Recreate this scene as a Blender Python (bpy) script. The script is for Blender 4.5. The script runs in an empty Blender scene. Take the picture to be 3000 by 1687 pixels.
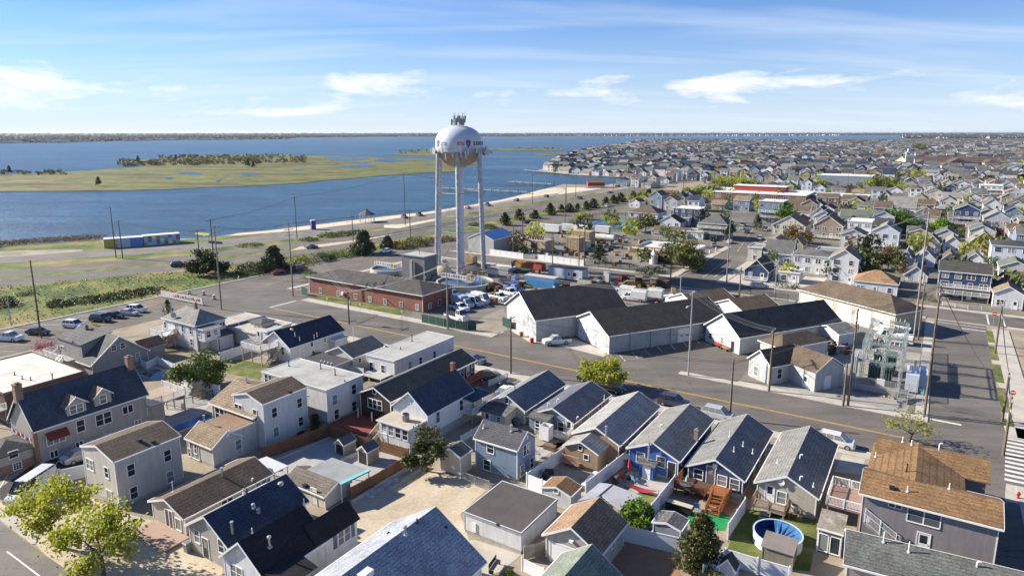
import bpy,math,random
from mathutils import Vector,Matrix
R = math.radians
rnd = random.Random(7)
scene = bpy.context.scene
COL = scene.collection
# ------------------------------------------------------------------ camera, sky, sun, exposure
FPX,CXP,CYP,CAMH = 1961.0,1500.0,778.0,40.0          # focal length and principal point in photo pixels, drone height in m
PITCH = math.atan(390 / FPX)
SP,CP = math.sin(PITCH),math.cos(PITCH)
TH = R(-32.5)                                              # heading of the street grid
CT,ST = math.cos(TH),math.sin(TH)
SUN_AZ,SUN_EL = R(180 - 17),R(28)                        # direction towards the sun, measured from +X
cam = bpy.data.cameras.new('camera');camo = bpy.data.objects.new('camera',cam);COL.objects.link(camo)
camo.location = (0,0,CAMH);camo.rotation_euler = (math.pi / 2 - PITCH,0,0)
cam.sensor_width = 36;cam.lens = 36 * FPX / 3000;cam.shift_y = -(843.5 - CYP) / 3000
cam.clip_start = 0.5;cam.clip_end = 60000
scene.camera = camo
scene.view_settings.view_transform = 'Standard';scene.view_settings.look = 'None'
scene.view_settings.gamma = 1;scene.view_settings.use_curve_mapping = False
scene.view_settings.exposure = 1.3
scene.cycles.max_bounces = 6;scene.cycles.transparent_max_bounces = 12
sl = bpy.data.lights.new('sun','SUN');so = bpy.data.objects.new('sun',sl);COL.objects.link(so)
sl.energy = 4.5;sl.angle = R(0.6);sl.color = (1.0,0.92,0.80)
_sd = Vector((math.cos(SUN_EL) * math.cos(SUN_AZ),math.cos(SUN_EL) * math.sin(SUN_AZ),math.sin(SUN_EL)))
so.rotation_euler = _sd.to_track_quat('Z','Y').to_euler();so.location = (-60,30,90)

world = bpy.data.worlds.new('World');scene.world = world;world.use_nodes = True
def build_world():
 nt = world.node_tree;N = nt.nodes;Lk = nt.links;N.clear()
 def n(t,**k):
  o = N.new(t)
  for a,b in k.items(): setattr(o,a,b)
  return o
 def mth(op,a,b=None,c=None,clamp=False):
  o = n('ShaderNodeMath',operation=op);o.use_clamp = clamp
  for i,v in enumerate((a,b,c)):
   if v is None: continue
   if isinstance(v,(int,float)): o.inputs[i].default_value = v
   else: Lk.new(v,o.inputs[i])
  return o.outputs[0]
 out = n('ShaderNodeOutputWorld');bg = n('ShaderNodeBackground')
 sky = n('ShaderNodeTexSky',sky_type='NISHITA');sky.sun_disc = False
 sky.sun_elevation = SUN_EL;sky.sun_rotation = math.pi / 2 - SUN_AZ
 sky.altitude = 40;sky.air_density = 1.0;sky.dust_density = 0.0;sky.ozone_density = 2.0
 bg.inputs['Strength'].default_value = 0.054
 tc = n('ShaderNodeTexCoord');sep = n('ShaderNodeSeparateXYZ');Lk.new(tc.outputs['Generated'],sep.inputs[0])
 X,Y,Z = sep.outputs
 zc = mth('MAXIMUM',Z,0.0)
 # high thin streaks: direction projected on a flat layer, stretched along one axis
 den = mth('ADD',zc,0.10)
 cb = n('ShaderNodeCombineXYZ');Lk.new(mth('DIVIDE',X,den),cb.inputs[0]);Lk.new(mth('DIVIDE',Y,den),cb.inputs[1])
 mp = n('ShaderNodeMapping');mp.inputs['Rotation'].default_value = (0,0,R(-28));mp.inputs['Scale'].default_value = (0.34,1.25,1)
 Lk.new(cb.outputs[0],mp.inputs[0])
 n1 = n('ShaderNodeTexNoise');n1.inputs['Scale'].default_value = 1.15;n1.inputs['Detail'].default_value = 7;n1.inputs['Roughness'].default_value = 0.52;n1.inputs['Distortion'].default_value = 0.5
 Lk.new(mp.outputs[0],n1.inputs['Vector'])
 r1 = n('ShaderNodeValToRGB');r1.color_ramp.elements[0].position = 0.47;r1.color_ramp.elements[1].position = 0.74
 Lk.new(n1.outputs['Fac'],r1.inputs[0])
 cirrus = mth('MULTIPLY',r1.outputs[0],0.45)
 # low cumulus, seen edge-on in a belt above the horizon
 az = mth('ARCTAN2',X,Y)
 cb2 = n('ShaderNodeCombineXYZ');Lk.new(mth('MULTIPLY',az,3.6),cb2.inputs[0]);Lk.new(mth('MULTIPLY',Z,13.5),cb2.inputs[1]);cb2.inputs[2].default_value = 6.3
 n2 = n('ShaderNodeTexNoise');n2.inputs['Scale'].default_value = 1.6;n2.inputs['Detail'].default_value = 9;n2.inputs['Roughness'].default_value = 0.60;n2.inputs['Distortion'].default_value = 0.15
 Lk.new(cb2.outputs[0],n2.inputs['Vector'])
 belt = mth('MULTIPLY',mth('SMOOTH_MIN',mth('MULTIPLY',zc,40.0),1.0,0.1),mth('SUBTRACT',1.0,mth('MULTIPLY',mth('SUBTRACT',zc,0.07),14.0,None,True),None,True))
 th = mth('MULTIPLY',mth('SUBTRACT',mth('MULTIPLY',n2.outputs['Fac'],mth('ADD',0.45,mth('MULTIPLY',belt,0.55))),0.525),7.5,None,True)
 cum = mth('MULTIPLY',th,0.93)
 def mixn(f,a,b,mode='MIX'):
  o = n('ShaderNodeMix',data_type='RGBA',blend_type=mode)
  for i,v in ((0,f),(6,a),(7,b)):
   if isinstance(v,tuple): o.inputs[i].default_value = (*v,1)
   elif isinstance(v,float): o.inputs[i].default_value = v
   else: Lk.new(v,o.inputs[i])
  return o.outputs[2]
 air = mixn(1.0,sky.outputs[0],(0.46,0.72,1.14),'MULTIPLY')
 veil = mth('MULTIPLY',mth('POWER',mth('SUBTRACT',1.0,mth('MULTIPLY',zc,4.0),None,True),2.2),0.80)   # pale moist air low over the whole horizon
 air = mixn(veil,air,(6.3,6.9,8.1))
 air = mixn(cirrus,air,(6.6,7.3,8.3))
 res = mixn(cum,air,(8.4,8.4,8.5))
 Lk.new(res,bg.inputs[0]);Lk.new(bg.outputs[0],out.inputs[0])
build_world()

# ------------------------------------------------------------------ survey: photo pixels -> places on the ground
def ray(q):
 a = (q[0] - CXP) / FPX;b = (q[1] - CYP) / FPX
 return Vector((a,CP - b * SP,-(SP + b * CP)))
CAMP = Vector((0,0,CAMH))
def P(q,z=0.0):
 r = ray(q);return CAMP + r * ((z - CAMH) / r.z)
def pix(p):
 dz = p[2] - CAMH;d = p[1] * CP - dz * SP
 return (CXP + FPX * p[0] / d,CYP + FPX * (-(dz * CP) - p[1] * SP) / d)
def zfit(xy,py):                                           # height on the vertical through xy that is seen at photo row py
 lo,hi = -5.0,60.0
 for _ in range(40):
  m = (lo + hi) / 2
  if pix((xy[0],xy[1],m))[1] > py: lo = m
  else: hi = m
 return lo
def GUV(u,v,z=0.0): return Vector((u * CT - v * ST,u * ST + v * CT,z))   # street-grid coordinates -> world
def fr(x0,y0,s): return lambda x,y: (x0 + x / s,y0 + y / s)
ZA = fr(0,1187,2.8987);ZB = fr(700,1187,2.8987);ZC = fr(1350,1187,2.8987);ZD = fr(2000,1187,2.576)
ZE = fr(0,850,2.8987);ZF = fr(600,900,2.8987);ZG = fr(1250,900,2.8987);ZK = fr(1900,900,2.3418)
ZT = fr(1230,300,6.588);ZT2 = fr(1200,500,4.14);ZL = fr(0,550,3.22);ZM = fr(700,550,3.6229)
ZN = fr(1300,550,3.6229);ZO = fr(1900,550,3.6233);ZQ = fr(2400,550,3.6233);ZV = fr(1300,750,5.152)
ZU = fr(2350,940,5.175);ZW = fr(2650,850,3.22);ZX = fr(1500,380,3.4347);ZY = fr(2250,380,3.4347)
ZI = fr(0,370,1.7173);ZH = fr(1950,1350,5.797)

# ------------------------------------------------------------------ materials
MATS = {}
def newmat(key):
 m = bpy.data.materials.new(key);m.use_nodes = True;nt = m.node_tree
 b = nt.nodes['Principled BSDF'];MATS[key] = m
 return m,nt,b
def nd(nt,t,**k):
 o = nt.nodes.new(t)
 for a,v in k.items(): setattr(o,a,v)
 return o
def lk(nt,a,b): nt.links.new(a,b)
def noise(nt,scale,detail=4,rough=0.6,coord='Object',stretch=None,dist=0.0):
 tc = nd(nt,'ShaderNodeTexCoord') if coord != 'World' else nd(nt,'ShaderNodeNewGeometry')
 src = tc.outputs['Object'] if coord == 'Object' else tc.outputs['Position']
 if stretch:
  mp = nd(nt,'ShaderNodeMapping');mp.inputs['Scale'].default_value = stretch
  if coord == 'World': mp.inputs['Rotation'].default_value = (0,0,-TH)
  lk(nt,src,mp.inputs[0]);src = mp.outputs[0]
 t = nd(nt,'ShaderNodeTexNoise');t.inputs['Scale'].default_value = scale;t.inputs['Detail'].default_value = detail
 t.inputs['Roughness'].default_value = rough;t.inputs['Distortion'].default_value = dist;lk(nt,src,t.inputs['Vector'])
 return t.outputs['Fac']
def ramp(nt,fac,stops):
 r = nd(nt,'ShaderNodeValToRGB');e = r.color_ramp.elements
 while len(e) < len(stops): e.new(0.5)
 for i,(p,c) in enumerate(stops): e[i].position = p;e[i].color = (c[0],c[1],c[2],1) if not isinstance(c,(int,float)) else (c,c,c,1)
 lk(nt,fac,r.inputs[0]);return r.outputs[0]
def mixc(nt,fac,a,b,mode='MIX'):
 m = nd(nt,'ShaderNodeMix',data_type='RGBA',blend_type=mode)
 for i,v in ((0,fac),(6,a),(7,b)):
  if isinstance(v,(int,float)): m.inputs[i].default_value = v
  elif isinstance(v,(tuple,list)): m.inputs[i].default_value = (v[0],v[1],v[2],1)
  else: lk(nt,v,m.inputs[i])
 return m.outputs[2]
def bump(nt,b,h,strength=0.3,dist=0.02):
 o = nd(nt,'ShaderNodeBump');o.inputs['Strength'].default_value = strength;o.inputs['Distance'].default_value = dist
 lk(nt,h,o.inputs['Height']);lk(nt,o.outputs[0],b.inputs['Normal'])
def sc(c,k): return tuple(min(1,x * k) for x in c)
def zlines(nt,pitch):                                       # sawtooth down the wall or roof: overlapping boards or courses
 tc = nd(nt,'ShaderNodeTexCoord');s = nd(nt,'ShaderNodeSeparateXYZ');lk(nt,tc.outputs['Object'],s.inputs[0])
 m = nd(nt,'ShaderNodeMath',operation='DIVIDE');lk(nt,s.outputs[2],m.inputs[0]);m.inputs[1].default_value = pitch
 f = nd(nt,'ShaderNodeMath',operation='FRACT');lk(nt,m.outputs[0],f.inputs[0]);return f.outputs[0]
def paint(c,rough=0.5,var=0.08,metal=0.0,key=None):
 k = key or 'paint_%.3f_%.3f_%.3f_%.2f_%.2f' % (*c,rough,metal)
 if k in MATS: return MATS[k]
 m,nt,b = newmat(k)
 lk(nt,ramp(nt,noise(nt,1.7,6),[(0.3,sc(c,1 - var * 1.6)),(0.7,sc(c,1 + var * 0.6))]),b.inputs['Base Color'])
 b.inputs['Roughness'].default_value = rough;b.inputs['Metallic'].default_value = metal
 return m
def siding(c,pitch=0.16,kind='board'):
 k = 'siding_%s_%.3f_%.3f_%.3f_%.2f' % (kind,*c,pitch)
 if k in MATS: return MATS[k]
 m,nt,b = newmat(k)
 col = ramp(nt,noise(nt,0.5,6,0.65),[(0.3,sc(c,0.90)),(0.7,sc(c,1.04))])
 st_ = ramp(nt,noise(nt,0.9,5,0.7,stretch=(2.5,2.5,0.25)),[(0.40,0.78),(0.6,1.0)])       # rain streaks
 col = mixc(nt,0.7,col,st_,'MULTIPLY')
 f = zlines(nt,pitch)
 col = mixc(nt,1.0,col,ramp(nt,f,[(0.0,0.72),(0.14,1.0),(1.0,1.0)]),'MULTIPLY')
 if kind == 'shingle':
  col = mixc(nt,1.0,col,ramp(nt,noise(nt,7,3,0.6,stretch=(1,1,2)),[(0.35,0.6),(0.65,1.25)]),'MULTIPLY')
 lk(nt,col,b.inputs['Base Color']);b.inputs['Roughness'].default_value = 0.55
 bump(nt,b,f,0.5,0.03)
 return m
def roofing(c,c2=None,pitch=0.16):
 k = 'roofing_%.3f_%.3f_%.3f_%.2f' % (*c,pitch) + ('' if c2 is None else '_%.2f' % c2[0])
 if k in MATS: return MATS[k]
 m,nt,b = newmat(k);c2 = c2 or sc(c,1.5)
 col = mixc(nt,ramp(nt,noise(nt,5.5,3,0.7,stretch=(1,1,2.2)),[(0.38,0.0),(0.64,1.0)]),sc(c,0.68),c2)
 col = mixc(nt,0.75,col,ramp(nt,noise(nt,0.45,6,0.7),[(0.34,0.62),(0.66,1.18)]),'MULTIPLY')
 col = mixc(nt,0.55,col,ramp(nt,noise(nt,0.8,5,0.7,stretch=(1.6,1.6,0.2)),[(0.36,0.7),(0.6,1.0)]),'MULTIPLY')
 f = zlines(nt,pitch)
 col = mixc(nt,0.9,col,ramp(nt,f,[(0.0,0.5),(0.3,1.0),(1.0,1.0)]),'MULTIPLY')
 lk(nt,col,b.inputs['Base Color']);b.inputs['Roughness'].default_value = 0.88;b.inputs['Specular IOR Level'].default_value = 0.25
 bump(nt,b,f,0.55,0.03)
 return m
def flatroof(c,seam=2.2):
 k = 'flatroof_%.3f_%.3f_%.1f' % (c[0],c[2],seam)
 if k in MATS: return MATS[k]
 m,nt,b = newmat(k)
 col = ramp(nt,noise(nt,0.28,7,0.62),[(0.28,sc(c,0.68)),(0.5,c),(0.75,sc(c,1.12))])
 col = mixc(nt,0.6,col,ramp(nt,noise(nt,1.6,5,0.7,stretch=(1,3,1)),[(0.35,0.82),(0.6,1.0)]),'MULTIPLY')
 tc = nd(nt,'ShaderNodeTexCoord');s = nd(nt,'ShaderNodeSeparateXYZ');lk(nt,tc.outputs['Object'],s.inputs[0])
 d = nd(nt,'ShaderNodeMath',operation='DIVIDE');lk(nt,s.outputs[0],d.inputs[0]);d.inputs[1].default_value = seam
 f = nd(nt,'ShaderNodeMath',operation='FRACT');lk(nt,d.outputs[0],f.inputs[0])
 col = mixc(nt,0.8,col,ramp(nt,f.outputs[0],[(0.0,0.6),(0.035,1.0),(1,1.0)]),'MULTIPLY')
 lk(nt,col,b.inputs['Base Color']);b.inputs['Roughness'].default_value = 0.8
 return m
def brickmat(c=(0.24,0.075,0.045),mortar=(0.30,0.24,0.2)):
 k = 'brick_%.3f_%.3f' % (c[0],c[1])
 if k in MATS: return MATS[k]
 m,nt,b = newmat(k)
 tc = nd(nt,'ShaderNodeTexCoord');s = nd(nt,'ShaderNodeSeparateXYZ');lk(nt,tc.outputs['Object'],s.inputs[0])
 ad = nd(nt,'ShaderNodeMath',operation='ADD');lk(nt,s.outputs[0],ad.inputs[0]);lk(nt,s.outputs[1],ad.inputs[1])
 cb = nd(nt,'ShaderNodeCombineXYZ');lk(nt,ad.outputs[0],cb.inputs[0]);lk(nt,s.outputs[2],cb.inputs[1])
 t = nd(nt,'ShaderNodeTexBrick');lk(nt,cb.outputs[0],t.inputs['Vector']);t.inputs['Scale'].default_value = 1.0
 t.inputs['Brick Width'].default_value = 0.22;t.inputs['Row Height'].default_value = 0.075;t.inputs['Mortar Size'].default_value = 0.008
 t.inputs['Color1'].default_value = (*c,1);t.inputs['Color2'].default_value = (*sc(c,0.7),1);t.inputs['Mortar'].default_value = (*mortar,1)
 col = mixc(nt,0.8,t.outputs[0],ramp(nt,noise(nt,0.6,6),[(0.3,0.75),(0.7,1.1)]),'MULTIPLY')
 lk(nt,col,b.inputs['Base Color']);b.inputs['Roughness'].default_value = 0.85
 return m
def groundmat(key,stops,scale=0.25,detail=8,rough=0.92,fine=None,bmp=0.2,stretch=None,patch=None,tracks=None,creek=None):
 if key in MATS: return MATS[key]
 m,nt,b = newmat(key)
 col = ramp(nt,noise(nt,scale,detail,0.62,'World',stretch),stops)
 if fine: col = mixc(nt,0.85,col,ramp(nt,noise(nt,fine[0],4,0.7,'World'),[(0.3,fine[1]),(0.7,fine[2])]),'MULTIPLY')
 if patch: col = mixc(nt,ramp(nt,noise(nt,patch[0],5,0.6,'World',dist=0.6),[(patch[1],0.0),(patch[1] + 0.06,1.0)]),col,patch[2])
 if creek: col = mixc(nt,ramp(nt,noise(nt,creek[0],6,0.6,'World',(0.5,1.4,1),1.2),[(0.5 - creek[1],0.0),(0.5,1.0),(0.5 + creek[1],0.0)]),col,creek[2])
 if tracks: col = mixc(nt,0.8,col,ramp(nt,noise(nt,tracks[0],4,0.55,'World',tracks[1]),[(0.35,tracks[2]),(0.65,tracks[3])]),'MULTIPLY')
 lk(nt,col,b.inputs['Base Color']);b.inputs['Roughness'].default_value = rough;b.inputs['Specular IOR Level'].default_value = 0.3
 if bmp: bump(nt,b,noise(nt,9,3,0.7,'World'),bmp,0.04)
 return m
def glassmat():
 if 'glass' in MATS: return MATS['glass']
 m,nt,b = newmat('glass')
 oi = nd(nt,'ShaderNodeObjectInfo')
 col = ramp(nt,noise(nt,0.6,2),[(0.35,(0.012,0.015,0.02)),(0.7,(0.05,0.06,0.075))])
 col = mixc(nt,ramp(nt,oi.outputs['Random'],[(0.62,0.0),(0.66,0.75)]),col,(0.26,0.27,0.27))                 # drawn blinds in some windows
 lk(nt,col,b.inputs['Base Color']);b.inputs['Roughness'].default_value = 0.08;b.inputs['Specular IOR Level'].default_value = 0.6
 return m
def carpaint(c):
 k = 'carpaint_%.3f_%.3f_%.3f' % c
 if k in MATS: return MATS[k]
 m,nt,b = newmat(k)
 lk(nt,ramp(nt,noise(nt,1.2,5),[(0.3,sc(c,0.88)),(0.7,c)]),b.inputs['Base Color'])
 b.inputs['Roughness'].default_value = 0.28;b.inputs['Coat Weight'].default_value = 0.5;b.inputs['Coat Roughness'].default_value = 0.08
 return m
def leafmat(key,c,c2,trans=0.25):
 if key in MATS: return MATS[key]
 m,nt,b = newmat(key)
 col = ramp(nt,noise(nt,1.3,3),[(0.3,sc(c,0.75)),(0.55,c),(0.75,c2)])
 oi = nd(nt,'ShaderNodeObjectInfo')
 col = mixc(nt,0.7,col,ramp(nt,oi.outputs['Random'],[(0,(0.8,0.82,0.8)),(1,(1.12,1.08,1.0))]),'MULTIPLY')
 lk(nt,col,b.inputs['Base Color']);b.inputs['Roughness'].default_value = 0.6
 tr = nd(nt,'ShaderNodeBsdfTranslucent');lk(nt,col,tr.inputs[0])
 mx = nd(nt,'ShaderNodeMixShader');mx.inputs[0].default_value = trans
 out = nt.nodes['Material Output'];lk(nt,b.outputs[0],mx.inputs[1]);lk(nt,tr.outputs[0],mx.inputs[2]);lk(nt,mx.outputs[0],out.inputs[0])
 return m
def meshfence(key,c,fac):                                  # woven wire or netting: mostly holes
 if key in MATS: return MATS[key]
 m,nt,b = newmat(key);b.inputs['Base Color'].default_value = (*c,1);b.inputs['Roughness'].default_value = 0.5
 lk(nt,ramp(nt,noise(nt,2.0,3),[(0.3,sc(c,0.8)),(0.7,sc(c,1.1))]),b.inputs['Base Color'])
 tr = nd(nt,'ShaderNodeBsdfTransparent');mx = nd(nt,'ShaderNodeMixShader');mx.inputs[0].default_value = fac
 out = nt.nodes['Material Output'];lk(nt,tr.outputs[0],mx.inputs[1]);lk(nt,b.outputs[0],mx.inputs[2]);lk(nt,mx.outputs[0],out.inputs[0])
 return m
WHITE = paint((0.74,0.74,0.72),0.45,0.04,key='white_trim')
OFFW = paint((0.62,0.60,0.55),0.5,0.06,key='cream_trim')
VINYL = paint((0.70,0.71,0.72),0.35,0.05,key='white_vinyl')
GLASS = glassmat()
STEEL = paint((0.42,0.44,0.45),0.45,0.1,0.5,key='galvanised_steel')
DARK = paint((0.03,0.03,0.033),0.6,0.1,key='dark_rubber')
BLACK = paint((0.02,0.02,0.022),0.5,0.1,key='black_metal')
CONC = groundmat('concrete',[(0.3,(0.36,0.33,0.28)),(0.7,(0.50,0.46,0.40))],0.5,fine=(6,0.85,1.08))
BLOCK = paint((0.36,0.36,0.35),0.9,0.15,key='concrete_block')
POLEW = paint((0.16,0.12,0.085),0.9,0.25,key='pole_wood')
POLEG = paint((0.27,0.24,0.20),0.9,0.25,key='weathered_pole_wood')
DECKW = paint((0.27,0.18,0.11),0.8,0.2,key='deck_wood')
DECKG = paint((0.33,0.30,0.26),0.8,0.2,key='grey_deck_wood')
FENCEW = paint((0.22,0.105,0.05),0.85,0.25,key='brown_fence_wood')
BRICK = brickmat((0.27,0.058,0.028))
CHIMB = brickmat((0.26,0.13,0.075),(0.3,0.26,0.22))

# ------------------------------------------------------------------ mesh building
class MB:
 def __init__(s): s.v = [];s.f = [];s.m = []
 def add(s,vs,fs,mi=0):
  o = len(s.v);s.v += [tuple(x) for x in vs]
  for f in fs: s.f.append(tuple(i + o for i in f));s.m.append(mi)
  return s
 def poly(s,pts,mi=0): return s.add(pts,[tuple(range(len(pts)))],mi)
 def box(s,x0,x1,y0,y1,z0,z1,mi=0):
  return s.add([(x0,y0,z0),(x1,y0,z0),(x1,y1,z0),(x0,y1,z0),(x0,y0,z1),(x1,y0,z1),(x1,y1,z1),(x0,y1,z1)],
                     [(3,2,1,0),(4,5,6,7),(0,1,5,4),(1,2,6,5),(2,3,7,6),(3,0,4,7)],mi)
 def prism(s,pts,z0,z1,mi=0,top=None):
  n = len(pts);s.add([(p[0],p[1],z0) for p in pts] + [(p[0],p[1],z1) for p in pts],
              [tuple(range(n))[::-1]] + [(i,(i + 1) % n,n + (i + 1) % n,n + i) for i in range(n)],mi)
  return s.add([(p[0],p[1],z1) for p in pts],[tuple(range(n))],mi if top is None else top)
 def xprism(s,prof,x0,x1,mi=0):                       # profile in (y, z) extruded along x
  n = len(prof);return s.add([(x0,a,b) for a,b in prof] + [(x1,a,b) for a,b in prof],
              [tuple(range(n))[::-1],tuple(range(n,2 * n))] + [(i,(i + 1) % n,n + (i + 1) % n,n + i) for i in range(n)],mi)
 def slab(s,quad,t,mi=0,side=None):                   # thick sheet below a 3D polygon
  n = len(quad);s.add(list(quad),[tuple(range(n))],mi)
  lo = [(q[0],q[1],q[2] - t) for q in quad]
  return s.add(list(quad) + lo,[tuple(range(2 * n - 1,n - 1,-1))] + [((i + 1) % n,i,n + i,n + (i + 1) % n) for i in range(n)],mi if side is None else side)
 def tube(s,pts,rad,n=6,mi=0,caps=True):
  pts = [Vector(p) for p in pts];rad = rad if isinstance(rad,(list,tuple)) else [rad] * len(pts)
  vs = [];fs = []
  for i,p in enumerate(pts):
   d = (pts[min(i + 1,len(pts) - 1)] - pts[max(i - 1,0)]).normalized()
   a = d.orthogonal().normalized();b = d.cross(a)
   for k in range(n): t = 2 * math.pi * k / n;vs.append(p + (a * math.cos(t) + b * math.sin(t)) * rad[i])
  for i in range(len(pts) - 1):
   for k in range(n): fs.append((i * n + k,i * n + (k + 1) % n,(i + 1) * n + (k + 1) % n,(i + 1) * n + k))
  if caps: fs += [tuple(range(n))[::-1],tuple(range((len(pts) - 1) * n,len(pts) * n))]
  return s.add(vs,fs,mi)
 def lathe(s,prof,n=16,mi=0,c=(0,0)):
  vs = [(c[0] + r * math.cos(2 * math.pi * k / n),c[1] + r * math.sin(2 * math.pi * k / n),z) for r,z in prof for k in range(n)]
  fs = [(i * n + k,i * n + (k + 1) % n,(i + 1) * n + (k + 1) % n,(i + 1) * n + k) for i in range(len(prof) - 1) for k in range(n)]
  return s.add(vs,fs,mi)
 def mesh(s,name,mats,smooth=False):
  me = bpy.data.meshes.new(name);me.from_pydata(s.v,[],s.f)
  for m in (mats if isinstance(mats,(list,tuple)) else [mats]): me.materials.append(m)
  if len(me.materials) > 1: me.polygons.foreach_set('material_index',s.m)
  if smooth: me.polygons.foreach_set('use_smooth',[True] * len(me.polygons))
  me.update();return me
 def build(s,name,mats,parent=None,loc=None,rot=None,smooth=False):
  return obj(name,s.mesh(name,mats,smooth),parent,loc,rot)
def obj(name,me,parent=None,loc=None,rot=None,scale=None):
 o = bpy.data.objects.new(name,me);COL.objects.link(o)
 if parent is not None: o.parent = parent
 if loc is not None: o.location = loc
 if rot is not None: o.rotation_euler = rot if isinstance(rot,(tuple,list)) else (0,0,rot)
 if scale is not None: o.scale = scale
 return o
def tag(o,label=None,cat=None,group=None,kind=None):
 if label: o['label'] = label
 if cat: o['category'] = cat
 if group: o['group'] = group
 if kind: o['kind'] = kind
 return o
def thing(name,label,cat,loc,rot=0.0,group=None): return tag(obj(name,None,None,loc,rot),label,cat,group)
def copy_tree(o,parent=None):
 c = o.copy();COL.objects.link(c)
 if parent is not None: c.parent = parent
 for ch in CHILD.get(o.name,()): copy_tree(ch,c)
 return c
CHILD = {}
def remember(o):                                             # note the tree under a prototype once, for copying
 ch = [x for x in bpy.data.objects if x.parent == o];CHILD[o.name] = ch
 for x in ch: remember(x)
def shared(cache,key,fn):
 if key not in cache: cache[key] = fn()
 return cache[key]
# ------------------------------------------------------------------ building kit
WC = {}
DEBUG = False
FACE_ROT = {'F': 0.0,'R': math.pi / 2,'B': math.pi,'L': -math.pi / 2}
def win_meshes(w,h,style,trim):
 def mk():
  f = MB();b = 0.09;y0,y1 = -0.055,0.03
  f.box(-w / 2 - b,-w / 2,y0,y1,-b,h + b);f.box(w / 2,w / 2 + b,y0,y1,-b,h + b)
  f.box(-w / 2,w / 2,y0,y1,h,h + b);f.box(-w / 2 - 0.02,w / 2 + 0.02,y0 - 0.03,y1,-b,0)
  if style in ('dh','pair','triple','quad'): f.box(-w / 2,w / 2,-0.03,0.02,h / 2 - 0.025,h / 2 + 0.025)
  k = {'pair': 2,'triple': 3,'quad': 4,'slider': 2,'grid': 3}.get(style,1)
  for i in range(1,k): x = -w / 2 + w * i / k;t = 0.06 if style != 'grid' else 0.02;f.box(x - t,x + t,-0.04,0.02,0,h)
  if style == 'grid':
   for i in (1,2): f.box(-w / 2,w / 2,-0.03,0.02,h * i / 3 - 0.02,h * i / 3 + 0.02)
  p = MB().box(-w / 2,w / 2,-0.012,0.015,0,h)
  return f.mesh('window',trim),p.mesh('pane',GLASS)
 return shared(WC,('w',round(w,2),round(h,2),style,trim.name),mk)
def add_window(parent,loc,rz,w=0.8,h=1.3,style='dh',trim=None,name='window'):
 fm,pm = win_meshes(w,h,style,trim or WHITE)
 o = obj(name,fm,parent,loc,rz);obj('pane',pm,o);return o
def add_door(parent,loc,rz,w=0.9,h=2.0,m=None,lite=True,trim=None):
 m = m or WHITE;trim = trim or WHITE
 def mk():
  f = MB();f.box(-w / 2 - 0.09,-w / 2,-0.05,0.03,0,h + 0.09,1);f.box(w / 2,w / 2 + 0.09,-0.05,0.03,0,h + 0.09,1);f.box(-w / 2,w / 2,-0.05,0.03,h,h + 0.09,1)
  f.box(-w / 2,w / 2,-0.025,0.02,0,h,0)
  return f.mesh('door',[m,trim]),MB().box(-w * 0.3,w * 0.3,-0.035,-0.02,h * 0.52,h * 0.92).mesh('door_pane',GLASS),MB().box(w * 0.36,w * 0.44,-0.08,-0.02,h * 0.45,h * 0.5).mesh('door_handle',STEEL)
 a,b,c = shared(WC,('d',round(w,2),round(h,2),m.name,trim.name),mk)
 o = obj('door',a,parent,loc,rz)
 if lite: obj('door_pane',b,o)
 obj('door_handle',c,o);return o
def add_garage_door(parent,loc,rz,w=2.6,h=3.2,rows=5,lites=2,m=None):
 m = m or WHITE
 def mk():
  f = MB();f.box(-w / 2 - 0.12,-w / 2,-0.05,0.04,0,h + 0.12);f.box(w / 2,w / 2 + 0.12,-0.05,0.04,0,h + 0.12);f.box(-w / 2,w / 2,-0.05,0.04,h,h + 0.12)
  ph = h / rows
  return f.mesh('garage_door',m),MB().box(-w / 2,w / 2,-0.02,0.02,0.012,ph - 0.012).mesh('door_section',m),MB().box(-0.22,0.22,-0.03,-0.015,ph * 0.32,ph * 0.72).mesh('door_pane',GLASS),ph
 a,b,c,ph = shared(WC,('g',round(w,2),round(h,2),rows,m.name),mk)
 o = obj('garage_door',a,parent,loc,rz)
 for i in range(rows):
  s_ = obj('door_section',b,o,(0,0,i * ph))
  if lites and i == rows // 2:
   for k in range(lites): obj('door_pane',c,o,(-w / 2 + w * (k + 0.5) / lites,0,i * ph))
 return o
def rail_mb(mb,p0,p1,h=0.95,step=0.13,t=0.02,mi=0):
 p0 = Vector(p0);p1 = Vector(p1);L = (p1 - p0).length
 if L < 0.05: return
 up = Vector((0,0,1));d = (p1 - p0).normalized();s_ = d.cross(up).normalized()
 def bar(a,b,r):
  o = [s_ * r + up * r,s_ * r - up * r,-s_ * r - up * r,-s_ * r + up * r] if abs((b - a).normalized().z) < 0.9 else [s_ * r + d * r,s_ * r - d * r,-s_ * r - d * r,-s_ * r + d * r]
  mb.add([a + k for k in o] + [b + k for k in o],[(0,1,5,4),(1,2,6,5),(2,3,7,6),(3,0,4,7),(3,2,1,0),(4,5,6,7)],mi)
 bar(p0 + up * h,p1 + up * h,0.045);bar(p0 + up * 0.1,p1 + up * 0.1,0.03)
 k = max(1,int(L / step))
 for i in range(1,k): a = p0 + (p1 - p0) * i / k;bar(a + up * 0.1,a + up * h,t)
 k = max(1,round(L / 1.8))
 for i in range(k + 1): a = p0 + (p1 - p0) * i / k;bar(a,a + up * (h + 0.1),0.06)
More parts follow.
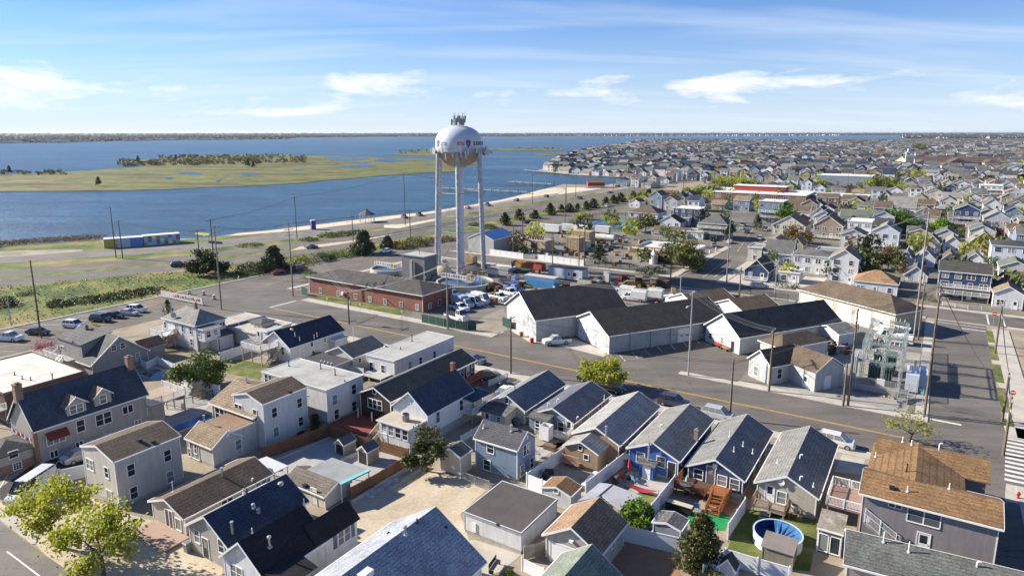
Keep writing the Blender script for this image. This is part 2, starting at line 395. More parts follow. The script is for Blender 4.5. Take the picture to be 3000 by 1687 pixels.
def stairs_mb(mb,x0,x1,y0,y1,z0,z1,n,mi=0):           # rises from y0 to y1
 for i in range(n):
  ya = y0 + (y1 - y0) * i / n;yb = y0 + (y1 - y0) * (i + 1) / n;z = z0 + (z1 - z0) * (i + 1) / n
  mb.box(x0,x1,min(ya,yb),max(ya,yb),z - 0.05,z,mi)
 for x in (x0,x1): mb.add([(x - 0.03,y0,z0),(x - 0.03,y1,z1 - 0.25),(x - 0.03,y1,z1),(x - 0.03,y0,z0 + 0.25),(x + 0.03,y0,z0),(x + 0.03,y1,z1 - 0.25),(x + 0.03,y1,z1),(x + 0.03,y0,z0 + 0.25)],
  [(0,1,2,3),(7,6,5,4),(0,4,5,1),(2,6,7,3),(1,5,6,2),(0,3,7,4)],mi)
class House:
 """Rectangular building. Local x runs along the front, y to the back, origin at the middle of the footprint on the ground.
    right/left/far: photo pixels of the front-right, front-left and back-right eave corners; base: ground pixel under the front-right corner."""
 def __init__(s,name,label,cat='house',right=None,left=None,far=None,base=None,basefar=None,h=2.6,w=None,d=None,rot=None,roof='y',ridge=None,rfar=None,lridge=None,
                 rise=None,wallm=None,roofm=None,trim=None,oh=0.3,group=None,found=0.35,foundm=None,center=None,split=None):
  s.rot = TH if rot is None else rot
  s.ax = Vector((math.cos(s.rot),math.sin(s.rot),0));s.ay = Vector((-math.sin(s.rot),math.cos(s.rot),0))
  def onplane(q,p0,nrm): r_ = ray(q);return CAMP + r_ * (nrm.dot(p0 - CAMP) / nrm.dot(r_))
  if center is None:
   if base is not None: h = zfit(P(base),(right or left)[1])
   if basefar is not None: h = zfit(P(basefar),far[1])
   cr = P(right,h) if right else None;cf = P(far,h) if far else None;cl = P(left,h) if left else None
   if cr is None and cf is not None and cl is None: cr = cf - s.ay * d
   if w is None:
    if cl is not None and right: w = (cr - cl).dot(s.ax)
    elif roof == 'y' and ridge and cl is None: ap = onplane(ridge,cr,s.ay);w = 2 * (cr - ap).dot(s.ax);rise = ap.z - h
    elif roof == 'y' and ridge: ap = onplane(ridge,cl,s.ay);w = 2 * (ap - cl).dot(s.ax);rise = ap.z - h
    elif rfar: ap = onplane(rfar,cf,s.ay);w = 2 * (cf - ap).dot(s.ax);rise = ap.z - h
    ridge = None if (rise is not None) else ridge
   if cr is None: cr = cl + s.ax * w
   if d is None:
    if cf is not None: d = (cf - cr).dot(s.ay)
    elif ridge: ap = onplane(ridge,cr,s.ax);d = 2 * (ap - cr).dot(s.ay);rise = ap.z - h;ridge = None
    elif lridge: ap = onplane(lridge,cl,s.ax);d = 2 * (ap - cl).dot(s.ay);rise = ap.z - h
   c = cr - s.ax * (w / 2) + s.ay * (d / 2)
  else: c = Vector((center[0],center[1],0))
  s.h = h;s.c = Vector((c.x,c.y,0));s.w = w - 2 * oh;s.d = d - 2 * oh;s.oh = oh;W,Dp = s.w,s.d
  s.trim = trim or WHITE;s.wallm = wallm;s.roofm = roofm
  s.e = thing(name,label,cat,s.c,s.rot,group)
  if ridge is not None and rise is None:
   lp = Vector((0,-Dp / 2 - oh,0)) if roof == 'y' else Vector((W / 2 + oh,0,0)) if roof == 'x' else Vector((0,0,0))
   rise = zfit(s.c + s.ax * lp.x + s.ay * lp.y,ridge[1]) - s.h
  s.rise = rise if rise is not None else 0.35;s.roof = roof;s.split = split or 0.0
  if DEBUG: print('HOUSE %-28s w%.1f d%.1f h%.2f rise%.2f at %.0f,%.0f' % (label[:28],w,d,h,s.rise,c.x,c.y))
  hh,r = s.h,s.rise;e = oh;hx,hy = W / 2,Dp / 2
  mb = MB()
  z0 = found
  if roof == 'y':
   sx = s.split * W
   mb.add([(-hx,-hy,z0),(hx,-hy,z0),(hx,-hy,hh),(sx,-hy,hh + r * 0.97),(-hx,-hy,hh),(-hx,hy,z0),(hx,hy,z0),(hx,hy,hh),(sx,hy,hh + r * 0.97),(-hx,hy,hh)],
                   [(0,1,2,3,4),(9,8,7,6,5),(1,6,7,2),(5,0,4,9)])
  elif roof == 'x':
   mb.add([(-hx,-hy,z0),(-hx,hy,z0),(-hx,hy,hh),(-hx,0,hh + r * 0.97),(-hx,-hy,hh),(hx,-hy,z0),(hx,hy,z0),(hx,hy,hh),(hx,0,hh + r * 0.97),(hx,-hy,hh)],
                   [(4,3,2,1,0),(5,6,7,8,9),(0,5,9,4),(6,1,2,7)])
  else: mb.box(-hx,hx,-hy,hy,z0,hh - 0.02)
  mb.build('wall',wallm,s.e)
  if found > 0.05: MB().box(-hx + 0.03,hx - 0.03,-hy + 0.03,hy - 0.03,-0.05,found).build('foundation',foundm or BLOCK,s.e)
  t = 0.13;s.planes = [];rb = MB();tb = MB()
  def slope(q): s.planes.append([Vector(p) for p in q]);rb.slab(q,t)
  X0,X1,Y0,Y1 = -hx - e,hx + e,-hy - e,hy + e
  zt = hh + t
  if roof == 'y':
   sx = s.split * W;ze = zt - e * r / (hx - sx + 1e-6) * 0.6;zr = zt + r;zl = zt - e * r / (hx + sx + 1e-6) * 0.6
   slope([(sx,Y0,zr),(X0,Y0,zl),(X0,Y1,zl),(sx,Y1,zr)][::-1]);slope([(sx,Y0,zr),(sx,Y1,zr),(X1,Y1,ze),(X1,Y0,ze)][::-1])
   for y,k in ((Y0,-1),(Y1,1)):                  # rake boards
    for xa,za in ((X0,zl),(X1,ze)):
     y2 = y + k * 0.035;a = [(sx,zr + 0.02),(xa,za + 0.02),(xa,za - 0.2),(sx,zr - 0.2)]
     tb.add([(p,y,q) for p,q in a] + [(p,y2,q) for p,q in a],[(0,1,2,3),(7,6,5,4),(0,4,5,1),(1,5,6,2),(2,6,7,3),(3,7,4,0)])
   tb.box(X1 + 0.002,X1 + 0.10,Y0,Y1,ze - 0.17,ze - 0.01);tb.box(X0 - 0.10,X0 - 0.002,Y0,Y1,zl - 0.17,zl - 0.01)
   s.apex = zr
  elif roof == 'x':
   ze = zt - e * r / hy * 0.6;zr = zt + r
   slope([(X0,Y0,ze),(X1,Y0,ze),(X1,0,zr),(X0,0,zr)]);slope([(X0,0,zr),(X1,0,zr),(X1,Y1,ze),(X0,Y1,ze)])
   for x,k in ((X0,-1),(X1,1)):
    for ya in (Y0,Y1):
     x2 = x + k * 0.035;a = [(0,zr + 0.02),(ya,ze + 0.02),(ya,ze - 0.2),(0,zr - 0.2)]
     tb.add([(x,p,q) for p,q in a] + [(x2,p,q) for p,q in a],[(0,1,2,3),(7,6,5,4),(0,4,5,1),(1,5,6,2),(2,6,7,3),(3,7,4,0)])
   tb.box(X0,X1,Y0 - 0.10,Y0 - 0.002,ze - 0.17,ze - 0.01);tb.box(X0,X1,Y1 + 0.002,Y1 + 0.10,ze - 0.17,ze - 0.01)
   s.apex = zr
  elif roof == 'hip':
   zr = zt + r;k = min(hx,hy) + e;ze = zt
   a,b = ((X0 + k,0,zr),(X1 - k,0,zr)) if hx >= hy else ((0,Y0 + k,zr),(0,Y1 - k,zr))
   if hx >= hy:
    slope([(X0,Y0,ze),(X1,Y0,ze),b,a]);slope([(X1,Y1,ze),(X0,Y1,ze),a,b]);slope([(X1,Y0,ze),(X1,Y1,ze),b]);slope([(X0,Y1,ze),(X0,Y0,ze),a])
   else:
    slope([(X0,Y0,ze),(X1,Y0,ze),a]);slope([(X1,Y1,ze),(X0,Y1,ze),b]);slope([(X1,Y0,ze),(X1,Y1,ze),b,a]);slope([(X0,Y1,ze),(X0,Y0,ze),a,b])
   tb.box(X1 + 0.002,X1 + 0.09,Y0,Y1,ze - 0.17,ze - 0.01);tb.box(X0 - 0.09,X0 - 0.002,Y0,Y1,ze - 0.17,ze - 0.01)
   tb.box(X0,X1,Y0 - 0.09,Y0 - 0.002,ze - 0.17,ze - 0.01);tb.box(X0,X1,Y1 + 0.002,Y1 + 0.09,ze - 0.17,ze - 0.01)
   s.apex = zr
  elif roof == 'shed':                                   # rise given to the back edge
   slope([(X0,Y0,zt),(X1,Y0,zt),(X1,Y1,zt + r),(X0,Y1,zt + r)])
   mb2 = MB();mb2.add([(hx,-hy,hh),(hx,hy,hh),(hx,hy,hh + r * 0.97),(-hx,-hy,hh),(-hx,hy,hh),(-hx,hy,hh + r * 0.97)],[(0,1,2),(5,4,3),(1,4,5,2)]);mb2.build('wall',wallm,s.e)
   tb.box(X0,X1,Y0 - 0.06,Y0 - 0.002,zt - 0.17,zt - 0.01)
   s.apex = zt + r
  elif roof == 'flat':
   slope([(X0,Y0,zt),(X1,Y0,zt),(X1,Y1,zt),(X0,Y1,zt)])
   p = 0.06 if rise is None else rise
   for a in ((X0,X1,Y0,Y0 + 0.12),(X0,X1,Y1 - 0.12,Y1),(X0,X0 + 0.12,Y0 + 0.12,Y1 - 0.12),(X1 - 0.12,X1,Y0 + 0.12,Y1 - 0.12)): tb.box(*a,zt - t - 0.06,zt + p)
   s.apex = zt
  s.roofo = rb.build('roof',roofm,s.e)
  if found >= 0 and oh < 0.6:
   for x in (-hx,hx): tb.box(x - 0.05,x + 0.05,-hy - 0.035,-hy + 0.05,z0,hh);tb.box(x - 0.05,x + 0.05,hy - 0.05,hy + 0.035,z0,hh)
  tb.build('trim',s.trim,s.e)
 def to_local(s,p):
  q = Vector(p) - s.c;return Vector((q.dot(s.ax),q.dot(s.ay),q.z))
 def world(s,l): return s.c + s.ax * l[0] + s.ay * l[1] + Vector((0,0,l[2]))
 def hit(s,face,q):
  o = s.to_local(CAMP);r = ray(q);r = Vector((r.dot(s.ax),r.dot(s.ay),r.z))
  if face in 'FB': t = ((-s.d / 2 if face == 'F' else s.d / 2) - o.y) / r.y
  else: t = ((s.w / 2 if face == 'R' else -s.w / 2) - o.x) / r.x
  return o + r * t
 def place(s,face,a,z,off=0.0):
  return {'F': (a,-s.d / 2 - off,z),'B': (-a,s.d / 2 + off,z),'R': (s.w / 2 + off,a,z),'L': (-s.w / 2 - off,-a,z)}[face]
 def win(s,face,q,w=0.8,h=1.25,style='dh',trim=None):
  p = s.hit(face,q);a = p.x if face in 'FB' else p.y
  lim = (s.w if face in 'FB' else s.d) / 2 - w / 2 - 0.12;a = max(-lim,min(lim,a));z = max(0.25,p.z - h / 2)
  return add_window(s.e,s.place(face,a if face in 'FR' else -a,z),FACE_ROT[face],w,h,style,trim or s.trim)
 def wins(s,face,qs,w=0.8,h=1.25,style='dh',trim=None):
  for q in qs: s.win(face,q,w,h,style,trim)
 def win_at(s,face,a,z,w=0.8,h=1.25,style='dh'): return add_window(s.e,s.place(face,a,z),FACE_ROT[face],w,h,style,s.trim)
 def door(s,face,q,w=0.9,h=2.0,m=None,lite=True,z=None):
  p = s.hit(face,q);a = p.x if face in 'FB' else p.y
  return add_door(s.e,s.place(face,a if face in 'FR' else -a,max(0.1,p.z - h / 2) if z is None else z),FACE_ROT[face],w,h,m,lite)
 def garage(s,face,q,w=2.6,h=3.0,rows=5,lites=2,m=None):
  p = s.hit(face,q);a = p.x if face in 'FB' else p.y
  return add_garage_door(s.e,s.place(face,a if face in 'FR' else -a,0.02),FACE_ROT[face],w,h,rows,lites,m)
 def roof_hit(s,q):
  o = s.to_local(CAMP);r = ray(q);r = Vector((r.dot(s.ax),r.dot(s.ay),r.z));best = None
  for pl in s.planes:
   nrm = (pl[1] - pl[0]).cross(pl[2] - pl[0])
   if abs(nrm.dot(r)) < 1e-9: continue
   t = nrm.dot(pl[0] - o) / nrm.dot(r);p = o + r * t
   xs = [v.x for v in pl];ys = [v.y for v in pl]
   if min(xs) - 0.3 <= p.x <= max(xs) + 0.3 and min(ys) - 0.3 <= p.y <= max(ys) + 0.3 and (best is None or t < best[0]): best = (t,p)
  return best[1] if best else Vector((0,0,s.apex))
 def vent(s,q,kind='pipe',h=0.55):
  p = s.roof_hit(q);add_vent(s.e,p,kind,h)
 def vents(s,qs,kind='pipe',h=0.55):
  for q in qs: s.vent(q,kind,h)
 def chimney(s,q,w=0.6,h=1.3,m=None):
  p = s.roof_hit(q);mb = MB();mb.box(-w / 2,w / 2,-w / 2,w / 2,-0.8,h);mb.box(-w / 2 - 0.06,w / 2 + 0.06,-w / 2 - 0.06,w / 2 + 0.06,h,h + 0.12);mb.box(-w / 4,w / 4,-w / 4,w / 4,h + 0.12,h + 0.3)
  return mb.build('chimney',m or CHIMB,s.e,p)
 def gablevent(s,face,q,w=0.45,h=0.6):
  p = s.hit(face,q);a = p.x if face in 'FB' else p.y
  MB().box(-w / 2,w / 2,-0.04,0.02,0,h).build('gable_vent',s.trim,s.e,s.place(face,a,p.z - h / 2),FACE_ROT[face])
 def deck(s,x0,x1,y0,y1,z,rails='FLR',m=None,railm=None,posts=True,name='deck',t=0.15,rh=0.95):
  mb = MB();mb.box(x0,x1,y0,y1,z - t,z)
  if posts:
   for x in (x0 + 0.15,x1 - 0.15):
    for y in (y0 + 0.15,y1 - 0.15): mb.box(x - 0.07,x + 0.07,y - 0.07,y + 0.07,0,z - t)
   if x1 - x0 > 4:
    for y in (y0 + 0.15,y1 - 0.15): mb.box((x0 + x1) / 2 - 0.07,(x0 + x1) / 2 + 0.07,y - 0.07,y + 0.07,0,z - t)
  o = mb.build(name,m or DECKG,s.e)
  for k in rails:
   rb = MB();a,b = {'F': ((x0,y0,z),(x1,y0,z)),'B': ((x0,y1,z),(x1,y1,z)),'L': ((x0,y0,z),(x0,y1,z)),'R': ((x1,y0,z),(x1,y1,z))}[k]
   rail_mb(rb,a,b,rh);rb.build('railing',railm or WHITE,o)
  return o
 def stairs(s,x0,x1,y0,y1,z0,z1,n=8,m=None,railm=None):
  mb = MB();stairs_mb(mb,x0,x1,y0,y1,z0,z1,n);o = mb.build('stairs',m or DECKG,s.e)
  if railm is not None:
   for x in (x0,x1): rb = MB();rail_mb(rb,(x,y0,z0),(x,y1,z1),0.9);rb.build('railing',railm,o)
  return o
 def boxpart(s,name,m,x0,x1,y0,y1,z0,z1): return MB().box(x0,x1,y0,y1,z0,z1).build(name,m,s.e)
 def wing(s,x0,x1,y0,y1,h,roof='flat',rise=0.8,wallm=None,roofm=None,oh=0.25,z0=0.0,axis='y',tr=True):
  """lower or upper extension that belongs to the house"""
  wm = wallm or s.wallm;rm = roofm or s.roofm;mb = MB();mb.box(x0,x1,y0,y1,z0,h);rb = MB();tb = MB()
  X0,X1,Y0,Y1 = x0 - oh,x1 + oh,y0 - oh,y1 + oh;t = 0.12;zt = h + t
  cx,cy = (x0 + x1) / 2,(y0 + y1) / 2
  if roof == 'flat':
   q = [(X0,Y0,zt),(X1,Y0,zt),(X1,Y1,zt),(X0,Y1,zt)];rb.slab(q,t);s.planes.append([Vector(p) for p in q])
   tb.box(X0,X1,Y0 - 0.05,Y0 - 0.002,zt - 0.16,zt + 0.03);tb.box(X1 + 0.002,X1 + 0.05,Y0,Y1,zt - 0.16,zt + 0.03)
  elif roof == 'gable':
   if axis == 'y':
    mb.add([(x0,y0,h),(x1,y0,h),(cx,y0,h + rise * 0.97)],[(0,1,2)]);mb.add([(x0,y1,h),(x1,y1,h),(cx,y1,h + rise * 0.97)],[(2,1,0)])
    for q in ([(X0,Y0,zt),(cx,Y0,zt + rise),(cx,Y1,zt + rise),(X0,Y1,zt)][::-1],[(cx,Y0,zt + rise),(X1,Y0,zt),(X1,Y1,zt),(cx,Y1,zt + rise)]): rb.slab(q,t);s.planes.append([Vector(p) for p in q])
    for xa in (X0,X1): a = [(cx,zt + rise + 0.02),(xa,zt + 0.02),(xa,zt - 0.17),(cx,zt + rise - 0.17)];tb.add([(p,Y0,q) for p,q in a] + [(p,Y0 - 0.035,q) for p,q in a],[(0,1,2,3),(7,6,5,4),(0,4,5,1),(1,5,6,2),(2,6,7,3),(3,7,4,0)])
   else:
    mb.add([(x1,y0,h),(x1,y1,h),(x1,cy,h + rise * 0.97)],[(0,1,2)]);mb.add([(x0,y0,h),(x0,y1,h),(x0,cy,h + rise * 0.97)],[(2,1,0)])
    for q in ([(X0,Y0,zt),(X1,Y0,zt),(X1,cy,zt + rise),(X0,cy,zt + rise)],[(X0,cy,zt + rise),(X1,cy,zt + rise),(X1,Y1,zt),(X0,Y1,zt)]): rb.slab(q,t);s.planes.append([Vector(p) for p in q])
    for ya in (Y0,Y1): a = [(cy,zt + rise + 0.02),(ya,zt + 0.02),(ya,zt - 0.17),(cy,zt + rise - 0.17)];tb.add([(X1,p,q) for p,q in a] + [(X1 + 0.035,p,q) for p,q in a],[(0,1,2,3),(7,6,5,4),(0,4,5,1),(1,5,6,2),(2,6,7,3),(3,7,4,0)])
  elif roof == 'shed':                                   # falls to the front (axis y) or to the right (axis x)
   q = [(X0,Y0,zt),(X1,Y0,zt),(X1,Y1,zt + rise),(X0,Y1,zt + rise)] if axis == 'y' else [(X0,Y0,zt + rise),(X1,Y0,zt),(X1,Y1,zt),(X0,Y1,zt + rise)]
   rb.slab(q,t);s.planes.append([Vector(p) for p in q])
   if axis == 'y': mb.add([(x1,y0,h),(x1,y1,h),(x1,y1,h + rise * 0.95),(x0,y0,h),(x0,y1,h),(x0,y1,h + rise * 0.95)],[(0,1,2),(5,4,3),(1,4,5,2)])
   else: mb.add([(x0,y0,h),(x0,y0,h + rise * 0.95),(x1,y0,h),(x0,y1,h),(x0,y1,h + rise * 0.95),(x1,y1,h)],[(0,2,1),(3,4,5),(0,1,4,3)])
  elif roof == 'hip':
   k = min(X1 - X0,Y1 - Y0) / 2;a,b = ((X0 + k,cy,zt + rise),(X1 - k,cy,zt + rise)) if X1 - X0 >= Y1 - Y0 else ((cx,Y0 + k,zt + rise),(cx,Y1 - k,zt + rise))
   A_,B_,C_,D_ = (X0,Y0,zt),(X1,Y0,zt),(X1,Y1,zt),(X0,Y1,zt)
   for q in ([[A_,B_,b,a],[C_,D_,a,b],[B_,C_,b],[D_,A_,a]] if X1 - X0 >= Y1 - Y0 else [[A_,B_,a],[C_,D_,b],[B_,C_,b,a],[D_,A_,a,b]]): rb.slab(q,t);s.planes.append([Vector(p) for p in q])
  w_ = mb.build('wing',wm,s.e);rb.build('roof',rm,w_)
  if tb.v and tr: tb.build('trim',s.trim,w_)
  return w_
def add_vent(parent,p,kind='pipe',h=0.55):
 def mk():
  mb = MB()
  if kind == 'pipe': mb.tube([(0,0,-0.1),(0,0,h)],0.055,8);mb.tube([(0,0,-0.06),(0,0,0.06)],0.13,8)
  elif kind == 'dark': mb.tube([(0,0,-0.1),(0,0,h)],0.07,8);mb.tube([(0,0,-0.06),(0,0,0.06)],0.15,8)
  elif kind == 'cap': mb.tube([(0,0,-0.1),(0,0,h)],0.09,10);mb.lathe([(0.09,h),(0.2,h),(0.17,h + 0.14),(0.0,h + 0.2)],10);mb.tube([(0,0,-0.08),(0,0,0.08)],0.22,10)
  elif kind == 'dome': mb.lathe([(0.3,-0.1),(0.3,0.12),(0.22,0.22),(0.0,0.26)],12)
  elif kind == 'elbow': mb.tube([(0,0,-0.1),(0,0,h),(0.1,0,h + 0.12),(0.28,0,h + 0.1)],0.07,8)
  elif kind == 'box': mb.box(-0.2,0.2,-0.2,0.2,-0.1,0.22);mb.box(-0.23,0.23,-0.23,0.23,0.22,0.27)
  elif kind == 'stack': mb.tube([(0,0,-0.1),(0,0,h)],0.11,10);mb.tube([(0,0,h),(0,0,h + 0.1)],0.17,10)
  return mb.mesh('roof_vent',BLACK if kind in ('dark','box') else STEEL if kind in ('stack','cap','dome') else WHITE)
 return obj('roof_vent',shared(WC,('v',kind,round(h,2)),mk),parent,p)
def ac_unit(parent,loc,s_=0.8,rot=0.0,name='air_conditioner',grp=None,label=None):
 def mk():
  a = MB();a.lathe([(0.0,0.05),(0.42,0.05),(0.44,0.1),(0.44,0.78),(0.40,0.84),(0.0,0.84)],14)
  for k in range(14): t = 2 * math.pi * (k + .5) / 14;a.box(0.43 * math.cos(t) - 0.02,0.43 * math.cos(t) + 0.02,0.43 * math.sin(t) - 0.02,0.43 * math.sin(t) + 0.02,0.12,0.76)
  g = MB()
  for r_ in (0.14,0.24,0.34): g.lathe([(r_ - 0.02,0.85),(r_ + 0.02,0.85),(r_ + 0.02,0.88),(r_ - 0.02,0.88),(r_ - 0.02,0.85)],14)
  g.box(-0.36,0.36,-0.02,0.02,0.85,0.875);g.box(-0.02,0.02,-0.36,0.36,0.85,0.875)
  return a.mesh('air_conditioner',paint((0.33,0.32,0.29),0.5,0.1)),g.mesh('fan_grille',BLACK)
 a,g = shared(WC,'ac',mk)
 o = obj(name,a,parent,loc,rot,(s_,s_,s_));obj('fan_grille',g,o);return o
def dish_part(parent,loc,rot=0.0,r=0.4):
 mb = MB();mb.tube([(0,0,-0.3),(0,0,0.25)],0.03,6)
 n = 12;vs = [(0,-0.06,0.3)]
 for k in range(n): t = 2 * math.pi * k / n;vs.append((r * math.cos(t),-0.2,0.3 + r * math.sin(t)))
 mb.add(vs,[(0,1 + k,1 + (k + 1) % n) for k in range(n)]);mb.tube([(0,-0.1,0.05),(0,-0.6,0.2)],0.02,5)
 return mb.build('satellite_dish',paint((0.5,0.5,0.5),0.4),parent,loc,rot)
# ------------------------------------------------------------------ ground, water, roads
M_ASPH = groundmat('asphalt',[(0.28,(0.105,0.096,0.087)),(0.5,(0.135,0.122,0.109)),(0.72,(0.172,0.154,0.136))],0.10,fine=(5,0.84,1.12),patch=(0.05,0.62,(0.088,0.082,0.076)),creek=(0.12,0.004,(0.05,0.048,0.046)),tracks=(0.5,(0.05,1.0,1),0.84,1.12),bmp=0.1)
M_ASPH2 = groundmat('worn_asphalt',[(0.28,(0.13,0.12,0.108)),(0.5,(0.175,0.162,0.145)),(0.72,(0.225,0.205,0.18))],0.10,fine=(4,0.86,1.1),patch=(0.09,0.60,(0.21,0.185,0.15)),creek=(0.1,0.004,(0.07,0.066,0.06)),tracks=(0.4,(0.08,1.0,1),0.88,1.1),bmp=0.1)
M_DKASPH = groundmat('dark_asphalt',[(0.3,(0.035,0.035,0.036)),(0.7,(0.06,0.058,0.055))],0.2,fine=(5,0.85,1.1),bmp=0.1)
M_LAND = groundmat('lot_ground',[(0.25,(0.20,0.165,0.12)),(0.5,(0.30,0.25,0.185)),(0.7,(0.38,0.32,0.24))],0.16,fine=(3.2,0.75,1.12),patch=(0.07,0.58,(0.16,0.155,0.06)))
M_SAND = groundmat('sand',[(0.28,(0.40,0.32,0.22)),(0.55,(0.50,0.42,0.30)),(0.75,(0.58,0.50,0.38))],0.22,fine=(2.6,0.72,1.14),bmp=0.5)
M_BEACH = groundmat('beach_sand',[(0.3,(0.50,0.42,0.31)),(0.7,(0.64,0.56,0.44))],0.08,fine=(1.2,0.85,1.08))
M_GRASS = groundmat('lawn',[(0.34,(0.06,0.085,0.018)),(0.5,(0.115,0.14,0.03)),(0.64,(0.22,0.19,0.075))],0.3,fine=(4,0.7,1.2),bmp=0.6)
M_DUNE = groundmat('dune_grass',[(0.36,(0.045,0.075,0.016)),(0.48,(0.115,0.155,0.028)),(0.57,(0.22,0.18,0.065)),(0.66,(0.33,0.25,0.12))],0.075,fine=(2.0,0.6,1.25),bmp=0.8)
M_GRAVEL = groundmat('gravel',[(0.3,(0.24,0.225,0.2)),(0.7,(0.38,0.355,0.31))],0.3,fine=(6,0.65,1.2),bmp=0.6,patch=(0.22,0.66,(0.13,0.15,0.05)))
M_PAVER = groundmat('pavers',[(0.3,(0.30,0.24,0.17)),(0.7,(0.42,0.34,0.25))],0.5,fine=(7,0.7,1.15),bmp=0.3)
M_REDPAVE = groundmat('red_pavers',[(0.3,(0.27,0.15,0.085)),(0.7,(0.36,0.21,0.125))],0.6,fine=(6,0.8,1.12),bmp=0.3)
M_PATIO = groundmat('grey_patio',[(0.3,(0.30,0.29,0.275)),(0.7,(0.42,0.40,0.375))],0.5,fine=(5,0.85,1.08),bmp=0.2)
M_TURF = groundmat('green_carpet',[(0.3,(0.01,0.17,0.055)),(0.7,(0.015,0.24,0.08))],0.8,fine=(5,0.85,1.1),bmp=0.2)
M_MARSH = groundmat('marsh_grass',[(0.38,(0.05,0.048,0.016)),(0.45,(0.095,0.11,0.02)),(0.51,(0.165,0.18,0.026)),(0.56,(0.12,0.09,0.035)),(0.63,(0.22,0.19,0.06))],0.022,fine=(0.09,0.45,1.25),stretch=(0.45,1.5,1),bmp=0,creek=(0.012,0.016,(0.03,0.04,0.045)))
M_FARLAND = groundmat('far_land',[(0.3,(0.05,0.065,0.03)),(0.7,(0.11,0.11,0.06))],0.004,bmp=0)
M_TOWN = groundmat('town_ground',[(0.3,(0.09,0.085,0.075)),(0.5,(0.17,0.155,0.125)),(0.68,(0.24,0.21,0.165))],0.05,fine=(0.8,0.7,1.15),patch=(0.05,0.60,(0.105,0.12,0.04)),bmp=0)
M_YEL = paint((0.62,0.36,0.05),0.7,0.2,key='yellow_paint')
M_WHT = paint((0.66,0.64,0.58),0.7,0.15,key='white_road_paint')
def watermat():
 m,nt,b = newmat('bay_water')
 col = ramp(nt,noise(nt,0.006,6,0.55,'World',(0.55,1.6,1),0.4),[(0.36,(0.012,0.046,0.082)),(0.52,(0.021,0.068,0.115)),(0.66,(0.042,0.10,0.152))])
 col = mixc(nt,0.9,col,ramp(nt,noise(nt,0.045,6,0.72,'World',(0.35,1.8,1),0.5),[(0.36,0.55),(0.5,1.0),(0.64,1.7)]),'MULTIPLY')
 col = mixc(nt,0.8,col,ramp(nt,noise(nt,0.30,3,0.7,'World',(0.5,1.6,1)),[(0.36,0.55),(0.5,1.0),(0.64,1.7)]),'MULTIPLY')
 lk(nt,col,b.inputs['Base Color']);b.inputs['Roughness'].default_value = 0.32;b.inputs['Specular IOR Level'].default_value = 0.32
 bump(nt,b,noise(nt,0.42,6,0.66,'World',(0.8,2.2,1)),0.9,0.9)
 return m
M_WATER = watermat()
def sheet(name,pts,m,z,kind='structure',parent=None):
 o = MB().poly([(p[0],p[1],z) for p in pts]).build(name,m,parent)
 if parent is None: o['kind'] = kind
 return o
def ccw(pts):
 a = sum(pts[i][0] * pts[(i + 1) % len(pts)][1] - pts[(i + 1) % len(pts)][0] * pts[i][1] for i in range(len(pts)))
 return pts if a > 0 else pts[::-1]
def usheet(name,u0,u1,v0,v1,m,z,parent=None): return sheet(name,[GUV(u0,v0),GUV(u1,v0),GUV(u1,v1),GUV(u0,v1)],m,z,parent=parent)
def psheet(name,qs,m,z,parent=None): return sheet(name,ccw([P(q) for q in qs]),m,z,parent=parent)
def uvsheet(name,uvs,m,z,parent=None): return sheet(name,ccw([GUV(*p) for p in uvs]),m,z,parent=parent)
def walk(name,u0,u1,v0,v1,z=0.12,m=None):
 o = MB().prism([GUV(u0,v0),GUV(u1,v0),GUV(u1,v1),GUV(u0,v1)],-0.05,z).build(name,m or CONC);o['kind'] = 'structure';return o
# bay
n = 96;wv = [(0,0,-0.45)] + [(45000 * math.cos(2 * math.pi * k / n),45000 * math.sin(2 * math.pi * k / n),-0.45) for k in range(n)]
wo = MB().add(wv,[(0,1 + k,1 + (k + 1) % n) for k in range(n)]).build('bay_water',M_WATER);wo['kind'] = 'structure'
# mainland: shoreline followed from near left to the far point, then round the town to the far right
shore = [ZL(-900,640),ZL(-300,575),ZL(0,552),ZL(500,515),ZL(960,487),ZL(1100,492),ZL(1240,470),ZL(1700,480),ZL(2000,470),ZM(0,478),ZM(350,448),ZM(700,405),ZM(1150,350),ZM(1600,297),ZM(2000,255),ZN(0,228),ZN(300,180),
         ZN(600,128),ZN(800,80),ZN(1000,28),ZX(250,612),ZX(420,575),ZX(520,548),ZX(760,556),ZX(930,560),ZX(1000,548),ZX(1080,545),ZX(1130,530),ZX(1300,530),ZX(1560,512),ZX(1640,498),
         ZX(1500,470),ZX(1200,478),ZX(1000,476),ZX(880,468),ZX(700,462),ZX(560,452),ZX(400,432),ZX(240,415),ZX(330,385),ZX(360,350),ZX(420,310),ZX(560,262),ZX(690,225),ZX(790,196),ZX(960,190),ZX(1060,172),ZX(1150,150),ZX(1230,128),ZX(1300,112),ZX(1700,104),
         ZX(2300,100),ZY(0,100),ZY(700,98),ZY(1250,104),ZY(1370,100),ZY(1400,88),ZY(1320,72),ZY(1360,58),ZY(1500,47),ZY(1800,40),ZY(2576,38)]
sp_ = [P(q) for q in shore]
land_pts = sp_ + [Vector((14000,11000,0)),Vector((14000,-600,0)),Vector((-900,-600,0)),Vector((-900,60,0))]
sheet('ground',ccw([(p.x,p.y) for p in land_pts]),M_LAND,0.0)
uvsheet('town_ground',[(-141,181),(260,181),(1200,420),(1200,700),(-100,700),(-140,560),(-141,360)],M_TOWN,0.004)
M_TOWN2 = groundmat('far_town_ground',[(0.3,(0.045,0.05,0.04)),(0.7,(0.11,0.105,0.085))],0.02,bmp=0)
fi = min(range(len(sp_)),key=lambda i: (sp_[i] - P(ZX(560,262))).length)
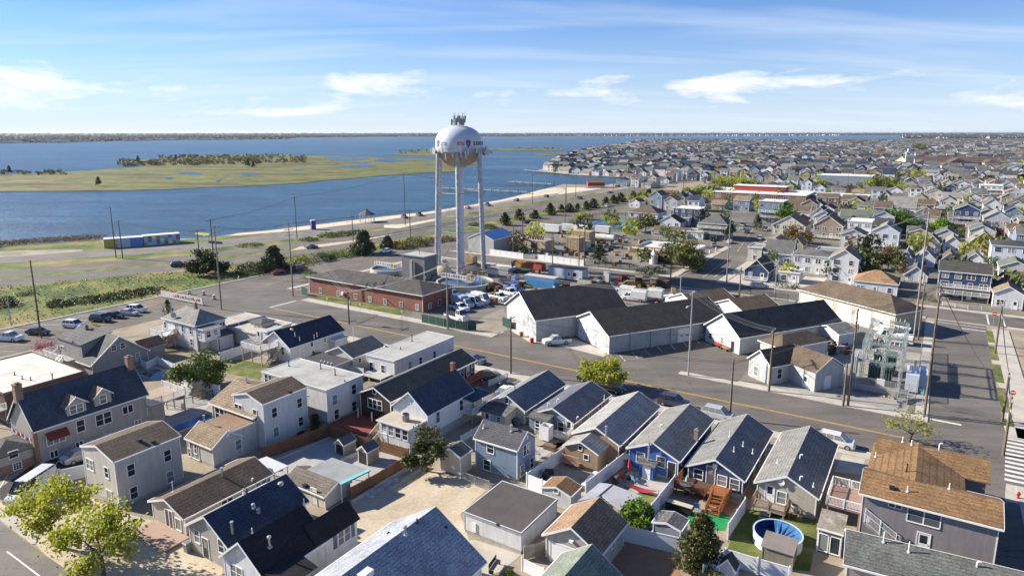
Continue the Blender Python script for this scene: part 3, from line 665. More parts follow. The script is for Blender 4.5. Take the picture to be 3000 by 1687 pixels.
sheet('far_town_ground',ccw([(p.x,p.y) for p in sp_[fi:] + [Vector((14000,11000,0)),Vector((14000,500,0)),GUV(900,640),GUV(-90,640)]]),M_TOWN2,0.02)
# beach, dunes and the bay road corridor
psheet('beach',[ZL(2050,478),ZM(0,484),ZM(350,452),ZM(700,409),ZM(1150,354),ZM(1600,300),ZM(2000,258),ZN(0,231),ZN(300,183),ZN(600,132),ZN(800,84),ZN(1000,32),ZX(250,615),ZX(420,580),ZX(900,585),ZX(880,600),ZX(480,650),ZN(1200,60),ZN(700,130),ZN(0,252),ZM(1500,350),ZM(600,460),ZM(0,520),ZL(1900,510)],M_BEACH,0.008)
uvsheet('dune_strip',[(-280,40),(-160.6,40),(-160.4,160),(-157,230),(-156,380),(-170,470),(-190,470),(-206,300),(-216,200),(-262,100)],M_DUNE,0.012)
def strip(name,near,far,m,z):
 o = MB();n_ = len(near)
 for i in range(n_ - 1): o.poly([(*GUV(*near[i])[:2],z),(*GUV(*near[i + 1])[:2],z),(*GUV(*far[i + 1])[:2],z),(*GUV(*far[i])[:2],z)])
 r_ = o.build(name,m);r_['kind'] = 'structure';return r_
A_n = [(-226,30),(-206.6,72.7),(-197.9,89.5),(-188.7,108.6),(-181,126),(-177.5,146.5),(-174,165),(-172.5,185),(-172,240),(-172,300),(-170,380),(-172,470),(-190,560)]
A_f = [(-236,34),(-216.1,76.2),(-207,93),(-198.5,111),(-190.5,130),(-186.5,150),(-182.4,168),(-181.2,187),(-181,240),(-180.8,300),(-179.4,380),(-181.5,470),(-200,562)]
B_n = [(-240,40),(-221.7,78.3),(-209.5,100),(-199,121),(-194.5,140),(-190.6,158),(-185.5,176),(-183.2,200),(-182.6,240),(-182.2,300),(-180.6,380),(-182.8,470),(-201.4,563)]
B_f = [(-250,44),(-230.8,81.5),(-218.6,105),(-208,126),(-203.6,143),(-199.4,162),(-195,181),(-194,205),(-193,250),(-192.6,305),(-190.6,381),(-193,470),(-211,566)]
bay_a = strip('bay_road',A_n,A_f,M_ASPH,0.02)
bay_b = strip('bay_road',B_n,B_f,M_ASPH,0.02)
strip('road_median',A_f[:6],B_n[:6],M_GRASS,0.018)
strip('road_median',A_f[5:8],B_n[5:8],M_SAND,0.018)
F_n = [(-262,50),(-244.2,86.8),(-230.5,108.3),(-217,131),(-211.5,146),(-206.5,170),(-201.5,199),(-200,215),(-199.5,280),(-198.5,330),(-197,382),(-198,440)]
F_f = [(-276,56),(-256.8,91.6),(-244,113),(-232,137),(-226,160),(-221.5,187),(-217.5,217),(-214.5,245),(-213,290),(-212,330),(-209.5,382),(-207,440)]
strip('beach_parking_road',F_n,F_f,M_ASPH2,0.022)
psheet('sand_verge',[ZL(0,600),ZL(500,585),ZL(780,585),ZL(780,603),ZL(400,628),ZL(0,658),ZL(-300,680),ZL(-300,620)],groundmat('sandy_shoulder',[(0.36,(0.20,0.175,0.12)),(0.6,(0.36,0.31,0.23))],0.12,fine=(1.5,0.75,1.15)),0.016)
psheet('grass_bank',[ZL(-300,590),ZL(0,556),ZL(500,520),ZL(960,492),ZL(975,550),ZL(820,590),ZL(500,583),ZL(0,600),ZL(-300,620)],M_DUNE,0.014)
# sandy reveals on the road edges
for q in ([ZM(1540,395),ZM(1760,385),ZM(2080,330),ZM(2080,350),ZM(1700,430),ZM(1540,425)],): psheet('sandy_patch',q,M_BEACH,0.024)
# streets
back = usheet('back_street',-160.2,-141,-40,420,M_ASPH,0.026)
main = usheet('main_street',-141,400,91,105.5,M_ASPH,0.030)
usheet('main_street_mouth',-141,-128,84,112,M_ASPH,0.028)
cross = uvsheet('cross_street',[(2,-60),(11,-60),(11,90.9),(11,105.6),(11.2,168),(2.4,168),(2,105.6),(2,91)],M_ASPH,0.034)
yard = usheet('yard_street',-141,400,169.5,179.5,M_ASPH,0.030)
ost = uvsheet('school_street',[(-58.5,179.4),(-49,179.4),(-50,215),(-54.5,262),(-60,300),(-70,360),(-80,470),(-91,470),(-82,360),(-72,300),(-65,262),(-60,215)],M_ASPH,0.034)
for u0 in (70,130,190): usheet('side_street',u0,u0 + 9,179.4,700,M_ASPH,0.026)
for v0 in (255,330,410,500): usheet('side_street',-45 if v0 < 400 else -75,420,v0,v0 + 8,M_ASPH,0.022)
def line(name,par,p0,p1,w,m,z):
 a = Vector(p0);b = Vector(p1);d = (b - a).normalized();s_ = Vector((-d.y,d.x,0)) * (w / 2)
 return MB().poly([(*(a - s_)[:2],z),(*(b - s_)[:2],z),(*(b + s_)[:2],z),(*(a + s_)[:2],z)]).build(name,m,par)
for dv in (-0.14,0.14): line('centre_line',main,GUV(-129,97.0 + dv),GUV(-0.5,98.3 + dv),0.13,M_YEL,0.038)
line('stop_line',main,GUV(-128.7,97.2),GUV(-128.7,104.6),0.45,M_WHT,0.038)
for i in range(11): v = 92.2 + i * 1.33;line('crosswalk_stripe',main,GUV(10.0 + i * 0.09,v),GUV(12.6 + i * 0.09,v),0.62,M_WHT,0.042)
line('stop_line',cross,GUV(2.3,107.2),GUV(6.0,107.2),0.5,M_WHT,0.042)
line('stop_line',cross,GUV(6.8,163.4),GUV(11.0,163.4),0.45,M_WHT,0.042)
for v in (166.2,168.6): line('crosswalk_line',cross,GUV(2.4,v),GUV(11.2,v),0.28,M_WHT,0.042)
for u in (11.8,14.6): line('crosswalk_line',yard,GUV(u,169.8),GUV(u,179.2),0.3,M_WHT,0.042)
for v0 in range(112,400,9): line('centre_line',back,GUV(-149.6,v0),GUV(-149.4,v0 + 7.6 if v0 % 2 else v0 + 8.6),0.16,M_YEL,0.034)
line('centre_line',ost,GUV(-53.6,184),GUV(-55.6,222),0.2,M_YEL,0.042);line('centre_line',ost,GUV(-56.2,232),GUV(-66,300),0.2,M_YEL,0.042)
line('lane_line',ost,GUV(-51.0,186),GUV(-51.4,205),0.15,M_WHT,0.042)
for uu in (30,60,100): line('centre_line',yard,GUV(uu,174.6),GUV(uu + 28,174.6),0.14,M_YEL,0.042)
for fn,ff in ((A_n,A_f),(B_n,B_f)):
 for i in range(2,11):
  a = (GUV(*fn[i]) + GUV(*ff[i])) / 2;b = (GUV(*fn[i + 1]) + GUV(*ff[i + 1])) / 2;L_ = (b - a).length;k = max(1,int(L_ / 12))
  for j in range(k): line('lane_line',bay_a if fn is A_n else bay_b,a + (b - a) * (j / k),a + (b - a) * (j / k + 3.2 / L_),0.14,M_WHT,0.028)
# parking bay lines in the lot at the left
for i in range(12): v = 30 + i * 4.4;line('parking_line',back,GUV(-159.2,v),GUV(-153.4,v + 3.6),0.13,M_WHT,0.034)
for i in range(8): v = 34 + i * 4.6;line('parking_line',back,GUV(-147,v),GUV(-141.6,v + 3.2),0.13,M_YEL,0.034)
for i in range(6): line('hatch_line',back,GUV(-157.5 + i * 0.9,82.0),GUV(-158.8 + i * 0.9,86.4),0.14,M_YEL,0.034)
line('parking_line',back,GUV(-147.2,30),GUV(-147.2,90),0.13,M_YEL,0.034)
line('lane_arrow',back,GUV(-156.3,91.5),GUV(-156.0,95),0.35,M_WHT,0.034)
# pavements with kerbs
walk('sidewalk',-128,-72,105.5,107.9);walk('sidewalk',-24.5,2.0,105.5,107.6);walk('sidewalk',-34,-24.5,105.5,107.0)
walk('sidewalk',-98,-48,88.6,91);walk('sidewalk',-48,2,88.9,91);walk('sidewalk',-128,-98,88.6,91)
walk('sidewalk',0.4,2.0,107.6,166);walk('sidewalk',12.2,15.0,106.2,166);walk('grass_verge',11.0,12.2,110,164,0.10,M_GRASS);walk('sidewalk',11.0,18,105.5,110)
walk('sidewalk',11.0,17,60,90.9);walk('sidewalk',0.2,2.0,40,91)
walk('sidewalk',-139,-60.5,179.5,181.3);walk('sidewalk',-48.8,200,179.5,181.3);walk('sidewalk',-141,0.4,168.0,169.5);walk('sidewalk',15,200,168.0,169.5)
walk('kerb',-160.9,-160.2,20,160,0.14);walk('sidewalk',-141,-139.2,112,168)
walk('sidewalk',-48.9,-46.5,181.3,240);walk('sidewalk',-62.4,-60.2,181.3,240)
for i,(u,v) in enumerate(((11.0,113),(11.0,127),(11.0,140),(11.0,152))): walk('driveway_apron',u,u + 1.3,v,v + 2.6,0.108)
# lots and yards
usheet('verge_lawn',-128,-99,107.9,112.6,M_GRASS,0.016)
usheet('yard_asphalt',-100,0.4,105.5,169,M_ASPH2,0.010)
usheet('works_yard',-139.2,-98,112,168,M_ASPH2,0.008)
usheet('depot_asphalt',-72,-24.5,105.6,128,M_ASPH,0.018)
psheet('dusty_track',[ZV(420,1060),ZV(620,900),ZV(900,790),ZV(940,880),ZV(960,1120),ZV(700,1180),ZV(420,1150)],groundmat('dust',[(0.3,(0.22,0.19,0.15)),(0.7,(0.30,0.265,0.21))],0.4,fine=(3,0.8,1.1)),0.022)
usheet('gravel_verge',-20,-0.5,107.6,112,M_GRAVEL,0.02)
usheet('substation_gravel',-13,0.4,112,140,M_GRAVEL,0.022)
psheet('depot_apron',[ZG(930,295),ZG(1255,265),ZG(1560,395),ZG(1500,420),ZG(1100,320),ZG(880,300),ZG(700,190),ZG(740,180)],CONC,0.024)
for i in range(7): x = 1640 + i * 105;y = 408 - i * 25;line('bay_line',main,P(ZG(x,y)),P(ZG(x + 48,y + 50)),0.13,M_WHT,0.036)
psheet('sand_lot',[ZB(960,830),ZB(1470,520),ZB(1720,560),ZB(2100,720),ZB(1880,920),ZB(1960,1160),ZB(1700,1300),ZB(1000,1300),ZB(1000,1190)],M_SAND,0.012)
psheet('sand_yard',[ZA(-100,800),ZA(120,850),ZA(800,790),ZA(1000,900),ZA(1420,1010),ZA(1600,1130),ZA(1900,1260),ZA(1880,1600),ZA(700,1600),ZA(300,1180),ZA(0,930)],M_SAND,0.012)
psheet('grey_yard',[ZB(210,420),ZB(760,260),ZB(1010,330),ZB(1440,470),ZB(900,790),ZB(700,800),ZB(300,580)],M_PATIO,0.014)
psheet('shared_drive',[ZA(0,700),ZA(330,470),ZA(700,340),ZA(720,540),ZA(500,600),ZA(150,830),ZA(0,800)],M_DKASPH,0.016)
psheet('paver_yard',[ZC(640,690),ZC(800,480),ZC(960,410),ZC(1260,550),ZC(1100,720),ZC(960,830)],M_PAVER,0.016)
psheet('patio',[ZC(640,350),ZC(830,370),ZC(930,300),ZC(640,480)],M_PATIO,0.018)
psheet('blue_house_yard',[ZC(1300,640),ZC(1500,560),ZC(1860,640),ZC(1700,800),ZC(1560,780)],M_PATIO,0.016)
psheet('lawn',[ZC(1440,760),ZC(1560,730),ZC(1700,780),ZC(1560,960),ZC(1380,900)],M_GRASS,0.018)
psheet('green_carpet',[ZH(330,870),ZH(820,860),ZH(1100,930),ZH(1000,1180),ZH(420,1150)],M_TURF,0.03)
psheet('red_deck_floor',[ZH(960,680),ZH(1230,760),ZH(1090,940),ZH(860,870)],paint((0.23,0.10,0.045),0.8,0.15),0.26)
psheet('lawn',[ZD(380,940),ZD(480,780),ZD(1010,860),ZD(1010,1010),ZD(960,1250),ZD(540,1210),ZD(330,1120)],M_GRASS,0.018)
psheet('red_paver_yard',[ZC(1260,1300),ZC(1380,1150),ZC(1780,1260),ZC(1900,1500),ZC(1300,1600)],M_REDPAVE,0.016)
psheet('concrete_pad',[ZC(120,1140),ZC(515,1270),ZC(350,1400),ZC(150,1500),ZC(0,1500),ZC(30,1150)],CONC,0.016)
psheet('pool_patio',[ZE(1250,1100),ZE(1390,830),ZE(1560,800),ZE(1880,900),ZE(1760,1000),ZE(1560,1180)],M_PATIO,0.014)
psheet('lawn',[ZF(110,480),ZF(290,440),ZF(560,500),ZF(460,620),ZF(200,560)],M_GRASS,0.014)
psheet('driveway',[ZG(440,660),ZG(690,560),ZG(860,600),ZG(560,760)],M_ASPH2,0.016)
psheet('red_patio',[ZF(1040,1020),ZF(1330,880),ZF(1590,960),ZF(1420,1110)],paint((0.22,0.05,0.035),0.8,0.2),0.3)
psheet('driveway',[ZD(1140,500),ZD(1240,300),ZD(1400,330),ZD(1350,520)],CONC,0.016)
psheet('corner_pavement',[ZD(2430,720),ZD(2440,590),ZD(2576,620),ZD(2576,760)],CONC,0.05)
psheet('front_garden_concrete',[ZO(740,985),ZO(1010,810),ZO(1600,1030),ZO(1580,1075),ZO(860,1015)],CONC,0.03)
psheet('concrete_drive',[ZO(1550,1060),ZO(1620,940),ZO(1900,960),ZO(1850,1010),ZO(1700,1085)],CONC,0.034)
psheet('fire_station_yard',[ZN(1780,780),ZN(1850,690),ZN(2300,800),ZN(2240,860)],M_ASPH2,0.02)
psheet('tan_yard',[ZN(480,720),ZN(700,500),ZN(1300,440),ZN(2000,500),ZN(1760,780),ZN(1480,830)],M_ASPH2,0.016)
near_st = psheet('corner_street',[ZA(-700,560),ZA(-120,885),ZA(0,990),ZA(270,1190),ZA(660,1460),ZA(900,1640),ZA(-700,1640)],M_ASPH2,0.02)
psheet('corner_sidewalk',[ZA(-120,790),ZA(0,845),ZA(330,1110),ZA(300,1180),ZA(270,1180),ZA(0,975),ZA(-120,880)],CONC,0.06);line('lane_line',near_st,P(ZA(60,1240)),P(ZA(350,1460)),0.14,M_WHT,0.026)
for x in (0,235,440,625): line('parking_line',near_st,P(ZA(x,700 - x * 0.33)),P(ZA(x + 85,560 - x * 0.30)),0.13,M_WHT,0.03)
# courts
def court(name,q,m1,m2,z):
 o = psheet(name,q,m1,z);c = sum((P(x) for x in q),Vector()) / len(q)
 for off in (-0.24,0.24):
  a = P(q[1]) - P(q[0]);b = P(q[3]) - P(q[0]);cc = c + a * off
  pts = [cc + a * i * 0.17 + b * j * 0.33 for i,j in ((-1,-1),(1,-1),(1,1),(-1,1))]
  sheet('court_surface',ccw(pts),m2,z + 0.008,parent=o)
  for i in range(4): line('court_line',o,pts[i],pts[(i + 1) % 4],0.14,M_WHT,z + 0.014)
  line('court_line',o,(pts[0] + pts[1]) / 2,(pts[2] + pts[3]) / 2,0.14,M_WHT,z + 0.014)
 return o
CB = paint((0.035,0.11,0.27),0.8,0.08);CG = paint((0.06,0.20,0.11),0.8,0.08)
court('tennis_court',[ZN(1440,410),ZN(1900,450),ZN(2080,350),ZN(1680,330)],CG,CB,0.03)
court('tennis_court',[ZO(470,200),ZO(930,240),ZO(1130,170),ZO(470,140)],CG,CB,0.03)
sheet('ball_field',ccw([P(q) for q in (ZY(400,560),ZY(980,590),ZY(1000,640),ZY(600,650),ZY(480,610))]),M_GRASS,0.03)
# ------------------------------------------------------------------ marsh islands and the far shores
def flat_land(name,qs,m,z): return sheet(name,ccw([P(q) for q in qs]),m,z)
isl = flat_land('marsh_island',[ZI(-500,335),ZI(0,328),ZI(250,325),ZI(450,322),ZI(640,321),ZI(850,315),ZI(1050,305),ZI(1280,298),ZI(1500,285),ZI(1620,272),ZI(1750,262),ZI(2000,242),ZI(2150,234),ZI(2280,228),ZI(2340,205),ZI(2420,185),ZI(2300,168),ZI(2150,165),ZI(1950,158),ZI(1750,150),ZI(1600,148),ZI(1380,143),ZI(1200,140),ZI(900,150),ZI(700,170),ZI(590,187),ZI(730,195),ZI(700,204),ZI(570,212),ZI(450,222),ZI(200,235),ZI(0,243),ZI(-500,262)],M_MARSH,-0.2)
for q in ([(1630,157),(1740,155),(1860,160),(1830,170),(1740,176),(1650,170)],[(1900,163),(2000,168),(2060,176),(1960,182),(1880,176)],[(1670,205),(1760,196),(1860,192),(1900,200),(1800,208)],[(1760,184),(1840,180),(1870,185),(1800,190)],[(880,235),(960,231),(1020,238),(1010,246),(930,243)],[(1220,240),(1300,237),(1290,247),(1225,252)],[(830,262),(850,252),(880,262),(840,268)],[(1470,218),(1530,216),(1520,222),(1480,223)],[(1085,275),(1118,266),(1112,274),(1090,282)],[(1560,190),(1600,184),(1590,192)],[(2130,190),(2200,186),(2190,193),(2140,196)]): sheet('marsh_pond',ccw([P(ZI(*p)) for p in q]),M_WATER,-0.12)
flat_land('marsh_island',[ZI(1960,143),ZI(2050,147),ZI(2150,150),ZI(2250,152),ZI(2330,140),ZI(2300,120),ZI(2150,118),ZI(2040,130)],M_MARSH,-0.2)
flat_land('marsh_island',[ZX(-300,200),ZX(0,212),ZX(300,213),ZX(480,212),ZX(560,196),ZX(450,188),ZX(200,185),ZX(0,186),ZX(-300,190)],M_MARSH,-0.2)
flat_land('marsh_island',[ZX(200,248),ZX(280,260),ZX(400,262),ZX(480,240),ZX(330,236)],M_MARSH,-0.2)
flat_land('far_shore',[ZI(-900,92),ZI(0,87),ZI(300,84),ZI(560,77),ZI(900,71),ZI(1200,69),ZI(1450,66),ZI(1480,60),ZI(1700,57),ZI(2000,54),ZI(2500,53),ZX(300,76),ZX(800,70),ZX(1400,66),ZX(2000,62),ZX(2576,60),ZY(700,62),ZY(1000,52),ZY(1290,46),ZY(1300,36),(3600,391.5),(-1500,391.5)],M_FARLAND,0.0)
flat_land('far_spit',[ZY(520,100),ZY(900,102),ZY(1260,96),ZY(1240,92),ZY(800,93)],M_MARSH,-0.2)
# ------------------------------------------------------------------ near houses, left block to right
S_WHITE = siding((0.66,0.67,0.68));S_WHITE2 = siding((0.66,0.67,0.68),0.2);S_CREAM = siding((0.60,0.57,0.47));S_BEIGE = siding((0.52,0.47,0.39));S_LTGREY = siding((0.50,0.50,0.49))
S_GREY = siding((0.33,0.31,0.30));S_TAUPE = siding((0.40,0.37,0.34));S_BLUE = siding((0.20,0.27,0.36));S_BRIGHT = siding((0.05,0.13,0.38));S_NAVY = siding((0.035,0.06,0.14));S_TAN = siding((0.33,0.235,0.15),0.3)
S_BROWNSH = siding((0.20,0.15,0.10),0.2,'shingle');S_DKSH = siding((0.055,0.04,0.03),0.2,'shingle');S_TANSH = siding((0.30,0.25,0.18),0.2,'shingle')
S_PURPLE = siding((0.27,0.25,0.26));S_BLUEWHT = siding((0.62,0.66,0.72));S_SAGE = siding((0.47,0.47,0.40));S_BLGREY = siding((0.24,0.28,0.33))
RF_BLUE = roofing((0.055,0.068,0.095));RF_BLACK = roofing((0.022,0.022,0.026));RF_BROWN = roofing((0.135,0.10,0.07));RF_DKBROWN = roofing((0.12,0.092,0.066));RF_TAN = roofing((0.25,0.19,0.125));RF_GREY = roofing((0.13,0.13,0.125));RF_LTGREY = roofing((0.24,0.235,0.215));RF_CHAR = roofing((0.07,0.066,0.061));RF_ORANGE = roofing((0.235,0.14,0.068),(0.32,0.19,0.095));RF_GREEN = roofing((0.14,0.155,0.125));RF_NAVY = roofing((0.032,0.042,0.07));RF_DKGREEN = roofing((0.055,0.066,0.062));RF_GRN = roofing((0.12,0.12,0.105))
FR_WHITE = flatroof((0.62,0.58,0.50));FR_GREY = flatroof((0.38,0.38,0.35));FR_TAN = flatroof((0.44,0.39,0.31));FR_BRN = flatroof((0.24,0.15,0.09));FR_DARK = flatroof((0.082,0.072,0.062),1.0)

def dormer(H,q,w=1.7,hh=1.35,rise=0.85,win=(0.75,1.1,'dh'),roofm=None):
 p = H.roof_hit(q);hx = H.w / 2 + H.oh;k = H.rise / (H.w / 2)
 x0,y0,z0 = p.x,p.y,p.z;mb = MB();zt = z0 + hh;xb = x0 - hh / k - 0.05
 mb.add([(x0,y0 - w / 2,z0 - 0.1),(x0,y0 + w / 2,z0 - 0.1),(x0,y0 + w / 2,zt),(x0,y0,zt + rise),(x0,y0 - w / 2,zt),(xb,y0 - w / 2,zt),(xb,y0 + w / 2,zt)],[(0,1,2,3,4),(0,4,5),(1,6,2)])
 o = mb.build('dormer',H.wallm,H.e);e = 0.25;xr = x0 - (hh + rise) / k - 0.2;xe = x0 - hh / k - 0.2
 rb = MB();za = zt - 0.12
 rb.slab([(x0 + e,y0 - w / 2 - e,za),(x0 + e,y0,zt + rise + 0.1),(xr,y0,zt + rise + 0.1),(xe,y0 - w / 2 - e,za)][::-1],0.1)
 rb.slab([(x0 + e,y0,zt + rise + 0.1),(x0 + e,y0 + w / 2 + e,za),(xe,y0 + w / 2 + e,za),(xr,y0,zt + rise + 0.1)][::-1],0.1)
 rb.build('roof',roofm or H.roofm,o)
 tb = MB()
 for s_ in (-1,1): a = [(y0,zt + rise + 0.12),(y0 + s_ * (w / 2 + e),za + 0.02),(y0 + s_ * (w / 2 + e),za - 0.14),(y0,zt + rise - 0.06)];tb.add([(x0 + e,*p_) for p_ in a] + [(x0 + e + 0.03,*p_) for p_ in a],[(0,1,2,3),(7,6,5,4),(0,4,5,1),(1,5,6,2),(2,6,7,3),(3,7,4,0)])
 tb.build('trim',WHITE,o);add_window(o,(x0,y0,z0 + 0.15),math.pi / 2,*win);return o

# 1 grey house with two dormers, far left
H = House('house','large taupe house with navy shingle roof, two gabled dormers and a red awning',right=ZE(280,1200),far=ZE(1283,885),base=ZE(350,1490),ridge=ZE(130,905),wallm=S_TAUPE,roofm=RF_BLUE,found=1.1,foundm=paint((0.34,0.33,0.33),0.9,0.12))
H.wins('R',[ZE(685,1150)],0.9,1.5);H.wins('R',[ZE(880,1090)],1.9,1.5,'pair');H.wins('R',[ZE(1085,1010)],1.3,1.0,'slider');H.wins('R',[ZE(460,1390),ZE(675,1310),ZE(1172,1125)],0.8,0.8,'slider');H.wins('R',[ZE(475,1255)],2.0,1.2,'triple')
dormer(H,ZE(655,1045),2.3,1.3,0.9,(1.5,1.0,'pair'),RF_TAN);dormer(H,ZE(880,965),2.1,1.3,0.9,(0.75,1.05,'dh'),RF_TAN)
p_ = H.hit('R',ZE(475,1190));mb = MB();mb.add([(H.w / 2,p_.y - 1.2,p_.z + 0.1),(H.w / 2,p_.y + 1.2,p_.z + 0.1),(H.w / 2 + 0.8,p_.y + 1.2,p_.z - 0.65),(H.w / 2 + 0.8,p_.y - 1.2,p_.z - 0.65),(H.w / 2 + 0.8,p_.y + 1.2,p_.z - 0.85),(H.w / 2 + 0.8,p_.y - 1.2,p_.z - 0.85)],[(0,3,2,1),(3,5,4,2)]);mb.build('awning',paint((0.16,0.025,0.022),0.85),H.e)
H.chimney(ZE(155,900),0.8,1.5);H.chimney(ZE(1100,650),0.75,1.4)
hx,hy = H.w / 2,H.d / 2
H.wing(-hx * 0.75,hx - 0.3,-hy - 4.4,-hy,H.h * 0.52,'hip',1.0,roofm=RF_GRN)
H.boxpart('stone_base',CHIMB,-hx * 0.75 - 0.05,hx - 0.25,-hy - 4.45,-hy,0,H.h * 0.26);H.boxpart('corner_pier',CHIMB,hx - 0.25,hx + 0.25,-hy - 0.35,-hy + 0.15,0,H.h)
wz = H.h * 0.3
add_window(H.e,(hx - 0.3,-hy - 2.4,wz + 0.5),math.pi / 2,0.9,0.8,'dh',WHITE);add_window(H.e,(hx - 0.25,-hy - 2.2,0.3),math.pi / 2,0.8,0.8,'grid',WHITE)
BUNT = [paint(c,0.8,0.05) for c in ((0.55,0.06,0.04),(0.7,0.7,0.68),(0.03,0.06,0.25))]
for k_,(xx,zz) in enumerate(((-2.4,H.h * 0.72),(0.0,H.h * 0.72),(2.4,H.h * 0.72))):
 fb = MB()
 for j,(r0,r1) in enumerate(((0.75,1.0),(0.5,0.75),(0.0,0.5))):
  for a_ in range(10): t0,t1 = math.pi + math.pi * a_ / 10,math.pi + math.pi * (a_ + 1) / 10;fb.add([(xx + r * math.cos(t),-hy - 0.12 - 0.03 * (a_ % 2),zz + r * math.sin(t)) for r,t in ((r0,t0),(r1,t0),(r1,t1),(r0,t1))],[(0,1,2,3)],j)
 fb.build('bunting',BUNT,H.e)
o = H.deck(-hx + 1.5,hx + 0.8,hy,hy + 5.2,H.h * 0.62,'FBR',railm=WHITE,m=paint((0.36,0.27,0.19),0.8),name='balcony');H.wing(hx - 3.2,hx,hy,hy + 2.4,H.h * 0.55,'flat',roofm=FR_DARK)
H1 = H
# 2 flat-roofed commercial block at left edge
H = House('shop_building','cream flat-roofed shop building with brown parapet cut by left photo edge','building',right=ZE(25,890),far=ZE(740,705),h=4.4,w=17,roof='flat',rise=0.12,wallm=siding((0.10,0.055,0.04),0.3),roofm=FR_WHITE,trim=paint((0.085,0.04,0.03),0.6),oh=0.25)
for q in (ZE(125,720),ZE(190,755),ZE(262,765)): H.vent(q,'dark',0.6)
H.vent(ZE(447,755),'stack',0.8);H.wins('F',[ZE(15,985)],1.5,1.6,'pair');H.deck(H.w / 2 - 7,H.w / 2 + 0.1,-H.d / 2 - 1.6,-H.d / 2,2.2,'FR')
# 3 grey gabled house with roof deck and white stair
H = House('house','grey gabled house with white upper deck and white outside stair beside shop roof',right=ZE(770,645),far=ZE(1248,500),ridge=ZE(1000,397),h=2.5,w=13.0,roof='x',wallm=siding((0.30,0.285,0.28)),roofm=RF_GREY)
H.wins('R',[ZE(965,490),ZE(1042,470)],0.7,0.9);H.wins('R',[ZE(1170,565)],0.6,1.3,'grid')
hx,hy = H.w / 2,H.d / 2
H.wing(-hx + 0.5,hx - 3.6,-hy + 0.4,0.6,H.h + H.rise * 0.72,'shed',H.rise * 0.3,roofm=RF_GREY);H.win_at('F',-hx + 2,H.h * 1.05,1.2,1.2,'pair').location.y += 0.4
H.deck(-hx + 0.3,hx - 5.0,-hy - 2.0,-hy + 0.4,H.h + 0.15,'FL',m=DECKG);H.stairs(hx - 6.0,hx - 5.0,-hy - 5.6,-hy - 2.0,0,H.h + 0.15,10,DECKG,WHITE);H.wing(hx * 0.1,hx * 0.75,hy,hy + 4,H.h,'gable',1.0,roofm=roofing((0.12,0.075,0.06)));H.vent(ZE(620,445),'dark',0.4);H.chimney(ZE(735,335),0.5,0.7)
# 4 white hip-roofed house
H = House('house','white two-storey house with grey pyramid hip roof and enclosed room on posts',right=ZE(1655,312),left=ZE(1335,245),far=ZE(1942,245),h=5.0,roof='hip',ridge=ZE(1665,150),wallm=S_WHITE,roofm=RF_LTGREY)
H.wins('F',[ZE(1393,290),ZE(1497,315),ZE(1552,325),ZE(1620,345)],0.7,1.2);H.wins('F',[ZE(1300,415),ZE(1348,430),ZE(1628,440)],0.7,1.2);H.wins('R',[ZE(1900,285)],1.0,0.7,'slider');H.wins('R',[ZE(1885,410)],0.7,1.2)
hx,hy = H.w / 2,H.d / 2
w_ = H.wing(hx - 0.6,hx + 2.4,-hy + 0.1,-hy + 3.3,4.6,'flat',roofm=RF_GREY,z0=2.3)
for yy in (-hy + 0.9,-hy + 2.3): add_window(w_,(hx + 2.4,yy,3.1),math.pi / 2,0.8,1.1,'dh',WHITE)
add_window(w_,(hx + 0.9,-hy + 0.1,3.1),0,0.8,1.1,'dh',WHITE)
for xx,yy in ((hx + 2.2,-hy + 0.3),(hx + 2.2,-hy + 3.0),(hx + 0.2,-hy + 0.3)): H.boxpart('post',DECKW,xx - 0.08,xx + 0.08,yy - 0.08,yy + 0.08,0,2.3)
H.deck(-hx - 0.6,-hx + 3.6,-hy - 2.6,-hy,2.5,'FLR',m=WHITE);H.wing(-hx - 0.2,-hx + 2.8,-hy - 2.2,-hy,2.3,'flat',roofm=FR_GREY);H.stairs(-hx + 3.9,-hx + 4.9,-hy - 0.3,-hy - 4.0,2.5,0.2,10,DECKW,DECKW)
H.wing(hx,hx + 2.2,hy - 3.4,hy,2.5,'shed',0.5,roofm=RF_DKBROWN,axis='x');H.chimney(ZE(1662,150),0.5,0.8);dish_part(H.e,H.roof_hit(ZE(1480,235)) + Vector((0,0,0.3)),0.6,0.55);dish_part(H.e,H.roof_hit(ZE(1415,190)) + Vector((0,0,0.5)),-0.4,0.45)
# 5 low flat shops behind it
H = House('shop_building','low tan flat-roofed building on the corner behind white hip-roofed house','building',right=ZF(430,232),far=ZF(740,140),h=3.0,w=15,roof='flat',rise=0.1,wallm=siding((0.55,0.53,0.48)),roofm=FR_TAN,oh=0.2)
for q,k_ in ((ZF(205,70),'box'),(ZF(500,140),'dome'),(ZF(290,150),'pipe'),(ZF(425,165),'cap'),(ZF(738,130),'cap'),(ZF(60,50),'box')): H.vent(q,k_)
H.boxpart('blue_parapet',paint((0.06,0.09,0.17),0.6),-1.0,-0.5,-H.d / 2,H.d / 2,H.h + 0.1,H.h + 0.5);H.wing(1.5,5.0,-1.0,2.0,H.h + 0.8,'hip',0.5,roofm=RF_GREY);H.door('R',ZF(600,200),1.0,2.0)
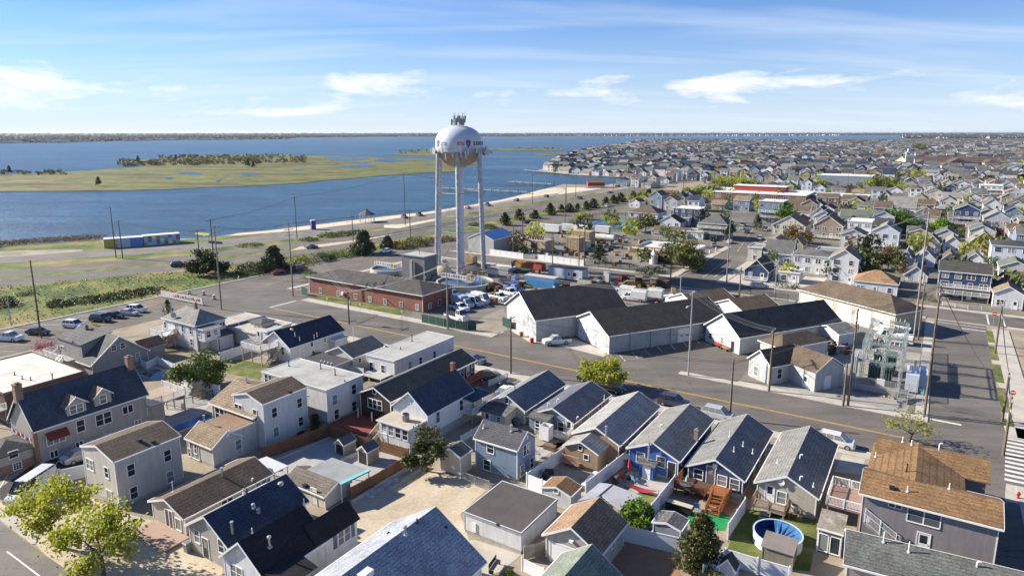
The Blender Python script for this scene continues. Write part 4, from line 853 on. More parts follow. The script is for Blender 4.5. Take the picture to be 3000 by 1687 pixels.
# 6 white house with navy roof and raised deck
H = House('house','white house with plain navy gable roof and raised white deck on tall posts',right=ZF(720,350),far=ZF(1203,197),ridge=ZF(588,210),base=ZF(738,492),wallm=S_WHITE,roofm=RF_NAVY)
H.wins('F',[ZF(565,345),ZF(663,370)],0.75,1.4);H.wins('F',[ZF(573,462)],0.7,1.3);H.wins('R',[ZF(908,310),ZF(1022,275)],0.6,0.9);H.wins('R',[ZF(922,420)],0.6,0.8)
H.vents([ZF(765,243),ZF(805,280),ZF(928,262),ZF(953,245)],'pipe',0.7);H.vent(ZF(740,190),'dome');H.vent(ZF(945,165),'dark',1.0);H.vent(ZF(818,130),'stack',0.6)
hx,hy = H.w / 2,H.d / 2
H.deck(-hx - 1.4,0.4,-hy - 3.6,-hy,2.75,'FLR',m=DECKG,t=0.3);H.door('F',ZF(465,335),z=2.75);H.stairs(0.6,1.6,-hy - 3.2,-hy - 0.3,0.2,2.7,9,DECKG);H.wing(-hx,-hx + 1.4,-hy,-hy + 3,5.0,'flat',roofm=FR_GREY)
for yy in (2.0,5.5,8.8): H.boxpart('downspout',WHITE,hx,hx + 0.08,yy - 0.05,yy + 0.05,0.2,H.h)
H.wing(hx,hx + 1.6,hy - 3.5,hy - 0.5,2.2,'flat',roofm=FR_WHITE)
# 7 small cream house
H = House('house','small cream bungalow with dark slate gable and low black porch roof',right=ZF(1258,435),far=ZF(1522,325),ridge=ZF(1135,340),h=2.9,wallm=S_CREAM,roofm=RF_GREY)
hx,hy = H.w / 2,H.d / 2
H.wing(-hx - 1.0,hx - 0.6,-hy - 4.2,-hy,2.4,'flat',roofm=flatroof((0.045,0.045,0.05)));add_window(H.e,(hx - 2.4,-hy - 4.2,0.8),0,1.5,1.2,'pair',WHITE);H.wins('R',[ZF(1315,450)],0.6,0.7)
for i in range(4): add_vent(H.e,(hx - 3.5 + i * 0.8,-hy - 3.9,2.55),'elbow',0.3)
# 8 white flat-roofed house by the road
H = House('house','white single-storey house with pale flat roof beside the main street',right=ZF(1607,467),left=ZF(1363,408),far=ZF(2070,245),base=ZF(1612,625),roof='flat',rise=0.05,wallm=S_WHITE2,roofm=FR_GREY,oh=0.12,found=0.9,foundm=CHIMB)
H.wins('F',[ZF(1415,500),ZF(1515,527)],0.8,1.4);H.wins('R',[ZF(1742,493),ZF(1832,455),ZF(1950,403)],0.75,1.3);H.vent(ZF(1760,290),'dark',1.3);H.vent(ZF(1663,357),'dark',0.45);H.vent(ZF(1535,335),'dome')
H.deck(-H.w / 2 + 0.2,H.w / 2 - 0.6,-H.d / 2 - 2.6,-H.d / 2,0.9,'',m=FR_GREY)
# 9 white flat-roofed two-storey
H = House('house','white two-storey block with grey flat roof and three roof pipes',right=ZF(1030,715),left=ZF(468,556),far=ZF(1340,580),base=ZF(1052,1000),roof='flat',rise=0.06,wallm=S_WHITE2,roofm=FR_GREY,oh=0.12)
H.wins('R',[ZF(1103,785),ZF(1265,695),ZF(1120,930),ZF(1268,855)],0.8,1.4);H.wins('F',[ZF(540,610)],1.6,1.4,'pair');H.vents([ZF(715,500),ZF(985,522),ZF(1108,575)],'dark',1.0);H.vent(ZF(1190,632),'dark',0.3)
# 10 white three-storey
H = House('house','tall white house with brown gable roof behind long brown fence',right=ZF(490,832),left=ZF(222,748),far=ZF(893,685),ridge=ZF(345,735),base=ZF(520,1225),wallm=siding((0.60,0.61,0.60),0.2),roofm=RF_DKBROWN,oh=0.15)
H.wins('F',[ZF(284,862)],1.5,1.2,'pair');H.wins('F',[ZF(428,910)],0.7,1.3);H.wins('R',[ZF(590,893),ZF(803,810),ZF(605,1057),ZF(815,968)],0.75,1.25);H.vent(ZF(722,725),'box');H.boxpart('crawl_vent',BLACK,H.w / 2 - 0.02,H.w / 2 + 0.02,1.5,2.6,0.02,0.5)
# 11 brown shingled house behind it
H = House('house','brown shingled house with tan front roof slope beside small blue pool',left=ZF(30,812),h=4.3,w=9.5,d=9.0,rise=1.9,roof='x',wallm=S_BROWNSH,roofm=RF_TAN)
H.wins('F',[ZF(128,905)],1.9,1.6,'pair');H.vent(ZF(357,640),'stack',0.7)
# 12 cream house with tan gable and flat brown rear roof
H = House('house','cream house with tan front gable and flat brown rear roof',right=ZF(60,1207),left=ZA(1532,292),ridge=ZF(190,1058),base=ZF(75,1375),roof='x',wallm=siding((0.58,0.57,0.53)),roofm=RF_TAN,oh=0.2)
hx,hy = H.w / 2,H.d / 2
pf = H.hit('R',ZF(472,1030));H.wing(-hx,hx - 0.01,0.3,max(hy + 1,pf.y),H.h + H.rise - 0.35,'flat',roofm=FR_BRN,oh=0.1)
H.wins('R',[ZF(430,1100)],0.75,1.2);H.gablevent('R',ZF(195,1080));H.wins('F',[ZA(1660,365)],0.6,1.3);H.wins('F',[ZA(1672,562)],1.8,1.9,'slider');H.wins('F',[ZA(1590,482)],0.6,1.0);H.vent(ZA(1950,215),'pipe',0.4);H.vent(ZA(1735,140),'stack',0.8)
# 13 beige three-storey
H = House('house','tall beige house with brown gable roof behind the leafy street trees',right=ZA(963,490),far=ZA(1545,265),ridge=ZA(808,350),base=ZA(1010,890),wallm=siding((0.53,0.51,0.45),0.2),roofm=RF_DKBROWN,oh=0.15)
H.wins('F',[ZA(765,502)],1.4,1.2,'pair');H.wins('F',[ZA(907,572)],0.7,1.2);H.wins('F',[ZA(930,757)],1.0,0.95,'pic');H.wins('R',[ZA(1112,548),ZA(1422,425),ZA(1137,740),ZA(1445,605)],0.75,1.3);H.vents([ZA(1185,305),ZA(1300,317)],'box')
# 14 long brown bungalow
H = House('house','long low bungalow with brown shingle roof and front sliding door',right=ZA(1557,972),far=ZB(312,590),ridge=ZA(1392,806),base=ZA(1583,1145),wallm=siding((0.48,0.45,0.40)),roofm=RF_BROWN)
H.wins('F',[ZA(1443,995)],1.2,1.9,'slider');H.wins('F',[ZA(1517,1010)],0.9,1.2,'pic');H.wins('R',[ZA(1930,812),ZB(188,668)],1.3,0.8,'slider');H.vent(ZA(1887,600),'stack',0.9);H.vent(ZA(2140,645),'elbow',0.3);H.vent(ZA(1470,735),'pipe',1.2)
H.deck(-H.w / 2 + 0.5,H.w / 2 + 0.6,-H.d / 2 - 2.6,-H.d / 2,0.3,'',m=paint((0.36,0.25,0.19),0.9),posts=False)
# 15 navy-roofed bungalow
H = House('house','long bungalow with navy shingle roof and grey-beige clapboard front',left=ZA(1565,1018),ridge=ZA(1728,952),far=ZB(612,818),h=2.8,wallm=siding((0.42,0.39,0.35)),roofm=RF_BLUE)
H.wins('F',[ZA(1675,1110),ZA(1880,1195)],0.8,1.3);H.door('F',ZA(1745,1165),m=BLACK,z=0.2);H.gablevent('F',ZA(1765,1018));H.vent(ZB(355,668),'dome');H.vents([ZB(552,830),ZB(40,745),ZB(112,1080)],'pipe',0.5);H.vents([ZB(123,870),ZB(165,905)],'cap',0.3);H.vent(ZB(-15,660),'dark',0.6);H.vent(ZA(1975,1085),'stack',1.1)
# 16 white house with black roof
cl = P(ZA(1858,1278),3.0);ax_,ay_ = GUV(1,0),GUV(0,1);r_ = ray(ZA(2020,1172));ap = CAMP + r_ * (ay_.dot(cl - CAMP) / ay_.dot(r_));wt = (P(ZB(1030,960),3.0) - cl).dot(ax_)
H = House('house','white house with plain black L-shaped roof and blue-grey shutters',left=ZA(1858,1278),w=wt,h=3.0,d=(P(ZB(550,855),ap.z) - cl).dot(ay_),rise=ap.z - 3.0,split=((ap - cl).dot(ax_) - wt / 2) / (wt - 0.6),wallm=siding((0.70,0.71,0.72)),roofm=RF_BLACK)
hx,hy = H.w / 2,H.d / 2;H16 = H
pe = H.to_local(P(ZB(1030,960),3.0));o_ = H.to_local(CAMP);r_ = ray(ZB(920,800));r_ = Vector((r_.dot(H.ax),r_.dot(H.ay),r_.z));pr_ = o_ + r_ * ((pe.y - o_.y) / r_.y)
H.wing(2 * pr_.x - pe.x + 0.25,pe.x - 0.25,hy - 0.9,pe.y - 0.25,2.95,'gable',pr_.z - 3.05,tr=False)
def plane_y(H,x,q): o_ = H.to_local(CAMP);r_ = ray(q);r_ = Vector((r_.dot(H.ax),r_.dot(H.ay),r_.z));return o_ + r_ * ((x - o_.x) / r_.x)
p_ = plane_y(H,pe.x - 0.25,ZB(893,1105));add_window(H.e,(pe.x - 0.24,p_.y,p_.z - 0.65),math.pi / 2,1.5,1.3,'pair',WHITE)
for s_ in (-1.15,1.15): MB().box(-0.22,0.22,-0.04,0.02,0,1.45).build('shutter',paint((0.11,0.15,0.21),0.6),H.e,(pe.x - 0.24,p_.y + s_,p_.z - 0.72),math.pi / 2)
H.vent(ZB(262,1200),'cap',0.9);H.wins('F',[ZA(2010,1420)],1.6,1.3,'pair');H.gablevent('F',ZA(2025,1250),0.5,0.7)
H.deck(hx,hx + 2.2,-hy + 0.2,hy - 3,0.6,'FR');H.wing(hx,hx + 2.2,-hy + 0.2,hy - 3.2,2.85,'shed',0.5,axis='x',z0=2.6)
# 17 brown-roofed shed
H = House('shed','shed with brown shingle roof and bright white end wall','shed',right=ZB(727,787),left=ZB(430,607),ridge=ZB(842,664),base=ZB(737,895),roof='x',wallm=siding((0.58,0.54,0.47),0.4),roofm=roofing((0.16,0.135,0.11)),oh=0.15,found=0.1)
H.vent(ZB(562,690),'box');H.door('F',ZB(640,800),0.8,1.9,m=OFFW,lite=False)
# 25 cream shed under the dark tree
H = House('shed','small cream garden shed with grey gable beside blue two-storey house','shed',right=ZB(1880,447),far=ZB(1993,384),ridge=ZB(1788,373),base=ZB(1885,612),wallm=siding((0.52,0.48,0.38),0.3),roofm=RF_GREY,oh=0.12,found=0.1)
# 26 blue two-storey
H = House('house','slate-blue two-storey house with grey gable roof and white windows',right=ZC(482,390),left=ZC(100,282),ridge=ZC(567,228),base=ZC(490,655),roof='x',wallm=S_BLUE,roofm=roofing((0.085,0.085,0.095)),oh=0.2)
H.wins('F',[ZC(252,362),ZC(223,507)],0.9,1.25);H.wins('R',[ZC(557,372)],1.4,1.25,'pair');H.wins('R',[ZC(520,562),ZC(602,498)],0.75,1.3);H.gablevent('R',ZC(565,268),0.35,0.5);H.vent(ZC(192,195),'pipe',0.5);H.vent(ZC(430,220),'cap',0.7);H26 = H
# 27 cream cottage
H = House('house','cream cottage with slate-blue gable roof and lean-to entry at rear',right=ZG(838,885),far=ZG(1192,655),ridge=ZG(675,750),base=ZG(832,1018),wallm=S_CREAM,roofm=roofing((0.19,0.195,0.20)))
hx,hy = H.w / 2,H.d / 2;H.wins('F',[ZG(680,793)],0.5,0.7);H.vent(ZG(748,690),'stack',0.9)
w_ = H.wing(-hx + 0.2,hx - 1.5,-hy - 2.6,-hy,2.0,'shed',0.45,roofm=RF_GREY);add_window(w_,(hx - 2.6,-hy - 2.6,1.0),0,0.5,0.7,'dh',WHITE);add_door(w_,(-hx + 1.2,-hy - 2.6,0.1),0,0.8,1.8)
H.wins('R',[ZG(890,880),ZG(980,820),ZG(1075,758),ZG(1140,715)],0.6,0.7)
# 28 blue-grey cottage
H = House('house','blue-grey cottage with navy gable roof and white outdoor shower stall',right=ZG(1252,992),far=ZG(1584,747),ridge=ZG(1068,862),base=ZG(1242,1112),wallm=S_BLGREY,roofm=roofing((0.12,0.13,0.16)))
hx,hy = H.w / 2,H.d / 2;H.wins('F',[ZG(1140,1012)],0.85,1.2);H.door('F',ZG(1207,1040),0.85,1.95,z=0.2)
w_ = H.wing(-hx + 0.2,-0.1,-hy - 1.7,-hy,2.1,'shed',0.3,roofm=RF_GREY);add_window(w_,(-hx + 1.5,-hy - 1.7,1.0),0,0.6,0.9,'dh',WHITE)
ss = MB()
for a in ((-0.2,1.0,-hy - 3.3,-hy - 3.2),(-0.2,1.0,-hy - 2.1,-hy - 2.0),(-0.3,-0.2,-hy - 3.3,-hy - 2.0),(1.0,1.1,-hy - 3.3,-hy - 2.0)): ss.box(*a,0.2,2.1)
ss.build('shower_stall',VINYL,H.e);H.deck(0.2,hx,-hy - 1.9,-hy,0.35,'FR',m=DECKG);H.vents([ZG(1107,805),ZG(1030,840)],'elbow',0.4);H.vent(ZG(1275,950),'elbow',0.3);H.vent(ZG(1508,785),'pipe',0.8);ac_unit(H.e,(-1.1,-hy - 2.5,0.5),0.75)
H.wins('R',[ZG(1300,985),ZG(1390,915),ZG(1470,855),ZG(1530,810)],0.7,1.0)
# 29 tan cottage with log-look annex
H = House('house','tan board-sided cottage with slate roof and small gabled rear annex with porch',right=ZG(1642,1178),far=ZG(2002,850),ridge=ZG(1435,1027),h=2.75,wallm=S_TAN,roofm=roofing((0.30,0.295,0.285)))
hx,hy = H.w / 2,H.d / 2;pw = H.hit('F',ZG(1530,1385))
w_ = H.wing(-hx + 0.2,hx - 1.4,-hy - 3.0,-hy,2.35,'gable',1.05)
add_window(w_,(hx - 2.9,-hy - 3.0,1.3),0,0.55,0.6,'pic',WHITE);add_window(w_,(hx - 3.7,-hy - 3.0,2.3),0,0.45,0.55,'pic',WHITE)
H.deck(-hx + 0.25,-hx + 2.4,-hy - 3.7,-hy - 3.01,0.6,'F',m=paint((0.40,0.24,0.18),0.8),railm=paint((0.45,0.27,0.2),0.7));H.vent(ZG(1522,1085),'stack',1.1);H.wins('R',[ZG(1700,1180),ZG(1800,1085),ZG(1890,1000),ZG(1960,930)],0.7,1.0)
# 30 bright blue cottage
H = House('house','bright blue cottage with dark grey roof, tall flue and open rear door',left=ZC(1405,362),ridge=ZC(1632,327),h=2.7,far=ZK(463,774),wallm=S_BRIGHT,roofm=roofing((0.215,0.21,0.195)))
hx,hy = H.w / 2,H.d / 2;H.wins('F',[ZC(1527,442),ZC(1700,478)],0.95,1.2);H.door('F',ZC(1790,540),0.9,2.0,m=BLACK,lite=False,z=0.25);H.wins('R',[ZC(1880,470),ZC(1945,385),ZC(2082,250)],0.6,1.0)
w_ = H.wing(-1.2,0.5,-hy - 1.3,-hy,1.75,'shed',0.15,roofm=RF_GREY);add_door(w_,(-0.3,-hy - 1.3,0.05),0,0.8,1.55,VINYL,False);add_vent(H.e,(-0.4,-hy - 0.5,1.9),'stack',2.3);H.chimney(ZC(1998,290),0.45,1.2,brickmat((0.30,0.25,0.18)));H.vent(ZC(1695,180),'elbow',0.2)
dish_part(H.e,(-hx - 0.2,-hy - 0.4,1.5),0.3);H30 = H
# 31 navy cottage
H = House('house','navy blue cottage with charcoal roof and red-brown rear deck',right=ZD(470,577),far=ZD(704,208),ridge=ZD(246,415),base=ZD(440,722),wallm=S_NAVY,roofm=roofing((0.19,0.19,0.185)),found=0.5,foundm=paint((0.45,0.40,0.28),0.9))
H.wins('F',[ZD(118,518),ZD(297,568),ZD(392,595)],0.95,1.15);H.door('F',ZD(208,578),0.9,2.0,m=paint((0.10,0.10,0.11),0.5),z=0.9);H.gablevent('F',ZD(244,460),0.5,0.6);H.vents([ZD(353,235),ZD(386,350),ZD(455,310),ZD(527,365)],'pipe',0.65);H31 = H
H.wins('R',[ZD(540,510),ZD(580,440),ZD(628,365),ZD(665,300)],0.7,1.0)
hx,hy = H.w / 2,H.d / 2;M_RED = paint((0.27,0.095,0.03),0.7,0.15)
# rear deck, landing and steps
H.deck(-hx - 0.6,-0.2,-hy - 2.9,-hy,0.85,'FL',m=paint((0.09,0.05,0.035),0.8),railm=paint((0.19,0.07,0.03),0.7));H.deck(-0.19,1.9,-hy - 2.4,-hy,0.87,'',m=M_RED)
H.stairs(0.5,1.9,-hy - 5.0,-hy - 2.4,0.05,0.85,5,M_RED,M_RED);H.boxpart('deck_wall',M_RED,1.9,2.0,-hy - 4.6,-hy - 0.2,0.2,1.35)
# 32 beige cottage
H = House('house','cream clapboard cottage with grey roof, white dish and wooden back steps',right=ZD(1030,710),far=ZD(1192,302),ridge=ZD(788,541),base=ZD(1003,882),wallm=siding((0.50,0.46,0.38)),roofm=roofing((0.20,0.196,0.185)))
hx,hy = H.w / 2,H.d / 2;H.door('F',ZD(655,680),0.85,2.0,m=VINYL,z=0.6);H.wins('F',[ZD(745,697)],0.85,1.3);dish_part(H.e,H.hit('F',ZD(745,590)) + Vector((0,-0.1,0)),0.0,0.38)
H.deck(-hx - 0.1,hx * 0.1,-hy - 1.7,-hy,0.6,'FLR',m=DECKG,railm=paint((0.30,0.20,0.11),0.8));H.stairs(-hx + 0.9,-hx + 1.9,-hy - 3.0,-hy - 1.7,0,0.55,3,DECKG);ac_unit(H.e,(hx * 0.35,-hy - 0.7,0.75),0.85);H.boxpart('ac_stand',DECKW,hx * 0.35 - 0.5,hx * 0.35 + 0.5,-hy - 1.15,-hy - 0.2,0.65,0.75)
for xx in (-0.4,0.4): H.boxpart('ac_stand_leg',DECKW,hx * 0.35 + xx - 0.05,hx * 0.35 + xx + 0.05,-hy - 1.1,-hy - 1.0,0.0,0.65)
H.vents([ZD(735,265),ZD(714,432),ZD(985,615)],'pipe',0.5);H.vents([ZD(885,400),ZD(885,565)],'elbow',0.4);H.wins('R',[ZD(1050,700),ZD(1090,600),ZD(1130,500),ZD(1165,410)],0.6,0.8)
# 33 orange-roofed house
H = House('house','big mauve-grey house with orange-brown shingle roofs at the street corner',right=ZD(2427,942),left=ZD(1330,660),d=6.2,rise=1.08,h=5.2,roof='x',wallm=S_PURPLE,roofm=RF_ORANGE,oh=0.35)
hx,hy = H.w / 2,H.d / 2;H33 = H
H.wins('F',[ZD(1605,750)],1.0,0.5,'slider');H.wins('F',[ZD(1820,845)],2.6,1.4,'pair');H.door('F',ZD(1812,1040),1.0,2.05,m=VINYL)
pc = H.to_local(P(ZD(1795,300),H.h + H.rise));pr0 = H.to_local(P(ZD(2400,600),H.h));plb = H.to_local(P(ZD(1450,240),H.h + H.rise))
yb = pc.y
H.wing(pc.x - 4.2,pc.x + 3.8,0.3,yb,H.h,'gable',H.rise * 0.99,oh=0.3,tr=False)
H.wing(-hx + 0.5,hx - 0.6,yb - 3.4,yb + 2.2,H.h - 0.02,'gable',H.rise * 0.98,axis='x',oh=0.35,tr=False)
H.vents([ZD(1690,500)],'dark',0.9);H.vents([ZD(1578,628)],'box');H.vents([ZD(1696,650),ZD(2012,630),ZD(1660,275),ZD(1455,390),ZD(1727,300)],'pipe',0.6);H.vent(ZD(1935,330),'elbow',0.6)
H.deck(-hx - 3.2,-hx,-hy + 0.4,hy - 0.4,2.75,'FLB',m=paint((0.30,0.19,0.15),0.8),railm=WHITE);H.stairs(-hx - 1.4,-hx - 0.2,hy + 3.0,hy - 0.4,0.1,2.7,10,DECKG,WHITE)
o = MB();stairs_mb(o,-0.5,0.5,0,4.2,0.1,2.75,10);o = o.build('stairs',DECKG,H.e,(-hx + 4.6,-hy - 0.62,0),math.pi / 2);rb = MB();rail_mb(rb,(0.5,0,0.1),(0.5,4.2,2.75));rail_mb(rb,(-0.5,0,0.1),(-0.5,4.2,2.75));rb.build('railing',WHITE,o)
# 34 grey-roofed building at bottom right
H = House('house','grey-shingled low house cut by bottom right photo edge',left=ZD(1212,1198),d=6.0,rise=1.55,rot=R(-27.5),h=3.0,w=24,roof='x',wallm=S_TAUPE,roofm=roofing((0.13,0.135,0.125)))
H.vents([ZD(1515,1030),ZD(1705,1105)],'pipe',1.0);H.vents([ZD(2220,1215)],'elbow',0.4)
# 35 little mossy outbuilding with white doors
H = House('outbuilding','mossy stone outbuilding with white glazed double doors beside pool lawn','outbuilding',right=ZD(1215,985),left=ZD(1010,985 - 55),base=ZD(1195,1160),d=3.0,roof='shed',rise=0.5,wallm=paint((0.13,0.14,0.16),0.8),roofm=groundmat('mossy_roof',[(0.3,(0.16,0.14,0.11)),(0.55,(0.27,0.24,0.2)),(0.75,(0.42,0.40,0.33))],1.2,fine=(4,0.6,1.3)),oh=0.15,found=0.0)
H.wins('F',[ZD(1058,1060),ZD(1140,1085)],0.95,1.7,'pic')
# 37 dark shingled house
H = House('house','long dark-shingled house with charcoal gable roof and brick chimney',right=ZF(1577,806),far=ZG(437,452),ridge=ZF(1430,686),base=ZF(1595,1015),wallm=S_DKSH,roofm=RF_DKGREEN,found=0.0)
hx,hy = H.w / 2,H.d / 2;H.wins('F',[ZF(1445,822)],2.6,1.3,'triple');H.wins('F',[ZF(1440,712)],0.6,0.7,'pic');H.chimney(ZG(222,545),0.55,1.3,BRICK);H.vents([ZF(1732,700),ZF(1767,690)],'dark',0.7)
H.wins('R',[ZG(350,540),ZG(395,505)],0.7,1.5);H.door('R',ZG(300,565),0.9,2.0,m=BLACK);o = H.deck(hx,hx + 2.0,hy - 5.6,hy - 0.6,1.5,'FR',m=paint((0.20,0.05,0.03),0.8),railm=paint((0.22,0.055,0.035),0.7));H.stairs(hx + 0.3,hx + 1.5,hy - 8.6,hy - 5.6,0.1,1.5,7,paint((0.20,0.05,0.03),0.8),paint((0.22,0.055,0.035),0.7))
for xx in (-hx + 0.2,0.0,hx - 0.2): H.boxpart('post',WHITE,xx - 0.07,xx + 0.07,-hy - 0.9,-hy - 0.76,0,H.h * 0.45)
# 38 white house with navy roof and sunroom
H = House('house','white house with navy gable and flat-topped sunroom carrying an air conditioner',right=ZF(1892,922),far=ZG(402,706),ridge=ZF(1727,727),basefar=ZG(367,945),wallm=siding((0.68,0.70,0.72)),roofm=RF_BLUE,found=1.3)
hx,hy = H.w / 2,H.d / 2;H.wins('R',[ZF(1978,930),ZG(293,830),ZG(95,930)],0.75,1.5);H.gablevent('F',ZF(1738,785),0.6,1.0)
w_ = H.wing(-hx + 0.1,hx - 0.5,-hy - 3.0,-hy,H.h - 1.0,'flat',roofm=FR_TAN,z0=0.0,wallm=siding((0.68,0.70,0.72)))
for i in range(4): add_window(w_,(-hx + 1.0 + i * (H.w - 2.2) / 3,-hy - 3.0,H.h - 2.6),0,0.85,1.25,'dh',WHITE)
add_door(w_,(-hx + 1.0,-hy - 3.0,0.05),0,0.85,1.9,VINYL,False);ac_unit(H.e,(0.4,-hy - 1.4,H.h - 0.88),1.1)
H.stairs(-hx - 1.2,-hx - 0.1,-hy - 4.0,-hy - 1.0,0.1,1.6,7,DECKG,paint((0.42,0.36,0.28),0.8));H.deck(-0.3 + hx,hx + 1.6,hy - 2.0,hy + 1.2,1.6,'FRB',m=DECKG);H.wing(hx,hx + 1.8,hy - 2.2,hy + 1.3,H.h - 0.5,'shed',0.4,z0=H.h - 0.7,axis='x')
# 21 white and navy house, bottom centre
H = House('house','house with bright pale left roof slope and wide navy right slope, bottom centre',far=ZB(2102,1322),rfar=ZB(1672,868),d=17,h=3.2,wallm=S_WHITE,roofm=roofing((0.30,0.32,0.36)),oh=0.35)
H.vent(ZB(1412,1100),'cap',0.7);H.vent(ZB(1512,995),'dark',0.4);H.vents([ZB(1270,1085),ZB(1757,1035)],'dark',0.15);mb = MB();p_ = H.roof_hit(ZB(1060,1420));MB().box(-0.5,0.5,-0.6,0.6,-0.3,0.15).build('skylight',WHITE,H.e,p_)
# 22 flat garage
H = House('garage','white garage with dark flat roll-roofing and bench in front','garage',right=ZC(515,1097),left=ZC(20,907),far=ZC(827,803),base=ZC(517,1272),roof='flat',rise=0.03,wallm=siding((0.70,0.71,0.72)),roofm=FR_DARK,oh=0.12,trim=paint((0.55,0.57,0.58),0.5))
H.boxpart('meter_box',WHITE,-H.w / 2 + 1.0,-H.w / 2 + 1.5,-H.d / 2 - 0.1,-H.d / 2,0.5,1.5);H.boxpart('lamp',BLACK,0.6,0.95,-H.d / 2 - 0.15,-H.d / 2,2.2,2.4)
# 23 tan/dark garage
H = House('garage','garage with roof half sunlit tan and half dark, white door facing camera','garage',left=ZC(690,1097),ridge=ZC(935,1046),far=ZC(1422,997),h=2.7,wallm=siding((0.45,0.42,0.38)),roofm=roofing((0.27,0.18,0.115)),oh=0.3)
H.garage('F',ZC(900,1190),3.4,2.1,4,0);H.wins('R',[ZC(1295,1170)],0.6,0.9);H.boxpart('flood_lamp',WHITE,-0.2,0.2,-H.d / 2 - 0.3,-H.d / 2,2.9,3.1)
# 24 green-roofed house bottom
H = House('house','house with grey-green gable roof cut by bottom photo edge',far=ZC(1375,1445),rfar=ZC(1115,1187),d=15,h=2.9,wallm=S_WHITE,roofm=roofing((0.19,0.215,0.18)))
# ------------------------------------------------------------------ fences, poles, wires, cars, trees
FC = {}
def fence(name,label,pts,h=1.8,kind='vinyl',group=None,cat='fence',step=2.4,post=True):
 def mk():
  pan = MB();po = MB()
  if kind == 'vinyl':
   pan.box(0,1,-0.025,0.025,0.05,h * 0.98);pan.box(0,1,-0.04,0.04,h * 0.93,h);pan.box(0,1,-0.04,0.04,0.02,0.14)
   po.box(-0.065,0.065,-0.065,0.065,0,h + 0.08);po.add([(-0.085,-0.085,h + 0.08),(0.085,-0.085,h + 0.08),(0.085,0.085,h + 0.08),(-0.085,0.085,h + 0.08),(0,0,h + 0.2)],[(0,1,4),(1,2,4),(2,3,4),(3,0,4),(3,2,1,0)]);return pan.mesh('panel',VINYL),po.mesh('post',VINYL)
  if kind in ('wood','greywood'):
   m = FENCEW if kind == 'wood' else DECKG
   for i in range(14): pan.box(i / 14 + 0.004,(i + 1) / 14 - 0.004,-0.012 - 0.006 * (i % 2),0.012,0.04,h - 0.03 * (i % 3 == 1))
   pan.box(0,1,0.012,0.06,0.3,0.4);pan.box(0,1,0.012,0.06,h - 0.4,h - 0.3);po.box(-0.06,0.06,0.0,0.1,0,h + 0.02);return pan.mesh('panel',m),po.mesh('post',m)
  if kind == 'chain':
   pan.add([(0,0,0.03),(1,0,0.03),(1,0,h - 0.03),(0,0,h - 0.03)],[(0,1,2,3)],1);pan.box(0,1,-0.02,0.02,h - 0.05,h)
   po.tube([(0,0,0),(0,0,h + 0.05)],0.035,6);return pan.mesh('panel',[STEEL,meshfence('chain_link',(0.40,0.41,0.41),0.28)]),po.mesh('post',STEEL)
  if kind == 'darkchain':
   pan.add([(0,0,0.03),(1,0,0.03),(1,0,h - 0.03),(0,0,h - 0.03)],[(0,1,2,3)],1);pan.box(0,1,-0.03,0.03,h - 0.06,h)
   po.tube([(0,0,0),(0,0,h + 0.05)],0.06,6);return pan.mesh('panel',[BLACK,meshfence('dark_chain_link',(0.03,0.045,0.04),0.22)]),po.mesh('post',BLACK)
  if kind == 'screen':
   pan.box(0,1,-0.01,0.01,0.05,h);pan.box(0,1,-0.025,0.025,h - 0.03,h + 0.02);po.tube([(0,0,0),(0,0,h + 0.1)],0.04,6)
   return pan.mesh('panel',paint((0.012,0.06,0.045),0.8,0.2)),po.mesh('post',STEEL)
  if kind == 'blue': pan.box(0,1,-0.01,0.01,0.05,h);po.tube([(0,0,0),(0,0,h + 0.1)],0.05,6);return pan.mesh('panel',paint((0.02,0.05,0.30),0.7,0.1)),po.mesh('post',BLACK)
  if kind == 'picket':
   for i in range(12): pan.box(i / 12 + 0.015,i / 12 + 0.06,-0.012,0.012,0.08,h)
   pan.box(0,1,-0.025,0.025,h * 0.9,h * 0.97);pan.box(0,1,-0.025,0.025,0.1,0.18);po.box(-0.05,0.05,-0.05,0.05,0,h + 0.12);return pan.mesh('panel',VINYL),po.mesh('post',VINYL)
  if kind == 'rail':
   for z in (h * 0.55,h): pan.box(0,1,-0.03,0.03,z - 0.08,z)
   po.box(-0.06,0.06,-0.06,0.06,0,h + 0.08);return pan.mesh('panel',VINYL),po.mesh('post',VINYL)
  if kind == 'guard':
   pan.xprism([(-0.05,0.42),(-0.09,0.5),(-0.03,0.58),(-0.09,0.66),(-0.05,0.75),(0.0,0.75),(0.0,0.42)],0,1);po.box(-0.07,0.07,0.0,0.16,0,0.75);return pan.mesh('panel',STEEL),po.mesh('post',DECKG)
  if kind == 'wall': pan.box(0,1,-0.12,0.12,0,h);po.box(-0.13,0.13,-0.13,0.13,0,h + 0.03);return pan.mesh('panel',CONC),po.mesh('post',CONC)
 pm,qm = shared(FC,(kind,round(h,2)),mk)
 pts = [Vector((p[0],p[1],0)) for p in pts]
 e = thing(name,label,cat,pts[0],0,group)
 for i in range(len(pts) - 1):
  a,b = pts[i],pts[i + 1];L = (b - a).length;k = max(1,round(L / step));ang = math.atan2(b.y - a.y,b.x - a.x)
  for j in range(k):
   p = a + (b - a) * (j / k) - pts[0];obj('panel',pm,e,p,ang,(L / k,1,1))
   if post: obj('post',qm,e,p,ang)
  if post and i == len(pts) - 2: obj('post',qm,e,b - pts[0],ang)
 return e
PC = {}
def wire_mb(mb,a,b,sag,r=0.022,n=10):
 a = Vector(a);b = Vector(b);mb.tube([a + (b - a) * (i / n) - Vector((0,0,sag * 4 * (i / n) * (1 - i / n))) for i in range(n + 1)],r,3,caps=False)
M_WIRE = paint((0.035,0.035,0.038),0.6,key='cable');M_WIREL = paint((0.35,0.35,0.34),0.5,0.1,key='bright_cable')
WN = [0]
